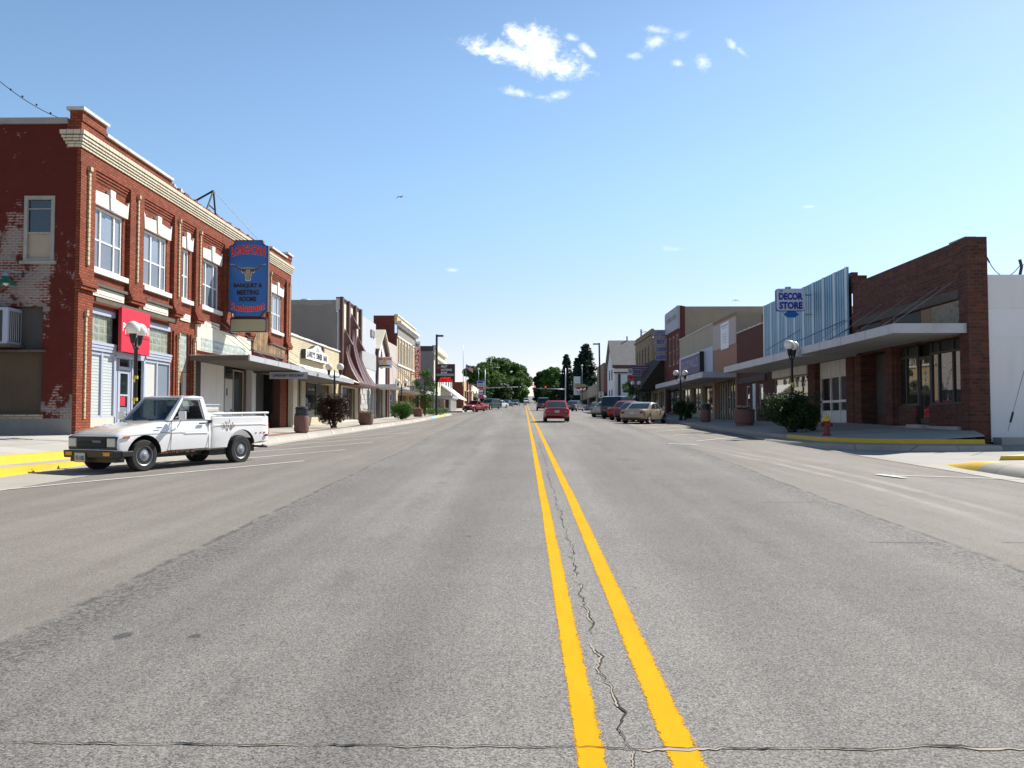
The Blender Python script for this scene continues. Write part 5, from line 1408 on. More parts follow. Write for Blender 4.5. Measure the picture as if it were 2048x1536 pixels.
# ================================================================== low pale grey front
free()
Y0, Y1 = 85.95, 92.85
gl2 = thing('plain_grey_shop', 'plain light grey shop front with two tie rods next to the tan pharmacy block', 'building', (-14, Y0, 1.6))
L.shell(gl2, Y0, Y1, 9.4, [(Y0 + .4, Y1 - .4, 1.6, 4.6, .3)], 'pinkish_white', 'brown_brick', side_z=9.2)
mb = MB().mat(M['brown_trim']); L.box(mb, .003, .25, Y0 + .05, Y0 + .55, .8, 8.6); mb.build('pilaster', gl2)
L.window(gl2, Y0 + .4, Y1 - .4, 1.6, 4.6, mull=(.25, .5, .75), fw=.09, rec=.25, frame='alu', pane='shop_glass')
mb = MB().mat(M['galv'])
for y in (87.5, 90.5): mb.tube([L.pt(0, y - 1.5, 7.6), L.pt(2.2, y + 4.0, 5.0)], .05, 5)
mb.build('stay_rod', gl2)

# ================================================================== tan pharmacy block
free()
Y0, Y1 = 92.9, 108.6
pb_ = thing('pharmacy_building', 'two-storey tan brick pharmacy block with a deep cornice and tall dark windows', 'building', (-14, Y0, 1.78))
M['tan_brick'] = brick('tan_brick', (.60, .43, .25), (.54, .39, .22), (.42, .33, .22), var=.08)
M['dark_red_wall'] = brick('dark_red_wall', (.20, .055, .035), (.15, .042, .03), (.12, .06, .045), bw=.4, bh=.16, var=.2)
n = 6; wy = [(lerp(Y0 + 1.0, Y1 - .8, i / n) + .35, lerp(Y0 + 1.0, Y1 - .8, (i + 1) / n) - .45) for i in range(n)]
L.shell(pb_, Y0, Y1, 12.85, [(a, b, 7.6, 10.0, .25) for a, b in wy] + [(Y0 + .8, Y0 + 9, 1.9, 4.3, .4), (Y0 + 9.6, Y1 - .8, 1.9, 4.3, 1.0)], 'tan_brick', 'dark_red_wall', depth=18, side_z=11.8)
mb = MB().mat(M['dark_red_wall']); mb.box(-16.6, -14.31, Y0 + .003, Y0 + .3, 11.0, 12.83); mb.build('side_parapet', pb_)
mb = MB().mat(M['white_stone'])
L.box(mb, -.2, .55, Y0 - .4, Y1 + .3, 11.95, 12.2); L.box(mb, .003, .35, Y0 - .2, Y1 + .15, 11.7, 11.948); L.box(mb, .003, .12, Y0 + .02, Y1 - .02, 10.45, 10.62); L.box(mb, .003, .12, Y0 + .02, Y1 - .02, 7.35, 7.55); L.box(mb, -.35, .1, Y0 - .02, Y1, 12.85, 12.98)
mb.build('cornice', pb_)
mb = MB().mat(M['plaster_grey']); L.box(mb, .003, .08, Y0 + .05, Y1 - .05, 10.63, 11.6); mb.build('frieze', pb_)
mb = MB().mat(M['white_stone'])
for a, b in wy: L.box(mb, .002, .14, a - .3, a - .02, 7.551, 10.45)
mb.build('pilaster', pb_)
mb = MB().mat(M['tan_frame'])
for i in range(9): L.box(mb, .003, .05, Y0 + .9 + i * 1.65, Y0 + 1.0 + i * 1.65, 5.1, 7.3)
mb.build('batten', pb_)
for a, b in wy: L.window(pb_, a, b, 7.6, 10.0, rails=(.5,), fw=.09, rec=.18, frame='brown_trim', pane='glass')
L.window(pb_, Y0 + .8, Y0 + 9, 1.9, 4.3, mull=(.35, .7), fw=.1, rec=.3, frame='tan_frame', pane='shop_glass')
mb = MB().mat(M['dark_interior']); L.quad(mb, -.95, Y0 + 9.6, Y1 - .8, 1.9, 4.3); mb.build('doorway', pb_)
canopy(pb_, L, 95.0, 109.3, 2.45, 4.80, .34, soffit='soffit', wall_z=6)
mb = MB().mat(M['dark_red_wall']); mb.box(-13.9, -12.0, 109.0, 109.2, 1.5, 4.4); mb.build('end_wall', pb_)
mb = MB().mat(M['cream_paint']); mb.tube([(-11.8, 95.3, 1.7), (-11.8, 95.3, 4.5)], .07, 6); mb.tube([(-11.8, 102.5, 1.7), (-11.8, 102.5, 4.5)], .07, 6); mb.build('post', pb_)
free()
x0, x1 = at_y(829, 720, 105).x, at_y(840, 720, 105).x; z1, z0 = at_y(835, 683, 105).z, at_y(835, 757, 105).z
ph = thing('hanging_sign', 'tall vertical white sign reading pharmacy in white letters on red', 'sign', ((x0 + x1) / 2, 105, z0))
w_, h_ = x1 - x0, z1 - z0; cx = (x0 + x1) / 2
pn = plate('panel', rect(w_, h_), (cx, 105.2, (z0 + z1) / 2), rx, ux, .2, M['letter_white'], ph, M['letter_red'])
plate('field', rect(w_ * .86, h_ * .80), (cx, 104.999, z0 + h_ * .42), rx, ux, .015, M['letter_red'], pn)
for i, ch in enumerate('PHARMACY'): text_mesh(ch, .5, M['letter_white'], 'lettering', pn, (cx, 104.982, z0 + h_ * (.775 - .1015 * i)), rx, ux, w_ * .62, .40, .022, .004)
text_mesh('Rx', .5, M['letter_black'], 'lettering', pn, (cx, 104.995, z0 + h_ * .91), rx, ux, w_ * .6, .5, .015, .004)
mb = MB().mat(M['dark_pole']); mb.tube([(-14, 105.1, z0 + .5), (x0, 105.1, z0 + .5)], .05, 5); mb.tube([(-14, 105.1, z1 - .5), (x0, 105.1, z1 - .5)], .05, 5); mb.build('bracket', ph)
free()
x0, x1 = at_y(798.5, 776, 94.7).x, at_y(830, 776, 94.7).x; z1, z0 = at_y(815, 770.5, 94.7).z, at_y(815, 783.5, 94.7).z
bt = thing('canopy_sign', 'white board with black cafe lettering on the end of the pharmacy canopy', 'sign', ((x0 + x1) / 2, 94.7, z0))
pn = plate('panel', rect(x1 - x0, z1 - z0), ((x0 + x1) / 2, 94.9, (z0 + z1) / 2), rx, ux, .12, M['sign_white'], bt, M['letter_black'])
text_mesh('BEAN-N-TEA', .4, M['letter_black'], 'lettering', pn, ((x0 + x1) / 2, 94.775, (z0 + z1) / 2), rx, ux, (x1 - x0) * .93, (z1 - z0) * .72, .008, .004)

# ================================================================== across the side street: the bank and what follows
free()
Y0, Y1 = 131, 149
bk = thing('bank_building', 'grey three-storey bank block with tall pale window bays beyond the side street', 'building', (-14, Y0, 2.6))
wy = [(Y0 + 1.5 + i * 3.2, Y0 + 3.3 + i * 3.2) for i in range(5)]
L.shell(bk, Y0, Y1, 12.8, [(a, b, 6.6, 10.6, .4) for a, b in wy] + [(Y0 + 1, Y1 - 1, 2.4, 5.0, 1.0)], 'cream_paint', 'grey_stucco', depth=24, side_z=12.7)
mb = MB().mat(M['cream_paint']); L.box(mb, -.3, .5, Y0 - .02, Y1, 12.0, 12.85); L.box(mb, .003, .3, Y0, Y1, 10.9, 11.4); mb.build('cornice', bk)
mb = MB().mat(M['roof_tar']); mb.box(-24, -14.1, Y0 - .05, Y0 - .003, 11.9, 12.72); mb.build('side_band', bk)
for a, b in wy: L.window(bk, a, b, 6.6, 10.6, rails=(.5,), fw=.1, rec=.3, frame='white_paint', pane='glass')
mb = MB().mat(M['dark_interior']); L.quad(mb, -.98, Y0 + 1, Y1 - 1, 2.4, 5.0); mb.build('doorway', bk)
canopy(bk, L, Y0 + .3, Y0 + 10.5, 2.9, 5.05, .4)
for i in range(5):
    mb = MB().mat(M['white_paint']); mb.tube([(-11.5, Y0 + .8 + i * 2.3, 2.5), (-11.5, Y0 + .8 + i * 2.3, 4.7)], .16, 8); mb.build('post', bk)
free()
aw_ = thing('awning_shop', 'small white shop with a broad sloping white awning past the bank', 'building', (-14, 149.1, 3.0))
L.shell(aw_, 149.1, 164, 9.6, [(150, 153, 6.4, 8.8, .3), (155, 158, 6.4, 8.8, .3), (160, 163, 6.4, 8.8, .3), (150, 163, 3.4, 5.2, .4)], 'white_paint', 'white_paint', side_z=9.4)
for a in (150, 155, 160): L.window(aw_, a, a + 3, 6.4, 8.8, mull=(.5,), fw=.12, rec=.2, frame='white_paint', pane='glass')
L.window(aw_, 150, 163, 3.4, 5.2, mull=(.33, .66), fw=.1, rec=.3, frame='dark_frame', pane='glass')
mb = MB().mat(M['letter_white']); mb.prism([L.pt(.02, 142, 7.3), L.pt(2.9, 142, 5.1), L.pt(2.9, 142, 4.85), L.pt(.02, 142, 7.0)], (0, 21, 0)); mb.build('awning', aw_)
free()
FB2 = Fac(-1, 12.3)
br2 = thing('brick_shop', 'low dark brick shop with tan front pillars far along the left side', 'building', (-12.3, 172, 3.7))
FB2.shell(br2, 172, 201, 9.0, [(174, 179, 4.6, 7.2, .3), (183, 188, 4.6, 7.2, .3), (192, 198, 4.6, 7.2, .3)], 'tan_brick', 'dark_red_wall', depth=16, side_z=8.9)
for a in (174, 183, 192): FB2.window(br2, a, a + 5, 4.6, 7.2, mull=(.5,), fw=.15, rec=.2, frame='brown_trim', pane='glass')
mb = MB().mat(M['dark_red_wall']); FB2.box(mb, .003, .3, 180, 182.4, 3, 9.2); FB2.box(mb, .003, .3, 189, 191.5, 3, 9.2); mb.build('pilaster', br2)
free()
cr2 = thing('cream_shop', 'plain cream shop front at the far end of the left side', 'building', (-12.3, 201.1, 4.4))
FB2.shell(cr2, 201.1, 231, 9.4, [(204, 228, 5.2, 7.0, .4)], 'cream_paint', 'cream_paint', side_z=9.3)
FB2.window(cr2, 204, 228, 5.2, 7.0, mull=(.25, .5, .75), fw=.15, rec=.3, frame='brown_trim', pane='glass')
mb = MB().mat(M['canopy_metal']); FB2.box(mb, .02, 2.0, 203, 229, 7.2, 7.5); mb.build('canopy', cr2)
free()
# ================================================================== near right: brown brick shop and its white side wall
Y0, Y1 = 29.1, 39.4
nb_ = thing('brown_brick_shop', 'empty dark brick shop on the right corner with a whitewashed side wall', 'building', (15.2, Y0, 1.09))
t1 = (RT.Y(1926, 620), RT.Y(1838, 640)); t2 = (RT.Y(1836, 640), RT.Y(1782, 650)); t3 = (RT.Y(1762, 650), RT.Y(1716, 660))
g1 = (RT.Y(1932, 750), RT.Y(1792, 760)); g2 = (RT.Y(1773, 770), RT.Y(1722, 770))
holes = [(t1[0], t2[1], 4.4, 5.68, .12), (*t3, 4.4, 5.68, .15), (*g1, 1.1, 4.36, .3), (*g2, .9, 4.36, .9)]
mb = MB().mat(M['dark_brick'])
RT.wall(mb, Y0 + .62, Y1, -.3, 7.72, holes)
RT.box(mb, -.62, .06, Y0, Y0 + .62, -.3, 7.72)
RT.box(mb, -.3, -.003, Y0 + .63, Y1, 6.9, 7.719); RT.box(mb, -.35, .05, Y1 - .8, Y1 - .01, 7.72, 8.0)
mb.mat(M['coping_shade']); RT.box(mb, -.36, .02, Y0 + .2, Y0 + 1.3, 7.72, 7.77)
mb.mat(M['roof_tar']); mb.box(15.9, 30, Y0 + .4, Y1 - .01, .2, 6.2)
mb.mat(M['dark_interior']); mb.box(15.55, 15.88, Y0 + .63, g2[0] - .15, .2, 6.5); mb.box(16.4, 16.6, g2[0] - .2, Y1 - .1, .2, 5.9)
nbw = mb.build('wall', nb_)
mb = MB().mat(M['old_wood']); RT.box(mb, .002, .04, Y0 + .7, Y1 - .1, 5.70, 6.02); mb.build('header', nb_)
mb = MB().mat(M['white_stucco']); mb.box(15.821, 34, Y0 + .06, Y0 + .4, 5.25, 6.42); mb.box(15.821, 34, Y0 + .04, Y0 + .4, .7, 4.28)
M['stucco_clean'] = plain('stucco_clean', (.84, .85, .86), .85, .03, 1)
mb.mat(M['stucco_clean']); mb.box(15.821, 34, Y0 + .05, Y0 + .4, 4.285, 5.245); mb.mat(M['dark_frame']); mb.box(17.4, 34, Y0 + .045, Y0 + .06, 5.245, 5.285)
mb.build('side_wall', nb_)
mb = MB().mat(M['concrete']); mb.box(15.9, 34, Y0 - .5, Y0 + .03, .3, .86); mb.build('plinth', nb_)
mb = MB().mat(M['osb']); RT.box(mb, -.12, -.06, t1[0], lerp(*t1, .72), 4.4, 5.66); mb.mat(M['plywood']); RT.box(mb, -.12, -.065, lerp(*t1, .72), t1[1], 4.4, 5.66)
mb.mat(M['roof_tar']); RT.box(mb, -.12, -.08, t2[0], t2[1], 4.4, 5.66); RT.box(mb, -.14, -.1, *t3, 4.4, 5.66); mb.mat(M['plywood']); RT.box(mb, -.119, -.07, t2[1] - .1, t2[1] - .01, 4.4, 5.66); mb.build('boarding', nb_)
yq = [RT.Y(p, 760, -.2) for p in (1932, 1909, 1880, 1865, 1838, 1815, 1794)]
mb = MB().mat(M['dark_frame'])
for y in yq: RT.box(mb, -.25, -.15, y - .05, y + .05, 1.12, 4.34)
for a, b in ((yq[0], yq[3]), (yq[4], yq[6])): RT.box(mb, -.25, -.152, a + .05, b - .05, 2.0, 2.09); RT.box(mb, -.25, -.152, a + .05, b - .05, 3.9, 3.98)
sfo = mb.build('shop_front', nb_)
mb = MB().mat(M['shop_glass']); RT.quad(mb, -.2, yq[0], yq[3], 2.05, 4.34); RT.quad(mb, -.2, yq[4], yq[6], 2.05, 4.34); mb.build('pane', sfo)
mb = MB().mat(M['dark_brick']); RT.box(mb, -.3, -.05, yq[0], yq[3], .8, 2.0); RT.box(mb, -.3, -.05, yq[4], yq[6], .8, 2.0); mb.build('stall_riser', sfo)
mb = MB().mat(M['dark_frame']); RT.box(mb, -.24, -.17, yq[3] + .06, yq[3] + .16, 1.3, 3.9); RT.box(mb, -.24, -.17, yq[4] - .16, yq[4] - .06, 1.3, 3.9); RT.box(mb, -.24, -.17, yq[3] + .161, yq[4] - .161, 3.78, 3.9); RT.box(mb, -.24, -.17, yq[3] + .161, yq[4] - .161, 1.3, 1.5); RT.box(mb, -.24, -.16, yq[3] + .161, yq[4] - .161, 2.5, 2.56)
mb.mat(M['shop_glass']); RT.quad(mb, -.21, yq[3] + .16, yq[4] - .16, 1.5, 3.78); mb.build('door', sfo)
mb = MB().mat(M['concrete']); RT.box(mb, -.3, .3, yq[3] - .1, yq[4] + .1, .8, 1.27); RT.box(mb, .0, .16, Y0 + .7, yq[3] - .12, .8, 1.22); RT.box(mb, .0, .16, yq[4] + .12, yq[6], .8, 1.2); mb.build('step', nb_)
mb = MB().mat(M['dark_brick']); RT.box(mb, .003, .1, RT.Y(1790, 770) + .05, RT.Y(1774, 770) - .05, .8, 4.4); RT.box(mb, -.8, -.3, g2[0], g2[0] + 1.5, .8, 1.7); mb.mat(M['plywood']); RT.box(mb, -.8, -.7, g2[0], g2[0] + 1.5, 1.701, 4.3); mb.mat(M['dark_interior']); RT.quad(mb, -.88, g2[0], g2[1], .8, 4.36); mb.build('recess', nb_)
canopy(nb_, RT, Y0 + .12, 39.0, 2.55, 4.76, .33, top='canopy_metal', cables=(30.2, 31.2, 33.6, 36.2, 38.4), wall_z=6.35)
mb = MB().mat(M['dark_pole']); mb.tube([(17.0, Y0 + .15, 6.4), (17.05, Y0 + .12, 6.7), (16.98, Y0 + .1, 6.95)], .05, 6); mb.build('service_mast', nb_)
free()
# ---- wires and the guy cable
a = at_y(1962, 487, 29.3); b = at_y(2038, 533, 29.3); c = at_y(2110, 488, 29.3)
wr = thing('power_cable', 'thin sagging cable from the brown brick parapet to the mast on the white wall', 'cable', a)
mb = MB().mat(M['lamp_black'])
pts = [a.lerp(b, t_) + Vector((0, 0, -.75 * (1 - (2 * t_ - 1) ** 2) * (1 - .15 * t_))) for t_ in rng(0, 1, 14)] + [b.lerp(c, t_) + Vector((0, 0, -.1 * (1 - (2 * t_ - 1) ** 2))) for t_ in rng(.2, 1, 5)]
mb.tube(pts, .014, 5); mb.tube([pts[2], pts[3]], .028, 6); mb.build('cable', wr)
free()
a = at_y(2016, 862, 28.3); b = at_y(2062, 690, 28.3)
gw = thing('guy_cable', 'leaning steel guy cable anchored in front of the white side wall', 'cable', a)
mb = MB().mat(M['galv']); mb.tube([a, b, b.lerp(a, -1.2)], .016, 5); mb.mat(M['lamp_black']); mb.tube([a.lerp(b, .1), a.lerp(b, .22)], .035, 6); mb.build('cable', gw)
free()
a = at_y(132, 241, 26.5); a2 = at_y(0, 163, 24.0)
wl = thing('power_cable', 'dark utility cable with clips rising from the red brick parapet corner', 'cable', a)
mb = MB().mat(M['lamp_black']); d = a2 - a
pts = [a + d * t_ + Vector((0, 0, -.12 * (1 - (2 * t_ - 1) ** 2))) for t_ in rng(0, 1.0, 10)] + [a + d * 1.6, a + d * 3 + Vector((0, 0, .6))]
mb.tube(pts, .012, 5)
for t_ in (.25, .47, .68, .85): q = a + d * t_; mb.ball((q.x, q.y, q.z - .05), .032, 8, 5)
mb.build('cable', wl)
free()

# ================================================================== decor store behind blue metal slats
Y0, Y1 = 39.5, 53.45
ds = thing('decor_store', 'decor shop fronted by a tall blue metal slat screen with white ribs', 'building', (15.2, Y0, 1.3))
RT.shell(ds, Y0, Y1, 8.3, [(Y0 + .9, Y0 + 5.2, .9, 4.4, .5), (RT.Y(1615, 750), RT.Y(1547, 760), 1.6, 3.9, .15)], 'dark_brick', 'dark_brick', side_z=6.5)
mb = MB().mat(M['blue_slats']); RT.box(mb, .12, .2, Y0 + .02, Y1 - .02, 4.6, 8.55); scr = mb.build('slat_screen', ds)
mb = MB().mat(M['pale_slats']); k = 9
for i in range(k + 1):
    y = lerp(Y0 + .03, Y1 - .33, i / k); RT.box(mb, .201, .225, y, y + .26, 4.6, 8.56)
mb.build('rib', scr)
yq = [RT.Y(p, 800, -.3) for p in (1697, 1680, 1662, 1642, 1634)]
mb = MB().mat(M['white_paint']); RT.box(mb, -.42, -.32, yq[0], yq[4], 1.2, 1.9)
for y in yq: RT.box(mb, -.40, -.28, y - .05, y + .05, 1.2, 4.4)
RT.box(mb, -.42, -.3, yq[0], yq[4], 3.55, 4.4); RT.box(mb, -.318, -.29, yq[0] + .06, yq[3] - .06, 2.3, 2.42)
for i in range(4): y = lerp(yq[0], yq[4], (i + .5) / 4); RT.box(mb, -.299, -.285, y - .03, y + .03, 3.6, 4.38)
so_ = mb.build('shop_front', ds)
mb = MB().mat(M['shop_glass']); RT.quad(mb, -.36, yq[0], yq[4], 1.9, 3.56); RT.quad(mb, -.42, Y0 + .9, yq[0], 1.2, 4.4); RT.quad(mb, -.42, yq[4], Y0 + 5.2, 1.2, 4.4); mb.build('pane', so_)
a, b = RT.Y(1615, 750), RT.Y(1547, 760)
RT.window(ds, a, b, 1.6, 3.9, mull=(.45,), fw=.09, rec=.12, frame='tan_frame', pane='shop_glass')
mb = MB().mat(M['white_paint']); RT.box(mb, .003, .06, a - .05, b + .1, 3.92, 4.5)
for i in range(5): y = lerp(a, b, i / 4); RT.box(mb, .0605, .08, y - .05, y + .05, 3.95, 4.48)
mb.build('fascia_panel', ds)
canopy(ds, RT, 39.05, 53.2, 2.75, 4.70, .36)
free()
# sign on the screen
SY2 = 44.4
x0, x1 = at_y(1553, 600, SY2).x, at_y(1610, 600, SY2).x; z1, z0 = at_y(1580, 578, SY2).z, at_y(1580, 621, SY2).z
dg_ = thing('hanging_sign', 'white store sign with blue lettering projecting from the blue slat screen', 'sign', ((x0 + x1) / 2, SY2, z0))
cx, cz = (x0 + x1) / 2, (z0 + z1) / 2
pn = plate('panel', rect(x1 - x0, z1 - z0, .12), (cx, SY2 + .25, cz), rx, ux, .25, M['sign_white'], dg_, M['letter_blue'])
plate('border', [p for p in rect((x1 - x0) + .05, (z1 - z0) + .05, .14)], (cx, SY2 + .2, cz), rx, ux, .17, M['letter_blue'], pn)
text_mesh('DECOR', .4, M['letter_blue'], 'lettering', pn, (cx, SY2 - .012, cz + .18), rx, ux, (x1 - x0) * .84, .38, .02, .005)
text_mesh('STORE', .4, M['letter_blue'], 'lettering', pn, (cx, SY2 - .012, cz - .30), rx, ux, (x1 - x0) * .82, .38, .02, .005)
text_mesh('THE', .1, M['letter_blue'], 'lettering', pn, (x0 + .22, SY2 - .012, z1 - .10), rx, ux, .2, .07, .002, .004)
plate('diamond', [(-.42, 0), (-.2, -.16), (.2, -.16), (.42, 0), (.2, .16), (-.2, .16)], (cx + .02, SY2 + .2, z0 - .2), rx, ux, .18, M['sign_blue'], dg_, M['pale_slats'])
mb = MB().mat(M['galv']); mb.tube([(cx - .1, SY2 + .12, z1), (cx - .1, SY2 + .12, z1 + .12)], .16, 8); mb.tube([(x1, SY2 + .12, z0 - .2), (15.0, SY2 + .12, z0 - .2)], .04, 6); mb.tube([(x1, SY2 + .12, z1 - .3), (15.0, SY2 + .12, z1 - .3)], .04, 6); mb.build('bracket', dg_)
# wires drawn across the screen
free()
for i, (p, q) in enumerate((((1533, 700), (1600, 660)), ((1560, 699), (1690, 640)), ((1640, 690), (1702, 655)))):
    a, b = at_x(p[0], p[1], 14.5), at_x(q[0], q[1], 14.9)
    cw = thing('stay_cable', ['long thin stay cable slanting over the blue screen beside the store sign', 'middle thin stay cable slanting over the blue screen', 'short thin stay cable slanting over the blue screen next to the brown brick'][i], 'cable', a, 'stay cables across the blue screen')
    mb = MB().mat(M['lamp_black']); mb.tube([a, b], .022, 5); mb.build('cable', cw); free()

# ================================================================== low brown front
Y0, Y1 = 53.5, 60.9
lb = thing('brown_front_shop', 'low dull brown shop front with two slim windows and a pale door', 'building', (15.2, Y0, 1.34))
RT.shell(lb, Y0, Y1, 7.55, [(RT.Y(1526, 780), RT.Y(1519, 780), 2.1, 3.7, .12), (RT.Y(1499, 780), RT.Y(1493, 780), 2.1, 3.7, .12)], 'brown_brick', 'orange_brick', side_z=7.3)
mb = MB().mat(M['coping']); y = Y0 + .02
while y < Y1 - .1: RT.box(mb, -.3, .06, y, y + .27, 7.551, 7.62 + .03 * (int(y * 5) % 2)); y += .3
mb.build('coping', lb)
for p, q in ((1526, 1519), (1499, 1493)): RT.window(lb, RT.Y(p, 780), RT.Y(q, 780), 2.1, 3.7, fw=.06, rec=.08, frame='alu', pane='shop_glass')
mb = MB().mat(M['pale_slats']); RT.box(mb, .003, .06, RT.Y(1512, 780), RT.Y(1507, 780), 1.2, 3.8); mb.build('door', lb)
mb = MB().mat(M['old_wood']); RT.box(mb, .003, .1, Y0 + .1, Y1 - .1, 3.9, 4.3); mb.build('header', lb)
free()
# ================================================================== peach front, then beige front
Y0, Y1 = 60.95, 68.35
pc = thing('peach_shop', 'peach painted shop front with a pale upper band and a white poster', 'building', (15.2, Y0, 1.4))
RT.shell(pc, Y0, Y1, 9.1, [(Y0 + .5, Y1 - .3, 1.35, 4.35, .35)], 'peach', 'orange_brick', side_z=9.0, depth=16)
mb = MB().mat(M['pinkish_white']); RT.box(mb, .003, .05, Y0 + .02, Y1, 6.9, 8.85); mb.build('band', pc)
mb = MB().mat(M['tan_wall']); mb.box(15.2, 17.0, Y0 - .05, Y0 - .004, 7.3, 9.1); RT.box(mb, -.3, .08, Y0, Y1, 9.101, 9.2); mb.build('coping', pc)
mb = MB().mat(M['tan_frame']); n = 8
for i in range(n + 1): y = lerp(Y0 + .55, Y1 - .35, i / n); RT.box(mb, -.3, -.2, y - .07, y + .07, 1.35, 4.3)
so_ = mb.build('shop_front', pc)
mb = MB().mat(M['shop_glass']); RT.quad(mb, -.26, Y0 + .5, Y1 - .3, 1.35, 4.35); mb.build('pane', so_)
canopy(pc, RT, Y0 + .1, 70.6, 2.45, 4.86, .42)
free()
ya, yb = RT.Y(1459, 660), RT.Y(1443, 660)
po = thing('wall_poster', 'white paper poster pasted high on the peach shop front', 'poster', RT.pt(.06, (ya + yb) / 2, 6.9))
mb = MB().mat(M['sign_white']); RT.box(mb, .052, .07, ya, yb, 6.75, 8.75); pn = mb.build('panel', po)
mb = MB().mat(M['grey_sign'])
for i, (f, w_) in enumerate(((.86, .8), (.78, .6), (.55, .5), (.45, .6), (.35, .55), (.25, .45))): RT.box(mb, .0705, .075, lerp(ya, yb, .5 - w_ / 2), lerp(ya, yb, .5 + w_ / 2), 6.75 + 2 * f, 6.80 + 2 * f + (.06 if i == 0 else 0))
mb.build('print', pn)
free()
Y0, Y1 = 68.4, 83.3
bg_ = thing('beige_store', 'long beige plastered store front carrying a big purple sign board', 'building', (15.2, Y0, 1.45))
RT.shell(bg_, Y0, Y1, 9.12, [(Y0 + .5, Y0 + 4.5, 1.9, 4.3, .35), (Y0 + 5.2, Y0 + 9.3, 1.9, 4.3, .35), (Y0 + 10, Y1 - .5, 1.9, 4.3, .35)], 'beige_stucco', 'tan_wall', side_z=9.0)
mb = MB().mat(M['coping']); RT.box(mb, -.3, .08, Y0, Y1, 9.121, 9.22); mb.build('coping', bg_)
mb = MB().mat(M['grey_frame']); RT.box(mb, .003, .06, Y0 + .05, Y1 - .1, 4.9, 7.35); mb.build('fascia_board', bg_)
for a, b in ((Y0 + .5, Y0 + 4.5), (Y0 + 5.2, Y0 + 9.3), (Y0 + 10, Y1 - .5)): RT.window(bg_, a, b, 1.9, 4.3, mull=(.5,), fw=.1, rec=.25, frame='tan_frame', pane='shop_glass')
canopy(bg_, RT, 70.7, 82.9, 2.45, 4.78, .4)
free()
ya, yb = RT.Y(1402, 725, .3), RT.Y(1364, 735, .3)
dk = thing('wall_sign', 'big purple store sign board with pale lettering on the beige front', 'sign', RT.pt(.3, (ya + yb) / 2, 5.3))
mb = MB().mat(M['sign_purple']); RT.box(mb, .07, .42, ya, yb, 5.45, 7.12); mb.mat(M['letter_black']); RT.box(mb, .065, .425, ya - .06, ya - .001, 5.4, 7.17); pn = mb.build('panel', dk)
mb = MB().mat(M['letter_white']); RT.box(mb, .421, .43, ya, yb, 7.04, 7.12); RT.box(mb, .421, .43, yb - .1, yb, 5.45, 7.03); mb.build('border', pn)
text_mesh("DUCKWALL'S", .4, M['lilac'], 'lettering', pn, RT.pt(.424, (ya + yb) / 2, 6.38), (0, -1, 0), (0, 0, 1), (yb - ya) * .86, .85, .02, .004)
free()
# ================================================================== tall red brick with white gable sign
Y0, Y1 = 83.35, 92.0
rb = thing('tall_red_brick_building', 'tall two-storey red brick building with a bare tan side wall on the right', 'building', (15.2, Y0, 1.85))
wy = [(Y0 + .9, Y0 + 1.9), (Y0 + 3.0, Y0 + 4.0), (Y0 + 5.1, Y0 + 6.1)]
M['plum_brick'] = brick('plum_brick', (.20, .05, .04), (.15, .04, .035), (.10, .05, .045), var=.15)
RT.shell(rb, Y0, Y1, 12.6, [(a, b, 6.9, 9.9, .25) for a, b in wy] + [(Y0 + .6, Y1 - .6, 2.1, 4.6, .4)], 'plum_brick', 'tan_wall', depth=20, side_z=12.5)
mb = MB().mat(M['tan_wall']); mb.box(18.6, 22.2, Y0 - .02, Y0 + .2, 11.2, 12.3); mb.mat(M['plum_brick']); mb.box(15.2, 15.75, Y0 - .03, Y0 - .003, 1, 12.55); mb.build('side_parapet', rb)
for a, b in wy: L_w = RT.window(rb, a, b, 6.9, 9.9, rails=(.5,), fw=.16, rec=.1, frame='tan_frame', pane='glass')
RT.window(rb, Y0 + .6, Y1 - .6, 2.1, 4.6, mull=(.4, .6), fw=.1, rec=.3, frame='dark_frame', pane='glass')
free()
ya, yb = RT.Y(1356, 630, .2), RT.Y(1331, 640, .2)
ws = thing('wall_sign', 'faded white painted sign panel at the top of the tall red brick building', 'sign', RT.pt(.1, (ya + yb) / 2, 10.4))
mb = MB().mat(M['grey_sign']); RT.box(mb, .02, .25, ya, yb, 10.3, 12.55); pn = mb.build('panel', ws)
text_mesh('GENERAL STORE', .4, M['grey_stucco'], 'lettering', pn, RT.pt(.254, (ya + yb) / 2, 11.6), (0, -1, 0), (0, 0, 1), (yb - ya) * .8, .5, .01, .003)
free()
SY3 = 91.0
lc_ = thing('hanging_sign', 'stack of four rounded grey sign boards with blue lettering on the red brick', 'sign', (14.8, SY3, 5.5))
mb = MB().mat(M['dark_pole']); xx = at_y(1336, 690, SY3).x; zt_, zb_ = at_y(1320, 660, SY3).z, at_y(1320, 722, SY3).z; mb.box(xx - .16, xx, SY3, SY3 + .2, zb_, zt_); mb.box(xx, 15.3, SY3 + .05, SY3 + .12, zt_ - .5, zt_ - .4); mb.box(xx, 15.3, SY3 + .05, SY3 + .12, zb_ + .5, zb_ + .6); mb.build('post', lc_)
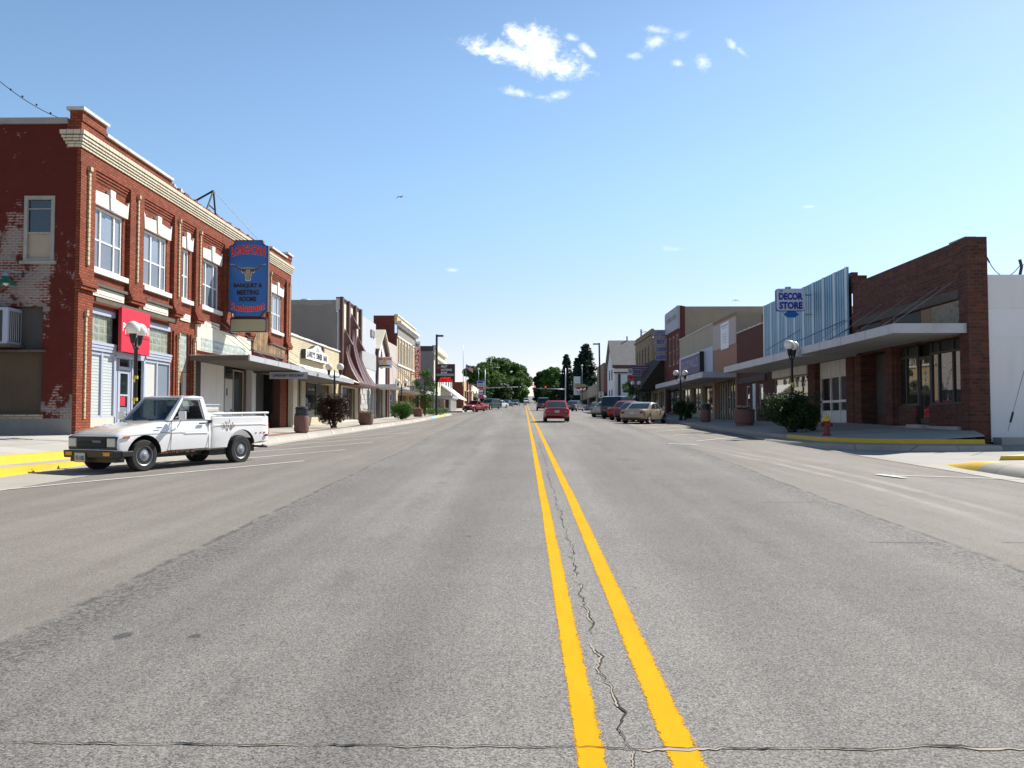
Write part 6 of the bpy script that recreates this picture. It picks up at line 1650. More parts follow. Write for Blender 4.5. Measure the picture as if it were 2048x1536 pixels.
for i, (word_, ya_, yb_, xa_) in enumerate((('LITTLE', 661, 675, 1306), ('BIT', 677.5, 690, 1307.5), ('COUNTRY', 692.5, 705.5, 1309), ('& NEWS', 708, 721, 1309.5))):
    x0, x1 = at_y(xa_, 690, SY3).x, at_y(1335.5, 690, SY3).x; z1, z0 = at_y(1320, ya_, SY3).z, at_y(1320, yb_, SY3).z
    pn = plate('panel', rect(x1 - x0, z1 - z0, .2), ((x0 + x1) / 2, SY3 - .01, (z0 + z1) / 2), rx, ux, .12, M['grey_sign'], lc_, M['letter_black'])
    text_mesh(word_, .4, M['letter_blue'], 'lettering', pn, ((x0 + x1) / 2, SY3 - .133, (z0 + z1) / 2), rx, ux, (x1 - x0) * (.55 if len(word_) < 5 else .8), (z1 - z0) * .62, .004, .004)
free()
# ================================================================== bakery under a shingle awning, stone block above
Y0, Y1 = 92.05, 101.5
bk_ = thing('bakery', 'low bakery under a steep dark shingled awning roof', 'building', (15.2, Y0, 2.0))
RT.shell(bk_, Y0, Y1, 8.0, [(Y0 + .6, Y0 + 4, 2.2, 4.6, .3), (Y0 + 5, Y1 - .6, 2.2, 4.6, .3)], 'tan_wall', 'tan_wall', side_z=7.9)
for a, b in ((Y0 + .6, Y0 + 4), (Y0 + 5, Y1 - .6)): RT.window(bk_, a, b, 2.2, 4.6, mull=(.3, .6), fw=.1, rec=.2, frame='tan_frame', pane='shop_glass')
mb = MB().mat(M['shingle']); mb.prism([RT.pt(.01, Y0 + .1, 8.4), RT.pt(2.5, Y0 + .1, 5.0), RT.pt(2.5, Y0 + .1, 4.75), RT.pt(.01, Y0 + .1, 4.8)], (0, 14, 0)); mb.build('awning_roof', bk_)
free()
x0, x1 = at_y(1264, 742, 100).x, at_y(1302.5, 742, 100).x; z1, z0 = at_y(1284, 734, 100).z, at_y(1284, 752, 100).z
bs = thing('hanging_sign', 'pale bakery sign with purple letters and purple bands beside the stone block', 'sign', ((x0 + x1) / 2, 100, z0))
cx, cz = (x0 + x1) / 2, (z0 + z1) / 2; h_ = z1 - z0
pn = plate('panel', rect(x1 - x0, h_), (cx, 100.2, cz), rx, ux, .2, M['grey_sign'], bs, M['letter_purple'])
text_mesh('BAKERY', .6, M['letter_purple'], 'lettering', pn, (cx, 99.985, cz), rx, ux, (x1 - x0) * .86, h_ * .48, .022, .006)
for dz_ in (-.36, .36): plate('band', rect((x1 - x0) * .97, h_ * .12), (cx, 99.998, cz + dz_ * h_), rx, ux, .01, M['letter_purple'], pn)
plate('cap', rect((x1 - x0) + .5, .14), (cx, 100.3, z1 + .08), rx, ux, .4, M['letter_purple'], bs)
mb = MB().mat(M['dark_pole']); mb.tube([(x1 - .1, 100.1, cz), (15.2, 100.1, cz)], .06, 6); mb.build('bracket', bs)
free()
Y0, Y1 = 101.55, 116.5
st = thing('stone_block', 'two-storey tan stone block with narrow upper windows behind the stacked sign', 'building', (15.2, Y0, 2.2))
wy = [(Y0 + 2.2 + i * 2.6, Y0 + 3.1 + i * 2.6) for i in range(5)]
RT.shell(st, Y0, Y1, 12.25, [(a, b, 6.6, 10.4, .25) for a, b in wy] + [(Y0 + .8, Y1 - .8, 2.5, 5.2, .4)], 'stone', 'stone', depth=14, side_z=12.1)
for a, b in wy: RT.window(st, a, b, 6.6, 10.4, rails=(.5,), fw=.1, rec=.18, frame='brown_trim', pane='glass')
RT.window(st, Y0 + .8, Y1 - .8, 2.5, 5.2, mull=(.25, .5, .75), fw=.12, rec=.3, frame='dark_frame', pane='shop_glass')
mb = MB().mat(M['stone']); RT.box(mb, -.3, .2, Y0, Y1, 11.5, 11.75); mb.build('cornice', st)
mb = MB().mat(M['galv']); mb.tube([(15.6, Y1 - 3, 11.6), (15.6, Y1 - 3, 13.4)], .13, 8); mb.tube([(15.6, Y1 - 3, 13.0), (16.3, Y1 - 3, 13.1)], .05, 5); mb.build('flue', st)
free()
# ================================================================== across the side street on the right
Y0, Y1 = 140, 152
hb = thing('white_gabled_hall', 'white clapboard gabled hall with a steep grey shingle roof on the right', 'house', (14.5, Y0, 2.95))
xg = at_y(1229, 730, Y0).x; ze = at_y(1250, 729, Y0).z; zr = at_y(1250, 682, (Y0 + Y1) / 2).z
mb = MB().mat(M['white_siding']); c = (Y0 + Y1) / 2
mb.box(xg, 32, Y0, Y1, 1.5, ze); mb.prism([(xg, Y0, ze - .002), (xg, Y1, ze - .002), (xg, c, zr - .15)], (17, 0, 0)); mb.build('wall', hb)
mb = MB().mat(M['grey_shingle'])
for s_, ye in ((-1, Y0), (1, Y1)):
    e = ye + s_ * .5; mb.hexa([(xg - .45, e, ze - .35), (33, e, ze - .35), (33, c, zr - .12), (xg - .45, c, zr - .12)], [(xg - .45, e, ze - .1), (33, e, ze - .1), (33, c, zr + .1), (xg - .45, c, zr + .1)])
mb.mat(M['brown_trim']); mb.box(xg - .4, 33, Y0 - .62, Y0 - .501, ze - .62, ze - .12); mb.build('roof', hb)
mb = MB().mat(M['white_paint']); mb.box(xg - .1, 33, Y0 - .3, Y0 - .003, ze - 1.25, ze - .7); mb.mat(M['dark_frame']); mb.box(xg - .15, 33, Y0 - .35, Y0 - .002, ze - 1.45, ze - 1.26); mb.build('eaves_trim', hb)
x0 = at_y(1236, 760, Y0).x; x1 = at_y(1241, 760, Y0).x; x2 = at_y(1254, 760, Y0).x
mb = MB().mat(M['dark_frame']); mb.box(x0, x1, Y0 - .25, Y0 - .002, 3.3, ze - 1.6); mb.mat(M['pale_slats']); mb.box(x1, x2, Y0 - .2, Y0 - .002, 3.2, ze - 1.7); mb.build('side_panel', hb)
mb = MB().mat(M['glass'])
for z in (4.6, 8.0): mb.box(xg - .06, xg - .002, c - 2.5, c - 1.5, z, z + 1.8); mb.box(xg - .06, xg - .002, c + 1.5, c + 2.5, z, z + 1.8)
mb.build('window', hb)
mb = MB().mat(M['dark_pole']); mb.tube([(at_y(1254, 682, c).x, c, zr), (at_y(1254, 682, c).x, c, zr + .8)], .12, 6); mb.build('flue', hb)
free()
def far_shop(name, label, Y0, Y1, z1, front, side, side_z=None, wz=(4.6, 6.4)):
    o = thing(name, label, 'building', (15.2, Y0, base_r(Y0)))
    RT.shell(o, Y0, Y1, z1, [(Y0 + 1, Y1 - 1, *wz, .4)], front, side, side_z=side_z or z1 - .1)
    RT.window(o, Y0 + 1, Y1 - 1, *wz, mull=(.33, .66), fw=.14, rec=.3, frame='dark_frame', pane='glass'); free(); return o
far_shop('red_front_shop', 'narrow dark red shop front just past the white hall', 152.1, 163, 9.9, 'plum_brick', 'plum_brick')
o = far_shop('tan_brick_shop', 'tan brick shop with a chimney behind the tall street light on the right', 163.1, 178, 12.2, 'stone', 'stone')
ORG = Vector(o.location)
mb = MB().mat(M['tan_wall']); mb.box(17, 18.6, 164, 165.6, 11.5, 14.6); mb.build('chimney', o)
mb = MB().mat(M['white_siding']); mb.prism([(16, 163.5, 12), (21, 163.5, 12), (21, 163.5, 14.2), (18.4, 163.5, 13.2)], (0, 3, 0)); mb.build('roof_house', o); free()
o = far_shop('grey_shop', 'plain grey stuccoed shop front far along the right side', 178.1, 205, 8.9, 'tan_wall', 'grey_stucco')
far_shop('dark_sided_shop', 'low shop with a dark blue side wall before the signals', 205.1, 231, 8.4, 'stone', 'sign_maroon')
# ================================================================== plants
def leaf_cards(mb, spots, size, rnd, flat=.0):
    """small bent leaves, one quad each, at the given (point, outward) spots"""
    for p, o in spots:
        s = size * rnd.uniform(.6, 1.3)
        n = (o + Vector((rnd.gauss(0, .6), rnd.gauss(0, .6), rnd.gauss(0, .6) + flat))).normalized()
        a = n.orthogonal().normalized(); a.rotate(Matrix.Rotation(rnd.uniform(0, 6.28), 3, n)); b = n.cross(a)
        mb.face([p - a * s, p + b * s * .55 - n * s * .1, p + a * s, p - b * s * .55 - n * s * .1])
def clump(rnd, c, r, n, squash=1.0, core=.35):
    out = []
    for _ in range(n):
        d = Vector((rnd.gauss(0, 1), rnd.gauss(0, 1), rnd.gauss(0, 1))).normalized()
        q = r * (core + (1 - core) * rnd.random() ** .5)
        out.append((c + Vector((d.x * q, d.y * q, d.z * q * squash)), d))
    return out
def bush(name, label, loc, rx_, h, mat, n=2600, size=.05, seed=1, group=None, blocky=.5, stems=5):
    rnd = random.Random(seed)
    o = thing(name, label, 'bush', loc, group)
    c0 = Vector(loc); mb = MB().mat(M[mat]); spots = []
    k = 44
    for i in range(k):
        a = rnd.uniform(0, 6.28); q = rnd.random() ** .5
        zz = rnd.uniform(.2, 1) if i % 2 else rnd.uniform(.55, .95)
        fall = lerp(1, math.sqrt(max(.05, 1 - (abs(zz - .5) * 1.7) ** 2)), 1 - blocky * .5)
        c = c0 + Vector((cos(a) * q * rx_ * .78 * fall, sin(a) * q * rx_ * .78 * fall, zz * h * .86))
        spots += clump(rnd, c, rx_ * rnd.uniform(.24, .36), n // k, .9, .3)
    spots = [(p, d) for p, d in spots if p.z > c0.z + .05]
    for _ in range(n // 30):      # stray shoots
        a = rnd.uniform(0, 6.28); q = rnd.random() ** .5
        p = c0 + Vector((cos(a) * q * rx_, sin(a) * q * rx_, h * rnd.uniform(.85, 1.03))); spots.append((p, Vector((0, 0, 1))))
    leaf_cards(mb, spots, size, rnd)
    mb.build('foliage', o, fix=False)
    mb = MB().mat(M['bark'])
    for i in range(stems):
        a = i * 6.28 / stems + rnd.uniform(-.4, .4)
        mb.tube([c0 + Vector((cos(a) * .08, sin(a) * .08, -.05)), c0 + Vector((cos(a) * rx_ * .4, sin(a) * rx_ * .4, h * .35)), c0 + Vector((cos(a) * rx_ * .6, sin(a) * rx_ * .6, h * .7))], [.035, .025, .01], 5)
    mb.build('stem', o); free()
    return o
def tree(name, label, loc, h, w_, mat, n=6000, leaf=.3, seed=1, trunk=.3, base=.18, shape='round', group=None, cat='tree'):
    rnd = random.Random(seed)
    o = thing(name, label, cat, loc, group); c0 = Vector(loc)
    mb = MB().mat(M['bark'])
    top = c0 + Vector((rnd.uniform(-.3, .3), rnd.uniform(-.3, .3), h * .8))
    mb.tube([c0 - Vector((0, 0, .3)), c0.lerp(top, .3) + Vector((.1, 0, 0)), c0.lerp(top, .65), top], [trunk, trunk * .8, trunk * .45, trunk * .1], 8)
    mb2 = MB().mat(M[mat]); spots = []
    if shape == 'spruce':
        lv = int(h * 2.2)
        for i in range(lv):
            t_ = i / lv; z = h * (base + (1 - base) * t_); r = w_ / 2 * (1 - t_) ** .55 + .1
            nb = max(5, int(r * 5))
            for k in range(nb):
                a = rnd.uniform(0, 6.28); rr = r * rnd.uniform(.7, 1.12)
                for j in range(max(3, int(n / lv / nb))):
                    q = rnd.random() ** .6
                    p = c0 + Vector((cos(a) * rr * q + rnd.gauss(0, .14), sin(a) * rr * q + rnd.gauss(0, .14), z - rr * q * .28 + rnd.gauss(0, .12)))
                    spots.append((p, Vector((cos(a) * .5, sin(a) * .5, .6))))
    else:
        cl = (64 if n > 2000 else 26) if h > 6 else 26
        for i in range(cl):
            a = rnd.uniform(0, 6.28); zz = rnd.uniform(base, 1); q = rnd.random() ** .45
            prof = math.sqrt(max(.04, 1 - ((zz - .56) / .52) ** 2))
            c = c0 + Vector((cos(a) * q * w_ * .43 * prof, sin(a) * q * w_ * .43 * prof, h * (zz * .91)))
            r = w_ * rnd.uniform(.10, .19)
            spots += clump(rnd, c, r, n // cl, .8, .45)
            if q > .3 and i % 2:
                j = c0.lerp(top, min(.9, zz * .8)); mb.tube([j, j.lerp(c, .6) + Vector((0, 0, .2)), c], [trunk * .22, trunk * .14, trunk * .05], 5)
    leaf_cards(mb2, spots, leaf, rnd, .2)
    mb.build('trunk', o); mb2.build('crown', o, fix=False); free()
    return o

LP1 = at_x(272, 700, -11.5); LP2 = at_x(669, 760, -10.7); LP3 = at_x(803, 790, -10.9)
RP1 = at_x(1584, 760, 11.0); RP2 = at_x(1361, 760, 11.0); RP3 = at_x(1272, 780, 11.0)
bush('bush', 'dark purple leaved bush trimmed flat around the lamp post in front of the lounge', (-10.75, LP2.y - .1, side_l(-10.7, LP2.y)), 1.0, 1.9, 'leaf_purple', 9000, .055, 3, 'bushes planted at the lamp posts', .8)
bush('bush', 'bright green rounded bush at the lamp post in front of the grey shops', (-10.9, LP3.y, side_l(-10.9, LP3.y)), 1.1, 1.55, 'leaf_bright', 6500, .06, 4, 'bushes planted at the lamp posts', .6)
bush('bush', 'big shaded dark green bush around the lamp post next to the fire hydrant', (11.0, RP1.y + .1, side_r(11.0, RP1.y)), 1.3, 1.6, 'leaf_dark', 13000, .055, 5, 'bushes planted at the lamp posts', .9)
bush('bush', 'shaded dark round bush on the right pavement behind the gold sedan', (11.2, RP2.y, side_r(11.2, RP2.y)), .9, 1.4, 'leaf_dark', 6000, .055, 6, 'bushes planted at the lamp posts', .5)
bush('low_shrub', 'low spreading green shrub at the foot of the bank sign pole', (-10.4, 97.5, side_l(-10.4, 97.5)), 1.5, .75, 'leaf_bright', 1600, .06, 8, None, .3)
bush('low_shrub', 'low green shrub just past the bank sign shrub by the yellow kerb', (-10.3, 106, side_l(-10.3, 106)), 1.1, .6, 'leaf_mid', 900, .06, 9, None, .3)
p = at_x(861, 780, -11.0)
tree('street_tree', 'small leafy green street tree in front of the grey bank side wall', (-11.0, 93.5, side_l(-11, 93.5)), 5.5, 3.1, 'leaf_mid', 4200, .085, 11, .09, .22)
tree('street_tree', 'narrow upright green street tree under the red soda sign on the right', (10.9, 88, side_r(10.9, 88)), 3.7, 2.0, 'leaf_mid', 2600, .08, 12, .07, .12)
# trees beyond the signals
def far_tree(px, top, Y, wpx, mat, seed, label, shape='round', n=11000, leaf=.46, base=.04):
    wpx *= 1.5 if shape == 'spruce' else 1.22
    z0 = terrain_z((px - 1049) / 1700 * Y, Y); X = (px - 1049) / 1700 * Y
    zt = at_y(px, top, Y).z + .8
    tree('spruce_tree' if shape == 'spruce' else 'shade_tree', label, (X, Y, z0), zt - z0, wpx / 1700 * Y, mat, n, leaf, seed, .45, base, shape, 'trees beyond the traffic signals')
far_tree(951, 734, 262, 46, 'leaf_mid', 21, 'leftmost round shade tree behind the flag and cream shop')
far_tree(975, 727, 285, 52, 'leaf_mid', 22, 'broad shade tree right behind the left signal pole')
far_tree(996, 717, 305, 58, 'leaf_mid', 23, 'tallest shade tree in the middle of the left tree mass')
far_tree(1022, 728, 330, 52, 'leaf_mid', 24, 'shade tree whose crown stands over the tip of the left signal arm')
far_tree(1041, 736, 370, 38, 'leaf_mid', 25, 'rightmost left-side shade tree leaning over the distant road')
far_tree(1036, 760, 300, 34, 'leaf_mid', 26, 'lower shade tree in front of the tree mass left of the road', n=3600)
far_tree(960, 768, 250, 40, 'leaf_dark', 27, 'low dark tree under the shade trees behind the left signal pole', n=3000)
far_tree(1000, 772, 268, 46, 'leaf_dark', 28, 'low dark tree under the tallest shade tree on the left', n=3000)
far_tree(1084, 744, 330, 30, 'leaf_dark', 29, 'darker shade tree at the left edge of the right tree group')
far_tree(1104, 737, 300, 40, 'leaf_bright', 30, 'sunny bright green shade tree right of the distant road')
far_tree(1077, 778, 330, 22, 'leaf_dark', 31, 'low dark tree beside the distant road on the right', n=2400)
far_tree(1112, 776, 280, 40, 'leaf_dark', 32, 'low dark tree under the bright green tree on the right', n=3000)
far_tree(1133, 713, 270, 26, 'leaf_spruce', 33, 'slim dark spruce behind the right signal pole', 'spruce', 6500, .42)
far_tree(1172, 692, 262, 50, 'leaf_spruce', 34, 'tall wide dark spruce over the shops on the right', 'spruce', 12000, .46)
far_tree(1154, 720, 275, 24, 'leaf_spruce', 35, 'small dark spruce between the two taller spruces', 'spruce', 6000, .42)
rnd = random.Random(77)
for i in range(26):                      # the two rows that line the road up the hill
    Y = 420 + i * 17; s_ = -1 if i % 2 else 1
    o_ = (Y - 230) * .0125
    X = o_ + s_ * (13 + rnd.uniform(0, 6) + (Y - 420) * .01)
    h = rnd.uniform(9, 13)
    tree('shade_tree', ('distant roadside tree on the left of the hill road' if s_ < 0 else 'distant roadside tree on the right of the hill road'), (X, Y, terrain_z(X, Y)), h, h * .9, 'leaf_mid' if i % 3 else 'leaf_dark', 900, .75, 100 + i, .4, .1, 'round', 'trees lining the distant hill road on the left' if s_ < 0 else 'trees lining the distant hill road on the right')
for i in range(22):
    s_ = -1 if i % 2 else 1; Y = 255 + rnd.uniform(0, 60); X = s_ * (26 + i * 5 + rnd.uniform(0, 4))
    h = rnd.uniform(8, 12)
    tree('shade_tree', 'background tree behind the shop roofs on the left' if s_ < 0 else 'background tree behind the shop roofs on the right', (X, Y, terrain_z(X, Y)), h, h * .95, 'leaf_mid', 900, .6, 200 + i, .35, .12, 'round', 'background trees behind the roofs on the left' if s_ < 0 else 'background trees behind the roofs on the right')

# ================================================================== street furniture
def lamp(label, X, Y, gz, zg, along_x, group='twin globe street lamps', bands=()):
    o = thing('street_lamp', label, 'street lamp', (X, Y, gz), group)
    H = zg - gz
    mb = MB(); mb.smooth = True; mb.mat(M['lamp_black'])
    mb.lathe([(.16, 0), (.16, .10), (.12, .14), (.11, .55), (.085, .62), (.065, .70), (.052, H - .62), (.075, H - .60), (.075, H - .54), (.045, H - .50), (.04, H - .30), (.015, H - .16)], (X, Y, gz), 12)
    post = mb.build('post', o)
    for b in bands:
        q = MB().mat(M['tape_yellow']); q.lathe([(.075, b), (.075, b + .09)], (X, Y, gz), 10); q.box(X - .02, X + .02, Y - .09, Y - .07, gz + b - .1, gz + b); q.build('tape', post)
    for s_ in (-1, 1):
        vd = Vector((X, Y)).normalized(); dx, dy = (s_ * .32, 0) if along_x else (s_ * (vd.x * .30 - vd.y * -.09), s_ * (vd.y * .30 - vd.x * .09))
        mb = MB(); mb.smooth = True; mb.mat(M['lamp_black'])
        mb.tube([(X, Y, zg - .55), (X + dx * .6, Y + dy * .6, zg - .58), (X + dx, Y + dy, zg - .48), (X + dx, Y + dy, zg - .40)], .026, 7)
        mb.lathe([(.03, -.46), (.06, -.42), (.10, -.20), (.115, -.17), (.115, -.14)], (X + dx, Y + dy, zg), 12); arm = mb.build('arm', o)
        mb = MB(); mb.smooth = True; mb.mat(M['globe']); mb.ball((X + dx, Y + dy, zg), .205, 18, 12); mb.build('globe', o, fix=False)
    free(); return o
lamp('near left street lamp with two white globes behind the white pickup', LP1.x, LP1.y, side_l(-11.5, max(20, LP1.y)), at_y(272, 658, LP1.y).z, False, bands=(1.25, 1.9))
lamp('street lamp with two white globes rising from the purple bush', LP2.x, LP2.y, side_l(-10.7, LP2.y), at_y(669, 734, LP2.y).z, True)
lamp('street lamp with two white globes rising from the bright green bush', LP3.x, LP3.y, side_l(-10.9, LP3.y), at_y(803, 763, LP3.y).z, True, bands=(1.5,))
lamp('near right street lamp with two white globes by the store canopy', RP1.x, RP1.y, side_r(11, RP1.y), at_y(1584, 691, RP1.y).z, False, bands=(1.95,))
lamp('street lamp with two globes in front of the purple sign board', RP2.x, RP2.y, side_r(11, RP2.y), at_y(1361, 746, RP2.y).z, True)
lamp('street lamp with two globes next to the red soda sign', RP3.x, RP3.y, side_r(11, RP3.y), at_y(1272, 766, RP3.y).z, True)
for i, (px, py) in enumerate(((940, 787), (950, 796), (1165, 790), (1158, 788))):
    s_ = -1 if px < 1049 else 1; q = at_x(px, 800, s_ * (10.6 + .2 * (i % 2)))
    gz = side_l(q.x, q.y) if s_ < 0 else lerp(gut_r(q.y) + .17, base_r(q.y), .1)
    lamp(['distant left twin globe lamp by the brick shop', 'farther left twin globe lamp by the cream shop', 'distant right twin globe lamp by the grey shop', 'farther right twin globe lamp near the signals'][i], q.x, q.y, gz, gz + 3.4, True)

def barrel(mb, X, Y, z, r, h):
    mb.lathe([(r * .82, 0), (r * .82, h * .07), (r * .97, h * .11), (r, h * .16), (r, h * .88), (r * .95, h * .95), (r * .93, h)], (X, Y, z), 24)
def bin_(label, X, Y, z, lid=True):
    o = thing('litter_bin', label, 'litter bin', (X, Y, z), 'concrete litter bins with black lids')
    mb = MB().mat(M['aggregate']); barrel(mb, X, Y, z, .33, .78); b = smooth_by_angle(mb.build('body', o, merge=True), 25)
    mb = MB().mat(M['lid_black']); mb.lathe([(.31, .781), (.31, .86), (.27, .87), (.27, 1.06), (.29, 1.07), (.27, 1.15), (.16, 1.2), (.02, 1.21)], (X, Y, z), 20)
    mb.box(X - .12, X + .12, Y - .285, Y - .24, z + .9, z + 1.04); smooth_by_angle(mb.build('lid', o), 35); free()
q = at_x(603, 855, -10.0); bin_('round brown concrete litter bin with black lid by the lounge window', q.x, q.y, side_l(q.x, q.y))
q = at_x(1411, 840, 11.5); bin_('shaded brown concrete litter bin by the peach shop doors', q.x, q.y, side_r(q.x, q.y))
def planter(label, X, Y, z, r, h, cols, seed):
    o = thing('planter', label, 'planter', (X, Y, z), 'round concrete flower planters')
    mb = MB().mat(M['aggregate']); mb.lathe([(r * .85, 0), (r * .85, h * .12), (r * .97, h * .17), (r, h * .25), (r, h), (r * .9, h), (r * .88, h - .06)], (X, Y, z), 26); b = smooth_by_angle(mb.build('bowl', o, merge=True), 25)
    mb = MB().mat(M['soil']); mb.lathe([(r * .88, h - .08), (r * .4, h - .05), (.01, h - .04)], (X, Y, z), 20, caps=False); mb.build('soil', o, fix=False)
    rnd = random.Random(seed); lf = MB().mat(M['leaf_mid']); sp = []; pt = {c: [] for c in cols}
    for i in range(60):
        a = rnd.uniform(0, 6.28); q = r * .85 * rnd.random() ** .5; c = Vector((X + cos(a) * q, Y + sin(a) * q, z + h + rnd.uniform(-.02, .10)))
        sp += clump(rnd, c, .07, 7)
        if rnd.random() < .6: pt[rnd.choice(cols)] += clump(rnd, c + Vector((0, 0, .09)), .045, 9)
    leaf_cards(lf, sp, .035, rnd); lf.build('leaves', o, fix=False)
    fl = MB()
    for c in cols: fl.mat(M[c]); leaf_cards(fl, pt[c], .035, rnd)
    fl.build('flowers', o, fix=False); free()
q = at_x(732, 845, -10.2); planter('round planter of yellow and pink flowers before the grey panel shop', q.x, q.y, side_l(q.x, q.y), .47, .72, ('petal_yellow', 'petal_pink', 'petal_red'), 1)
q = at_x(836, 836, -10.9); planter('small planter of red flowers beside the bright green bush', q.x, q.y, side_l(q.x, q.y), .47, .75, ('petal_red', 'petal_pink'), 2)
q = at_x(1489, 850, 11.6); planter('shaded planter of red and pale flowers by the low brown shop', q.x, q.y, side_r(q.x, q.y), .53, .85, ('petal_red', 'petal_pink', 'petal_pink'), 3)
# fire hydrant
q = at_x(1653, 866, 10.75); X, Y = q.x, q.y; z = side_r(X, Y)
fh = thing('fire_hydrant', 'red fire hydrant with a yellow bonnet on the right pavement', 'fire hydrant', (X, Y, z))
mb = MB(); mb.mat(M['hydrant_red']); mb.lathe([(.15, 0), (.15, .05), (.105, .07), (.10, .46), (.135, .48), (.135, .53)], (X, Y, z), 16); smooth_by_angle(mb.build('barrel', fh), 30)
mb = MB(); mb.mat(M['hydrant_yellow']); mb.lathe([(.15, .531), (.15, .57), (.12, .60), (.10, .67), (.05, .72), (.03, .73), (.03, .78), (.01, .79)], (X, Y, z), 16); smooth_by_angle(mb.build('bonnet', fh), 30)
for ax, d in (('x', -1), ('x', 1), ('y', -1)):
    mb = MB().mat(M['hydrant_red']); pr = [(.055, .08), (.055, .15), (.075, .155), (.075, .20), (.03, .205), (.03, .23)]
    mb.lathe([(r, h * d) for r, h in pr], (X, Y, z + (.40 if ax == 'x' else .36)), 10, axis=ax); mb.build('outlet', fh)
free()
# ---- bank sign on its pole, with box light
q = at_x(873, 800, -9.9); X, Y, z = q.x, q.y, side_l(-9.9, q.y)
bp = thing('light_pole', 'tall dark square street light pole beside the maroon bank sign', 'light pole', (X, Y, z), 'box headed street lights')
zt = at_y(873, 669, Y).z
mb = MB().mat(M['dark_pole']); mb.box(X - .11, X + .11, Y - .11, Y + .11, z - .05, zt); mb.build('post', bp)
mb = MB().mat(M['dark_pole']); mb.box(X + .12, X + .75, Y - .16, Y + .16, zt - .26, zt - .06); mb.build('lamp_head', bp)
free()
x0, x1 = at_y(871.5, 745, Y - .3).x, at_y(909.5, 745, Y - .3).x; z1, z0 = at_y(890, 728, Y - .3).z, at_y(890, 764, Y - .3).z
bs_ = thing('bank_sign', 'maroon bank sign with white italic words and a red lit message strip', 'sign', (X, Y - .3, z0))
w_, h_ = x1 - x0, z1 - z0; cx = (x0 + x1) / 2
pn = plate('cabinet', rect(w_, h_), (cx, Y + .15, (z0 + z1) / 2), rx, ux, .4, M['sign_maroon'], bs_, M['letter_black'])
for wd_, f, ww in (('FIRST', .86, .36), ('NATIONAL', .68, .60), ('BANK', .52, .36)): text_mesh(wd_, .3, M['letter_white'], 'lettering', pn, (x0 + w_ * (.26 + ww / 2), Y - .255, z0 + h_ * f), rx, ux, w_ * ww, h_ * .12, .008, .003, shear=.3)
plate('emblem', [(-.12, .16), (-.04, .1), (0, .0), (.04, .1), (.12, .16), (.08, -.05), (0, -.2), (-.08, -.05)][::-1], (x0 + w_ * .14, Y - .25, z0 + h_ * .8), rx, ux, .01, M['letter_red'], pn)
plate('strip', rect(w_ * .92, h_ * .12), (cx, Y - .25, z0 + h_ * .40), rx, ux, .012, M['grey_sign'], pn)
plate('screen', rect(w_ * .92, h_ * .30), (cx, Y - .25, z0 + h_ * .17), rx, ux, .012, M['letter_black'], pn)
def lit(name, c, s):
    m, t_, b = new_mat(name); b.inputs['Base Color'].default_value = (*c, 1); b.inputs['Emission Color'].default_value = (*c, 1); b.inputs['Emission Strength'].default_value = s; b.inputs['Roughness'].default_value = .4; return m
M['led_red'] = lit('led_red', (.75, .012, .012), .9)
mb = MB().mat(M['led_red']); rnd = random.Random(6)
for row, (a, b) in enumerate(((.24, .78), (.16, .90))):
    n_ = 22
    for i in range(n_):
        for j in range(6):
            if rnd.random() < .72:
                xx = x0 + w_ * lerp(a, b, i / n_); zz = z0 + h_ * (.25 - row * .13) - j * h_ * .018; mb.box(xx, xx + w_ * .022, Y - .268, Y - .2625, zz, zz + h_ * .014)
mb.build('message_dots', pn)
mb = MB().mat(M['dark_pole']); mb.box(X + .111, x0 + .3, Y - .1, Y + .1, z0 + .2, z0 + .35); mb.box(X + .111, x0 + .3, Y - .1, Y + .1, z1 - .4, z1 - .25); mb.build('bracket', bs_)
free()
mb = None
q = at_x(1199.5, 760, 10.9); X, Y, z = q.x, q.y, base_r(q.y) - .1
lp = thing('light_pole', 'tall dark street light pole leaning left of the white gabled hall', 'light pole', (X, Y, z), 'box headed street lights'); zt = at_y(1199, 686, Y).z
mb = MB().mat(M['dark_pole']); mb.hexa([(X - .05, Y - .12, z - .1), (X + .19, Y - .12, z - .1), (X + .19, Y + .12, z - .1), (X - .05, Y + .12, z - .1)], [(X - .17, Y - .1, zt), (X + .05, Y - .1, zt), (X + .05, Y + .1, zt), (X - .17, Y + .1, zt)]); mb.build('post', lp)
mb = MB().mat(M['dark_pole']); mb.box(X - .95, X - .18, Y - .16, Y + .16, zt - .24, zt - .06); mb.build('lamp_head', lp); free()
# speed limit sign
q = at_x(1202, 790, 10.6); X, Y, z = q.x, q.y, base_r(q.y) - .15
sp = thing('speed_sign', 'small white speed limit sign before the dark sport utility car', 'road sign', (X, Y, z))
zc_ = at_y(1202, 789.5, Y).z
mb = MB().mat(M['galv']); mb.tube([(X, Y + .05, z), (X, Y + .05, zc_ + .4)], .035, 6); mb.build('post', sp)
pn = plate('panel', rect(.66, .84, .05), (X, Y, zc_), rx, ux, .02, M['sign_white'], sp)
text_mesh('SPEED', .2, M['letter_black'], 'lettering', pn, (X, Y - .022, zc_ + .28), rx, ux, .46, .11, .006, .003)
text_mesh('LIMIT', .2, M['letter_black'], 'lettering', pn, (X, Y - .022, zc_ + .13), rx, ux, .40, .11, .006, .003)
text_mesh('25', .4, M['letter_black'], 'lettering', pn, (X, Y - .022, zc_ - .17), rx, ux, .42, .34, .02, .003); free()
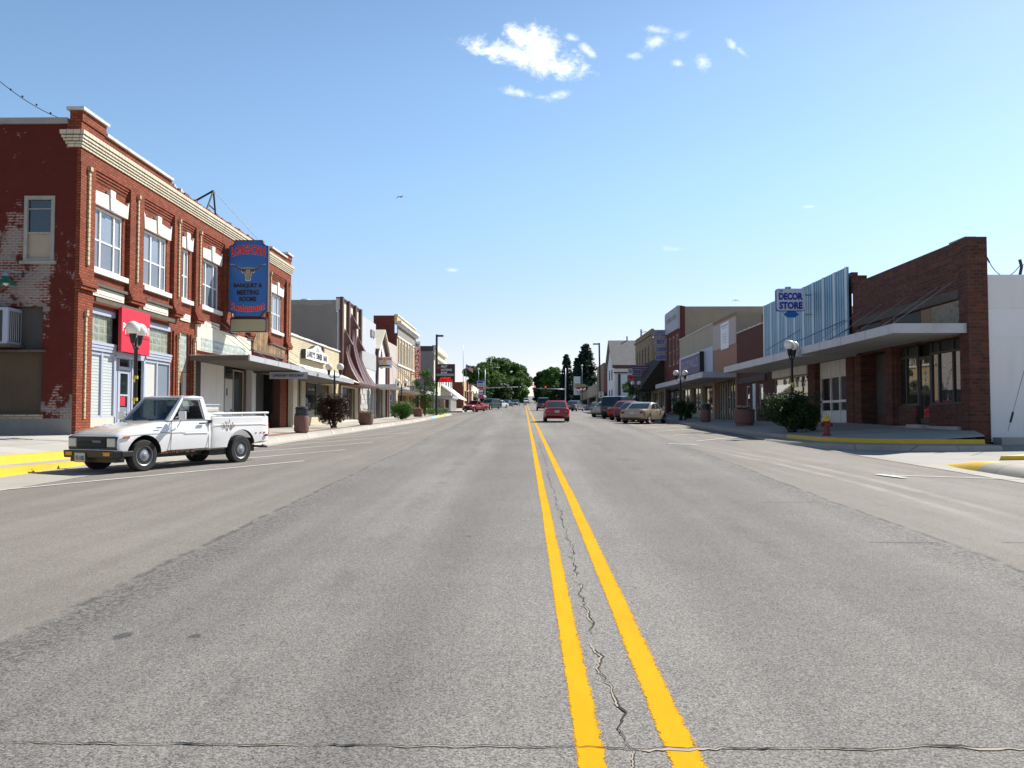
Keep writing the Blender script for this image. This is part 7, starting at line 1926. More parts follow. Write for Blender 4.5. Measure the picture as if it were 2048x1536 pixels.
# ---- traffic signals
M['signal_red'] = lit('signal_red', (.9, .02, .01), 2.5)
def signal(label, px, py_top, arm_px, arm_py, heads, s_, lum):
    Y = 233.0; X = at_y(px, 790, Y).x; z = rz(max(-9, min(9.5, X)), Y); o = thing('traffic_signal', label, 'traffic signal', (X, Y, z), 'traffic signal masts')
    zt = at_y(px, py_top, Y).z; ax, az = at_y(arm_px, arm_py, Y).x, at_y(arm_px, arm_py, Y).z
    mb = MB(); mb.smooth = True; mb.mat(M['galv']); mb.tube([(X, Y, z - .2), (X, Y, zt)], [.19, .12], 10); mb.build('post', o)
    mb = MB(); mb.smooth = True; mb.mat(M['galv']); mb.tube([(X, Y, az - .25), (lerp(X, ax, .5), Y, az - .08), (ax, Y, az)], [.13, .10, .07], 8); mb.build('arm', o)
    if lum: mb = MB().mat(M['galv']); mb.tube([(X, Y, zt), (X - s_ * 1.2, Y, zt + .35), (X - s_ * 3.2, Y, zt + .5)], .06, 6); mb.build('bracket_arm', o); mb = MB().mat(M['globe']); mb.box(X - s_ * 3.1, X - s_ * 4.1, Y - .16, Y + .16, zt + .38, zt + .55); mb.build('lamp_head', o)
    for hx, front in heads:
        x = at_y(hx, arm_py, Y).x; mb = MB().mat(M['letter_black']); mb.box(x - .24, x + .24, Y - .35, Y - .08, az - .72, az + .62); h = mb.build('signal_head', o)
        if front:
            for k, m_ in enumerate(('signal_red', 'letter_black', 'letter_black')): mb = MB().mat(M[m_]); mb.lathe([(.17, -.371), (.17, -.351)], (x, Y, az + .38 - k * .43), 10, axis='y'); mb.build('lens', h)
    free()
signal('left traffic signal mast with a cobra street light before the big trees', 970, 738, 1042, 774, ((1012, False), (1038, False)), -1, True)
signal('right traffic signal mast with two red lights over the road', 1131, 736, 1066, 777, ((1069.5, True), (1091, True)), 1, False)
# ---- distant poles, flag, signs
def pole(label, px, top, base_y, Y, r=.07, ball=False, name='flag_pole', cat='pole'):
    p0, p1 = at_y(px, base_y, Y), at_y(px, top, Y); o = thing(name, label, cat, p0)
    mb = MB(); mb.smooth = True; mb.mat(M['galv']); mb.tube([p0, p1], [r, r * .6], 7); mb.build('post', o)
    if ball: mb = MB(); mb.smooth = True; mb.mat(M['globe']); mb.ball(p1, .3, 10, 7); mb.build('globe', o, fix=False)
    return o
pole('very tall thin radio mast behind the flag on the left', 926.5, 690, 766, 215, .07, name='radio_mast', cat='mast'); free()
o = pole('pale flag pole on the brick shop roof', 932, 724, 772, 196, .06)
free()
p0, p1 = at_y(932, 728, 196), at_y(946, 741, 196)
fl = thing('flag', 'red white and blue flag blowing from the roof flag pole', 'flag', p0)
w_, h_ = p1.x - p0.x, .95
def fpt(u, v): return (p0.x + u * w_, 196 + .18 * sin(u * 7), p0.z - u * (p0.z - p1.z) * .75 - v * h_ + .05 * sin(u * 9))
mb = MB()
for i in range(13):
    mb.mat(M['letter_red'] if i % 2 == 0 else M['letter_white'])
    for k in range(8): mb.face([fpt(k / 8, i / 13), fpt((k + 1) / 8, i / 13), fpt((k + 1) / 8, (i + 1) / 13), fpt(k / 8, (i + 1) / 13)])
st_ = mb.build('cloth', fl, fix=False)
mb = MB().mat(M['letter_blue'])
for k in range(4): mb.face([Vector(fpt(k / 9, -.005)) + Vector((0, -.02, 0)), Vector(fpt((k + 1) / 9, -.005)) + Vector((0, -.02, 0)), Vector(fpt((k + 1) / 9, .54)) + Vector((0, -.02, 0)), Vector(fpt(k / 9, .54)) + Vector((0, -.02, 0))])
mb.build('canton', fl, fix=False); free()
pole('slim street light with a white ball in front of the left trees', 957, 738, 800, 238, .07, True, 'ball_light', 'street light'); free()
pole('slim street light with a white ball in front of the right spruces', 1164, 731, 800, 238, .07, True, 'ball_light', 'street light'); free()
def board(label, px0, px1, py0, py1, Y, mats, name='shop_sign', txt=None, tmat='letter_white', post=True):
    a, b = at_y(px0, py0, Y), at_y(px1, py1, Y); o = thing(name, label, 'sign', ((a.x + b.x) / 2, Y, b.z)); cx = (a.x + b.x) / 2; w_ = b.x - a.x; h_ = a.z - b.z
    pn = plate('panel', rect(w_, h_), (cx, Y + .3, (a.z + b.z) / 2), rx, ux, .3, M[mats[0]], o)
    k = len(mats) - 1
    for i, m_ in enumerate(mats[1:]): plate('band', rect(w_ * .86, h_ / k * .78), (cx, Y - .002, a.z - h_ * (i + .5) / k), rx, ux, .02, M[m_], pn)
    if txt: text_mesh(txt, .4, M[tmat], 'lettering', pn, (cx, Y - .03, (a.z + b.z) / 2), rx, ux, w_ * .8, h_ * .4, .01, .01)
    if post: mb = MB().mat(M['galv']); e = (1 if cx > 0 else -1); mb.box(min(cx + e * w_ / 2, cx + e * (w_ / 2 + 1.6)), max(cx + e * w_ / 2, cx + e * (w_ / 2 + 1.6)), Y + .1, Y + .2, b.z + h_ * .5, b.z + h_ * .5 + .12); mb.build('bracket', o)
    free()
board('tall blue and white shop sign with a red strip at the left far end', 954, 968, 762, 778, 182, ('sign_white', 'letter_blue', 'grey_sign', 'letter_red'))
board('blue and white lower shop sign beneath the tall one on the left', 957, 967, 779, 797, 180, ('letter_blue', 'sign_white', 'grey_sign', 'letter_red'))
board('tall white framed sign in front of the spruces on the right', 1147.5, 1161, 753, 790, 190, ('sign_white', 'pale_slats', 'tan_frame', 'pale_slats'))
board('red and cream oval shop sign on the right near the signals', 1152, 1172, 768, 779, 180, ('tan_frame', 'sign_cream', 'letter_red'))
board('red soda sign with white script under a small pale sign', 1255, 1273, 750, 772, 108, ('sign_red', 'sign_red'), txt='Coca-Cola')
board('small pale square sign above the red soda sign', 1256, 1266, 738, 748, 108, ('sign_white', 'grey_sign'), post=False)
# barricade far up the road
q = at_y(1050, 818, 150); z = rz(q.x, 150)
ba = thing('road_barricade', 'small white and orange road barricade in the middle of the distant road', 'barricade', (q.x, 150, z))
mb = MB().mat(M['sign_white']); mb.box(q.x - .35, q.x + .35, 149.9, 150.1, z + .5, z + .9); mb.mat(M['orange_worn']); mb.box(q.x - .12, q.x + .12, 149.88, 149.9, z + .5, z + .9); pn = mb.build('board', ba)
for s_ in (-1, 1): mb = MB().mat(M['sign_white']); mb.box(q.x + s_ * .3 - .03, q.x + s_ * .3 + .03, 149.95, 150.05, z, z + .5); mb.build('leg', ba)
free()
# ---- birds
def bird(label, p, s, seed):
    o = thing('bird', label, 'bird', p, 'birds in flight'); p = Vector(p)
    mb = MB(); mb.smooth = True; mb.mat(M['grey_sign'])
    mb.tube([p + Vector((-.20 * s, 0, .0)), p + Vector((-.12 * s, 0, .02 * s)), p, p + Vector((.12 * s, 0, .03 * s)), p + Vector((.20 * s, 0, .04 * s)), p + Vector((.25 * s, 0, .035 * s))], [.01 * s, .045 * s, .065 * s, .05 * s, .035 * s, .006 * s], 8); body = mb.build('body', o)
    for sd in (-1, 1):
        mb = MB().mat(M['grey_stucco']); a, b, c = p + Vector((.10 * s, sd * .05 * s, .03 * s)), p + Vector((.16 * s, sd * .25 * s, .10 * s)), p + Vector((-.02 * s, sd * .48 * s, -.12 * s))
        d, e = p + Vector((-.10 * s, sd * .05 * s, .02 * s)), p + Vector((-.03 * s, sd * .24 * s, .07 * s)); t_ = (0, 0, .008 * s)
        mb.prism([a, b, e, d], t_); mb.prism([b, c, e], t_); mb.build('wing', o)
    mb = MB().mat(M['grey_stucco']); mb.prism([p + Vector((-.17 * s, .02 * s, 0)), p + Vector((-.30 * s, .05 * s, 0)), p + Vector((-.30 * s, -.05 * s, 0)), p + Vector((-.17 * s, -.02 * s, 0))], (0, 0, .008)); mb.build('tail', o)
    o.rotation_euler = (0, 0, R(62 + seed * 40)); free()
bird('pale bird flying high above the street left of centre', at_y(801, 394, 70), 1.0, 0)
bird('tiny distant bird above the peach and beige shops', at_y(1472, 601, 95), 1.0, 1)
# ================================================================== vehicles (built nose along +x, left side +y, then turned)
def wheel(root, x, y, r, w_, rim, name='wheel'):
    s_ = 1 if y > 0 else -1
    mb = MB(); mb.mat(M['rubber']); yo = y; yi = y - s_ * w_
    mb.lathe([(r * .60, yo - s_ * .02), (r * .66, yo), (r * .90, yo), (r * .985, yo - s_ * .03), (r, yo - s_ * w_ * .35), (r, yo - s_ * w_ * .7), (r * .95, yi), (r * .6, yi)], (x, 0, r), 24, axis='y')
    t_ = smooth_by_angle(mb.build(name, root), 40)
    mb = MB(); mb.mat(M[rim]); mb.lathe([(r * .62, yo - s_ * .005), (r * .58, yo - s_ * .012), (r * .50, yo - s_ * .05), (r * .42, yo - s_ * .05), (r * .33, yo - s_ * .015), (r * .2, yo - s_ * .012), (r * .14, yo + s_ * .004), (r * .01, yo + s_ * .006)], (x, 0, r), 24, axis='y', caps=False)
    smooth_by_angle(mb.build('rim', t_, fix=True), 40)
    mb = MB(); mb.mat(M['black_plastic'])
    for k in range(8):
        a = k * PI / 4; cx_, cz_ = x + r * .46 * cos(a), r + r * .46 * sin(a); mb.lathe([(r * .055, yo - s_ * .048), (r * .055, yo - s_ * .044)], (cx_, 0, cz_), 8, axis='y')
    mb.build('rim_holes', t_)
    return t_
def loft(mb, st):      # st: list of closed rings with the same count
    k = len(st[0]); vs = [p for r_ in st for p in r_]
    fs = [(i * k + j, i * k + (j + 1) % k, (i + 1) * k + (j + 1) % k, (i + 1) * k + j) for i in range(len(st) - 1) for j in range(k)]
    mb.raw(vs, fs + [tuple(range(k - 1, -1, -1)), tuple(range((len(st) - 1) * k, len(st) * k))])
def body_ring(x, w_, zb, zm, zt, crown=.02, tuck=.10, sh=.05):
    h = [(w_ * .80, zb), (w_ - tuck * .35, zb + .05), (w_ - .012, zb + (zm - zb) * .55), (w_, zm), (w_ - .02, zm + (zt - zm) * .55), (w_ - sh, zt - .035), (w_ - sh - .05, zt - .006), (w_ * .5, zt + crown * .8), (0, zt + crown)]
    return [(x, y, z) for y, z in h] + [(x, -y, z) for y, z in h[-2::-1]]
def arch(x, r, z, wd=2.4):
    mb = MB().mat(M['shadow_under']); mb.lathe([(r, -wd / 2), (r, wd / 2)], (x, 0, z), 28, axis='y'); return mb.build('cutter')
def tab(xs, x): return table(xs, x)

def make_car(name, label, paint, L_=4.5, W_=1.74, H_=1.42, kind='sedan', group=None, plate_=True, glassm='car_glass'):
    o = thing(name, label, 'car', (0, 0, 0), group)
    h2 = L_ / 2; w2 = W_ / 2; r = .315 if kind != 'suv' else .37
    fa, ra = h2 - .86, -h2 + .88; zb = .22 if kind != 'suv' else .32
    belt = .92 if kind != 'suv' else 1.08
    xa, xb = (h2 - 1.35, -h2 + .72) if kind == 'sedan' else (h2 - 1.2, -h2 + .12)
    top = [(-h2, belt - .28), (-h2 + .05, belt - .03), (xb, belt + .01), (xa, belt), (h2 - .35, belt - .16), (h2 - .06, belt - .27), (h2, belt - .36)]
    wid = [(-h2, w2 * .84), (-h2 + .12, w2 * .93), (-h2 + .7, w2 * .99), (0, w2), (h2 - .8, w2 * .98), (h2 - .15, w2 * .88), (h2, w2 * .74)]
    bot = [(-h2, zb + .16), (-h2 + .2, zb + .05), (0, zb), (h2 - .2, zb + .02), (h2, zb + .12)]
    mb = MB().mat(M[paint])
    xs = sorted(set([-h2, -h2 + .05, -h2 + .15, -h2 + .4, xb, ra, -.3, .3, xa, fa, h2 - .5, h2 - .25, h2 - .1, h2 - .03, h2]))
    loft(mb, [body_ring(x, tab(wid, x), tab(bot, x), lerp(tab(bot, x), tab(top, x), .58), tab(top, x)) for x in xs])
    body = mb.build('body', o); cut(body, [arch(fa, r + .05, r + .01), arch(ra, r + .05, r + .01)]); smooth_by_angle(body, 32)
    # cabin
    zr = H_; ins = .10
    if kind == 'sedan': fx0, fx1, rx0, rx1 = xa + .08, xa - .68, xb + .26, xb + 1.15
    else: fx0, fx1, rx0, rx1 = xa + .05, xa - .62, -h2 + .10, -h2 + .42
    def cab(z):
        t_ = (z - belt) / (zr - belt); return lerp(fx0, fx1, t_), lerp(rx0, rx1, t_), (w2 - .07) - ins * t_ - .04 * t_ * t_
    lv = [belt - .03, lerp(belt, zr, .5), zr - .07, zr - .015, zr + .012]; rings = []
    for i, z in enumerate(lv):
        f, b, w_ = cab(min(z, zr - .07)); g = (0, 0, 0, .10, .3)[i]; f -= g * 1.4; b += g * 1.4; w_ -= g * .8
        c = .06; rings.append([(f - c, w_, z), (b + c, w_, z), (b, w_ - c * 1.6, z), (b, -w_ + c * 1.6, z), (b + c, -w_, z), (f - c, -w_, z), (f, -w_ + c * 1.6, z), (f, w_ - c * 1.6, z)])
    mb = MB().mat(M[paint]); loft(mb, rings); cabn = smooth_by_angle(mb.build('roof', o), 38)
    e = .006
    def pane(nm, pts): mb = MB().mat(M[glassm]); mb.face(pts); mb.build(nm, cabn, fix=False)
    z0, z1 = belt + .05, zr - .10
    f0, b0, w0 = cab(z0); f1, b1, w1 = cab(z1)
    pane('windscreen', [(f0 + e, -w0 + .12, z0), (f0 + e, w0 - .12, z0), (f1 + e, w1 - .12, z1), (f1 + e, -w1 + .12, z1)])
    pane('rear_window', [(b0 - e, w0 - .12, z0), (b0 - e, -w0 + .12, z0), (b1 - e, -w1 + .12, z1), (b1 - e, w1 - .12, z1)])
    mid0, mid1 = lerp(f0, b0, .5), lerp(f1, b1, .5)
    for s_ in (-1, 1):
        for (a0, a1), (c0, c1) in (((f0 - .18, f1 - .10), (mid0 + .05, mid1 + .05)), ((mid0 - .05, mid1 - .05), (b0 + .28, b1 + .12))):
            pane('side_window', [(a0, s_ * (w0 + e), z0), (a1, s_ * (w1 + e), z1), (c1, s_ * (w1 + e), z1), (c0, s_ * (w0 + e), z0)][::s_])
    for x in (fa, ra):
        for s_ in (-1, 1): wheel(o, x, s_ * (w2 - .02), r, .20, 'hub_rim')
    zl = belt - .20
    for s_ in (-1, 1):
        mb = MB().mat(M['tail_red']); yy = s_ * w2 * .70; mb.box(-h2 - .012, -h2 + .12, yy - .11, yy + .11, zl - .09, zl + .06); lt = mb.build('tail_light', o); bevel(lt, .02)
        mb = MB().mat(M['head_lamp']); mb.box(h2 - .22, h2 - .02, s_ * w2 * .62 - .18, s_ * w2 * .62 + .16, zl - .16, zl - .04); bevel(mb.build('headlight', o), .02)
        mb = MB().mat(M[paint]); mb.box(xa - .25, xa - .10, s_ * (w2 - .02), s_ * (w2 + .16), belt + .0, belt + .12); bevel(mb.build('mirror', o), .03)
        for x in (lerp(xa, xb, .42), lerp(xa, xb, .84)): mb = MB().mat(M['black_plastic']); mb.box(x - .09, x + .05, s_ * (w2 - .025), s_ * (w2 + .008), belt - .16, belt - .13); mb.build('handle', o)
    mb = MB().mat(M['black_plastic']); mb.box(h2 - .05, h2 + .015, -w2 * .45, w2 * .45, zl - .36, zl - .2); mb.build('grille', o)
    mb = MB().mat(M[paint]); mb.box(-h2 - .035, -h2 + .1, -w2 * .82, w2 * .82, zb + .16, zb + .34); bevel(mb.build('bumper', o), .03)
    mb = MB().mat(M['black_plastic']); mb.box(-h2 + .3, h2 - .4, -w2 + .16, w2 - .16, zb - .02, zb + .2); mb.build('underbody', o)
    if plate_: mb = MB().mat(M['plate']); mb.box(-h2 - .014, -h2 + .02, -.16, .16, zl - .12, zl + .04); mb.build('number_plate', o)
    free(); return o
def put(o, X, Y, head, tilt=0.0, dz=0):
    o.location = (X, Y, rz(X, Y) + dz); o.rotation_euler = (0, 0, head); return o
def park_r(o, k, X=8.0):      # stalls on the right, nose to the kerb
    return put(o, X, 56.4 + 4.8 * k, R(90 - 28))
G1 = 'cars parked nose-in along the right kerb'
q = at_z(1114, 842, zc(56.5)); o = make_car('sedan', 'red compact sedan driving away up the right lane', 'car_red', 4.35, 1.72, 1.45)
q = at_y(1114, 838, 56.5); put(o, q.x, 58.4, R(90))
park_r(make_car('sedan', 'gold sedan parked nose-in, nearest of the parked right row', 'car_gold', 4.75, 1.80, 1.40, group=G1), 0, 7.95)
park_r(make_car('sedan', 'dark navy sedan parked between the gold sedan and a red car', 'car_navy', 4.6, 1.76, 1.42, group=G1), 1)
park_r(make_car('sedan', 'bright red car parked between the navy sedan and dark sport utility', 'car_red', 4.5, 1.76, 1.50, group=G1), 2)
park_r(make_car('suv', 'tall black sport utility car parked past the red parked car', 'car_black', 4.9, 1.9, 1.85, 'suv', group=G1), 3, 8.0)
park_r(make_car('sedan', 'long pale silver sedan parked at the far end of the right row', 'car_silver', 5.1, 1.86, 1.40, group=G1), 4.1, 7.6)
q = at_y(1149, 818, 118); put(make_car('sedan', 'dark grey car parked on the right beyond the silver sedan', 'car_grey', 4.6, 1.8, 1.45, group=G1), q.x, 118, R(68))
q = at_y(1086, 820, 118); put(make_car('suv', 'dark sport utility car driving ahead of the red sedan', 'car_black', 4.6, 1.85, 1.75, 'suv'), q.x, 118, R(90))
q = at_y(1053, 812, 260); put(make_car('suv', 'tiny white car far up the road at the signals', 'car_white', 4.6, 1.85, 1.75, 'suv'), q.x, 262, R(-90))
G2 = 'cars parked nose-in along the far left kerb'
q = at_y(981, 818, 138); put(make_car('suv', 'dark blue green sport utility car behind the red pickup', 'car_green', 4.8, 1.85, 1.75, 'suv', group=G2), q.x, 138, R(-90 - 28))
q = at_y(997, 818, 150); put(make_car('sedan', 'white sedan with blue tint parked past the dark sport utility', 'car_white', 4.6, 1.8, 1.45, group=G2), q.x, 150, R(-90 - 28))
q = at_y(1013, 817, 190); put(make_car('sedan', 'dark car parked under the trees left of the road', 'car_black', 4.6, 1.8, 1.45, group=G2), q.x, 190, R(-90 - 28))
q = at_y(1031, 817, 205); put(make_car('sedan', 'dark green car farthest along the left kerb', 'car_green', 4.6, 1.8, 1.45, group=G2), q.x, 205, R(-90 - 10))

# ================================================================== pickups
def make_pickup(label, paint, detail=True, loc_name='pickup_truck'):
    o = thing(loc_name, label, 'pickup truck', (0, 0, 0))
    P = M[paint]; w2 = .80; FAX, RAX, rw = 1.42, -1.26, .335
    # front clip and cab lower body
    top = [(-.33, 1.06), (.0, 1.06), (.72, 1.045), (.80, 1.03), (1.4, .955), (1.9, .845), (2.02, .79), (2.06, .75)]
    bot = [(-.33, .36), (.95, .36), (1.0, .34), (1.9, .34), (2.06, .40)]
    wid = [(-.33, .79), (.0, .80), (1.4, .795), (1.85, .785), (2.03, .765), (2.06, .75)]
    mb = MB().mat(P)
    xs = [-.33, -.1, .3, .70, .78, 1.0, 1.25, 1.5, 1.75, 1.9, 1.98, 2.03, 2.06]
    loft(mb, [body_ring(x, tab(wid, x), tab(bot, x), .74 if x < 1.9 else lerp(.74, .6, (x - 1.9) / .16), tab(top, x), .015, .08, .04) for x in xs])
    cabb = mb.build('body', o); cut(cabb, [arch(FAX, .42, .34)]); smooth_by_angle(cabb, 28)
    # load bed, open at the top
    mb = MB().mat(P)
    def bed_ring(x, w_): return body_ring(x, w_, .36 if x > -1.9 else .46, .76, 1.12, 0, .08, .02)
    loft(mb, [bed_ring(x, w_) for x, w_ in ((-.385, .785), (-.45, .80), (-1.2, .80), (-1.9, .795), (-2.13, .78), (-2.17, .76))])
    bed = mb.build('load_bed', o)
    mb = MB().mat(P); mb.box(-.47, -2.11, -.70, .70, .60, 1.4); c1 = mb.build('cutter')
    cut(bed, [arch(RAX, .445, .36), c1]); smooth_by_angle(bed, 28)
    # cab frame with open window apertures
    zr = 1.555; b0, b1 = 1.045, 1.545
    WS = [Vector((.82, -.70, b0)), Vector((.82, .70, b0)), Vector((.33, .585, b1)), Vector((.33, -.585, b1))]
    BK = [Vector((-.33, .72, b0)), Vector((-.33, -.72, b0)), Vector((-.25, -.60, b1)), Vector((-.25, .60, b1))]
    def inset(q, l, b, r_, t_):
        P0, P1, P2, P3 = q
        f = lambda u, v: (P0.lerp(P1, u)).lerp(P3.lerp(P2, u), v)
        return [f(l, b), f(1 - r_, b), f(1 - r_, 1 - t_), f(l, 1 - t_)]
    cb = MB().mat(P)
    wsi = inset(WS, .055, .05, .055, .07); bki = inset(BK, .10, .12, .10, .14)
    cb.ring(WS, wsi, (-.03, 0, -.02)); cb.ring(BK, bki, (.04, 0, 0))
    sides = []
    for s_ in (-1, 1):
        q = [Vector((.80, s_ * .755, b0 - .005)), Vector((-.32, s_ * .765, b0 - .005)), Vector((-.24, s_ * .635, b1)), Vector((.34, s_ * .62, b1))]
        qi = [q[0].lerp(q[1], .10) + Vector((0, 0, .03)), q[0].lerp(q[1], .86) + Vector((0, 0, .03)), q[3].lerp(q[2], .80) - Vector((0, s_ * -.010, .055)), q[3].lerp(q[2], .06) - Vector((0, s_ * -.010, .055))]
        cb.ring(q, qi, (0, -s_ * .05, 0)); sides.append(qi)
        # corner fillers
        cb.prism([WS[1 if s_ > 0 else 0], q[0], q[3], WS[2 if s_ > 0 else 3]], (-.02, -s_ * .01, -.01)); cb.prism([BK[0 if s_ > 0 else 1], q[1], q[2], BK[3 if s_ > 0 else 2]], (.02, -s_ * .01, 0))
    frame = cb.build('cab_frame', o)
    rf = MB().mat(P); rings = []
    for z, g in ((b1 - .012, 0), (b1 + .02, .012), (zr + .012, .05), (zr + .03, .14), (zr + .037, .30)):
        xf, xb_, wy_ = .345 - g * 1.0, -.265 + g * .8, .645 - g; c = .05
        rings.append([(xf, wy_ - c, z), (xf - c, wy_, z), (xb_ + c, wy_, z), (xb_, wy_ - c, z), (xb_, -wy_ + c, z), (xb_ + c, -wy_, z), (xf - c, -wy_, z), (xf, -wy_ + c, z)])
    loft(rf, rings); smooth_by_angle(rf.build('roof', o), 45)
    def pane(nm, pts, off): mb = MB().mat(M['clear_glass']); mb.face([Vector(p) + Vector(off) for p in pts]); mb.build(nm, frame, fix=False)
    pane('windscreen', wsi, (-.012, 0, -.008)); pane('rear_window', bki, (.02, 0, 0))
    for q, s_ in zip(sides, (-1, 1)):
        if s_ < 0: pane('side_window', q, (0, .02, 0))
    # rubber round the screen
    mb = MB().mat(M['black_plastic']); mb.ring([p + Vector((.004, 0, .003)) for p in inset(WS, .04, .03, .04, .045)], [p + Vector((.004, 0, .003)) for p in wsi], (-.012, 0, -.008)); mb.build('screen_seal', frame)
    for q, s_ in zip(sides, (-1, 1)):
        c_ = sum((Vector(p) for p in q), Vector()) / 4
        mb = MB().mat(M['black_plastic']); mb.ring([c_ + (Vector(p) - c_) * 1.05 + Vector((0, s_ * .004, 0)) for p in q], [Vector(p) + Vector((0, s_ * .004, 0)) for p in q], (0, -s_ * .012, 0)); mb.build('window_seal', frame)
    # cabin interior
    mb = MB().mat(M['seat_grey']); mb.box(-.28, .25, -.66, .66, .62, .80); mb.hexa([(-.28, -.66, .8), (-.10, -.66, .8), (-.10, .66, .8), (-.28, .66, .8)], [(-.30, -.64, 1.22), (-.20, -.64, 1.22), (-.20, .64, 1.22), (-.30, .64, 1.22)])
    for y in (-.36, .36): mb.box(-.29, -.19, y - .13, y + .13, 1.22, 1.36)
    bevel(mb.build('seat', o), .03)
    mb = MB().mat(M['seat_grey']); mb.hexa([(.5, -.7, .8), (.86, -.7, .8), (.86, .7, .8), (.5, .7, .8)], [(.55, -.69, 1.05), (.80, -.69, 1.045), (.80, .69, 1.045), (.55, .69, 1.05)]); mb.build('dashboard', o)
    mb = MB().mat(M['black_plastic']); mb.tube([Vector((.36, .36, 1.03)) + Vector((-.10 * sin(a) * .5, .18 * cos(a), .17 * sin(a))) for a in [k * PI / 8 for k in range(17)]], .014, 6, cap=False); mb.tube([(.36, .36, 1.03), (.6, .36, .95)], .02, 6); mb.build('steering_wheel', o)
    # door outline, handle, trim
    for s_ in (-1, 1):
        mb = MB().mat(M['shadow_under']); y0_ = .8015
        for a, b in (((.755, 1.03), (.77, .80)), ((.77, .80), (.79, .42)), ((-.255, 1.04), (-.25, .42)), ((-.25, .42), (.79, .41))):
            A, B = Vector((a[0], s_ * (y0_ if a[1] < .95 else .778), a[1])), Vector((b[0], s_ * (y0_ if b[1] > .5 else .795), b[1])); mb.tube([A, B], .006, 4)
        mb.build('door_gap', cabb)
        mb = MB().mat(M['black_plastic']); mb.box(.02, -.14, s_ * .795, s_ * .825, .955, .985); mb.build('door_handle', cabb); mb = MB().mat(M['black_plastic']); mb.box(-.27, -.34, s_ * .77, s_ * .808, .97, 1.04); mb.build('cab_vent', cabb)
        mb = MB().mat(M['steel_rim']); mb.tube([(2.0, s_ * .79, .765), (1.4, s_ * .8015, .79), (.72, s_ * .806, .80), (.45, s_ * .806, .80)], .006, 4); mb.tube([(.45, s_ * .806, .80), (.40, s_ * .806, .76), (-.24, s_ * .806, .76)], .006, 4); mb.build('body_line', cabb)
        mb = MB().mat(M['steel_rim']); mb.tube([(-.4, s_ * .806, .93), (-2.12, s_ * .795, .93)], .007, 4); mb.build('body_line', bed)
        if detail:
            mb = MB().mat(M['scribble'])
            zz = [(-.62, .90), (-.66, .96), (-.70, .84), (-.745, 1.0), (-.80, .78), (-.86, 1.04), (-.92, .80), (-.96, .98), (-1.0, .86), (-1.04, .93)]
            mb.tube([(x, s_ * .804, z) for x, z in zz], .007, 4); mb.build('zigzag_decal', bed)
        mb = MB().mat(M['amber']); mb.box(1.80, 1.94, s_ * .782, s_ * .80, .70, .745); mb.build('marker_light', o)
        mb = MB().mat(M['tail_red']); mb.box(-2.1, -2.0, s_ * .785, s_ * .803, .62, .67); mb.build('marker_light', o)
        mb = MB().mat(M['tail_red']); mb.box(-2.185, -2.15, s_ * .62, s_ * .76, .66, .95); mb.build('tail_light', o)
        mb = MB(); mb.mat(M['truck_white'] if detail else M['black_plastic']); mb.box(.60, .645, s_ * .86, s_ * 1.06, 1.06, 1.24); mir = bevel(mb.build('mirror', o), .015)
        mb = MB().mat(M['chrome']); mb.tube([(.62, s_ * .80, .90), (.62, s_ * .93, 1.07)], .012, 5); mb.tube([(.64, s_ * .78, 1.1), (.63, s_ * .87, 1.14)], .01, 5); mb.build('stalk', mir)
    # nose: grille, lamps, bumper, plate
    mb = MB().mat(M['black_plastic']); mb.box(2.0, 2.075, -.74, .74, .475, .745); bevel(mb.build('grille_surround', o), .015)
    mb = MB().mat(M['grille_black']); mb.box(2.076, 2.085, -.44, .44, .51, .72)
    for i in range(5): mb.box(2.085, 2.094, -.44, .44, .525 + .04 * i, .537 + .04 * i)
    gr = mb.build('grille', o)
    if detail: text_mesh('TOYOTA', .1, M['steel_rim'], 'lettering', gr, (2.097, .18, .64), (0, 1, 0), (0, 0, 1), .26, .045, .002, .002)
    for s_ in (-1, 1): mb = MB().mat(M['head_lamp']); mb.box(2.05, 2.092, s_ * .47, s_ * .72, .53, .71); bevel(mb.build('headlight', o), .015)
    mb = MB(); mb.mat(M['black_plastic']); mb.hexa([(1.98, -.80, .31), (2.16, -.76, .31), (2.16, .76, .31), (1.98, .80, .31)], [(1.98, -.81, .46), (2.17, -.77, .46), (2.17, .77, .46), (1.98, .81, .46)]); mb.box(1.72, 1.99, -.815, -.77, .33, .45); mb.box(1.72, 1.99, .77, .815, .33, .45); bp_ = bevel(mb.build('bumper', o), .015)
    for s_ in (-1, 1): mb = MB().mat(M['amber']); mb.box(2.168, 2.176, s_ * .48, s_ * .68, .36, .43); mb.build('indicator', bp_)
    mb = MB().mat(M['plate']); mb.box(2.178, 2.186, -.38, -.06, .22, .41); pl = mb.build('number_plate', o)
    if detail: text_mesh('75-1183', .1, M['letter_black'], 'lettering', pl, (2.188, -.22, .31), (0, 1, 0), (0, 0, 1), .26, .09, .002, .001)
    mb = MB().mat(M['black_plastic']); mb.box(1.85, 2.05, -.7, .7, .22, .34); mb.box(-2.0, 1.9, -.45, .45, .26, .42); mb.box(-.9, -.4, .4, .66, .24, .40); mb.tube([(-1.26, -.7, .31), (-1.26, .7, .31)], .06, 8); mb.tube([(1.42, -.7, .31), (1.42, .7, .31)], .05, 8); mb.build('chassis', o)
    mb = MB().mat(M['black_plastic']); mb.tube([(-2.1, .62, .40), (-2.22, .64, .36), (-2.25, .5, .36), (-2.25, -.5, .36), (-2.22, -.64, .36), (-2.1, -.62, .40)], .03, 6); mb.build('step_bar', o)
    for x in (FAX, RAX):
        for s_ in (-1, 1): wheel(o, x, s_ * .775, rw, .20, 'steel_rim')
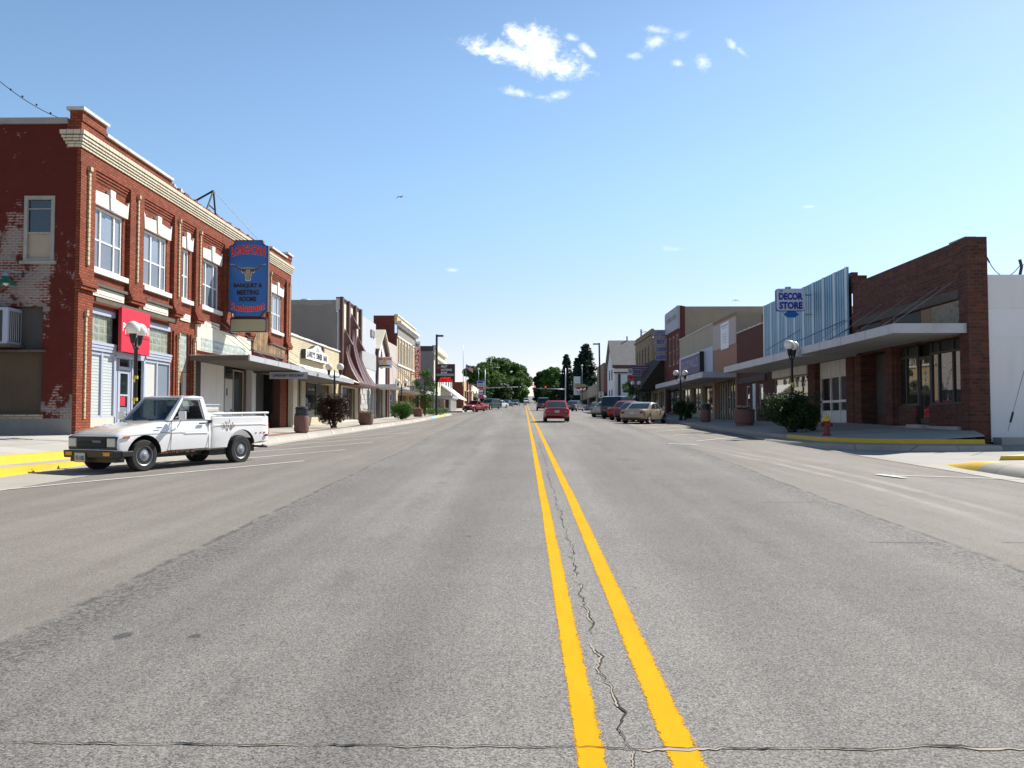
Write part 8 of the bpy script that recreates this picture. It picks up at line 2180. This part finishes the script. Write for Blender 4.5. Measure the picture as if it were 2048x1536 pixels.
    if detail:
        for s_ in (-1, 1):
            mb = MB().mat(P); mb.tube([(-.42, s_ * .76, 1.175), (-2.16, s_ * .75, 1.185)], .028, 8)
            for x in (-.55, -1.3, -2.05): mb.tube([(x, s_ * .755, 1.11), (x, s_ * .755, 1.17)], .018, 6)
            mb.build('bed_rail', bed)
            mb = MB().mat(M['rust']); rnd = random.Random(8)
            for i in range(16): x = rnd.uniform(.70, .95) if i < 9 else rnd.uniform(-.3, .6); h_ = rnd.uniform(.01, .05); mb.box(x, x + rnd.uniform(.03, .12), s_ * .775, s_ * .7985, .352, .37 + h_)
            for i in range(5): x = rnd.uniform(-2.05, -1.72); mb.box(x, x + rnd.uniform(.02, .06), s_ * .78, s_ * .7975, .70, .70 + rnd.uniform(.01, .03))
            mb.build('rust_patch', cabb)
        mb = MB().mat(M['orange_worn']); rnd = random.Random(12)
        for i in range(10):
            y = -.66 + i * .135; x = 1.985; l_ = rnd.uniform(.15, .42)
            zt = lambda xx: tab(top, xx) + .021
            mb.face([(x, y, zt(x)), (x, y + .028, zt(x)), (x - l_ * .5, y + .045, zt(x - l_ * .5)), (x - l_ * .5, y + .025, zt(x - l_ * .5))]); mb.face([(x - l_ * .5, y + .025, zt(x - l_ * .5)), (x - l_ * .5, y + .045, zt(x - l_ * .5)), (x - l_, y + .08, zt(x - l_))])
        mb.build('flame_decal', cabb, fix=False)
        for y in (-.3, .2): mb = MB().mat(M['black_plastic']); mb.tube([(.86, y, 1.05), (.80, y + .35, 1.09)], .008, 5); mb.build('wiper', o)
        mb = MB().mat(M['letter_blue']); mb.face([(.775, .40, 1.085), (.775, .48, 1.085), (.745, .475, 1.12), (.745, .40, 1.12)]); mb.build('sticker', frame)
        mb = MB().mat(M['black_plastic']); mb.box(1.02, 1.16, .801, .806, .89, .91); mb.build('fender_badge', cabb)
    free(); return o
tk = make_pickup('old white pickup truck with worn orange flames on its hood, parked at the left kerb', 'truck_white')
tk.scale = (1.045,) * 3; tk.location = (-8.25, 19.97, .375); tk.rotation_euler = (0, R(.9), R(-116.6))
# white tool chest riding in the load bed
mat_w = Matrix.Translation(tk.location) @ tk.rotation_euler.to_matrix().to_4x4() @ Matrix.Scale(1.045, 4)
tb = thing('tool_chest', 'white metal tool chest lying in the bed of the white pickup', 'tool chest', (0, 0, 0))
mb = MB().mat(M['truck_white']); mb.box(-.52, -1.02, -.66, .30, .62, 1.36); ca = bevel(mb.build('case', tb), .015)
mb = MB().mat(M['cream_paint']); mb.box(-.505, -.519, -.66, .30, 1.10, 1.14); mb.box(-.54, -1.0, .301, .315, 1.24, 1.30); mb.box(-.54, -1.0, .301, .312, 1.06, 1.12); mb.build('rib', tb)
mb = MB().mat(M['grey_frame']); mb.box(-.50, -1.04, -.68, .32, 1.361, 1.40); bevel(mb.build('lid', tb), .01)
tb.matrix_world = mat_w
free()
rp = make_pickup('small red pickup truck parked nose-in on the far left', 'car_red', False)
q = at_y(951, 822, 118); put(rp, q.x, 118, R(-90 - 30)); rp.scale = (1.02, 1.02, 1.02)

# ------------------------------------------------------------------ one object for each separate piece of a repeated part
def split_pieces(ob, gap):
    me = ob.data; n = len(me.vertices)
    par = list(range(n))
    def find(i):
        while par[i] != i: par[i] = par[par[i]]; i = par[i]
        return i
    for p in me.polygons:
        a = find(p.vertices[0])
        for v in p.vertices[1:]: par[find(v)] = a
    isl = {}
    for i, v in enumerate(me.vertices): isl.setdefault(find(i), []).append(i)
    boxes = [([min(me.vertices[i].co[k] for i in vs) for k in range(3)], [max(me.vertices[i].co[k] for i in vs) for k in range(3)], vs) for vs in isl.values()]
    m = len(boxes)
    if m < 2 or m > 300: return
    cl = list(range(m))
    def f2(i):
        while cl[i] != i: i = cl[i]
        return i
    for i in range(m):
        for j in range(i):
            if all(boxes[i][0][k] - gap <= boxes[j][1][k] and boxes[j][0][k] - gap <= boxes[i][1][k] for k in range(3)): cl[f2(i)] = f2(j)
    groups = {}
    for i in range(m): groups.setdefault(f2(i), set()).update(boxes[i][2])
    if len(groups) < 2: return
    for k, keep in enumerate(sorted(groups.values(), key=lambda s: -len(s))):
        bm = bmesh.new(); bm.from_mesh(me); bm.verts.ensure_lookup_table()
        bmesh.ops.delete(bm, geom=[v for v in bm.verts if v.index not in keep], context='VERTS')
        nm = bpy.data.meshes.new(ob.name)
        for mt in me.materials: nm.materials.append(mt)
        bm.to_mesh(nm); bm.free()
        if k == 0: first = nm
        else:
            o2 = bpy.data.objects.new(ob.name.split('.')[0], nm); COL.objects.link(o2); o2.parent = ob.parent; o2.matrix_local = ob.matrix_local
    ob.data = first
for ob in list(SC.objects):
    if ob.type == 'MESH' and ob.parent is not None and ob.name.split('.')[0] in ('shop_front', 'pane', 'glass_block', 'stall_riser', 'pilaster', 'panel', 'post', 'step', 'batten', 'window', 'door', 'boarding', 'recess', 'gablet', 'boarded_opening', 'stone_base', 'stay_rod', 'number_letters', 'coping', 'pier_cap'):
        split_pieces(ob, .13)
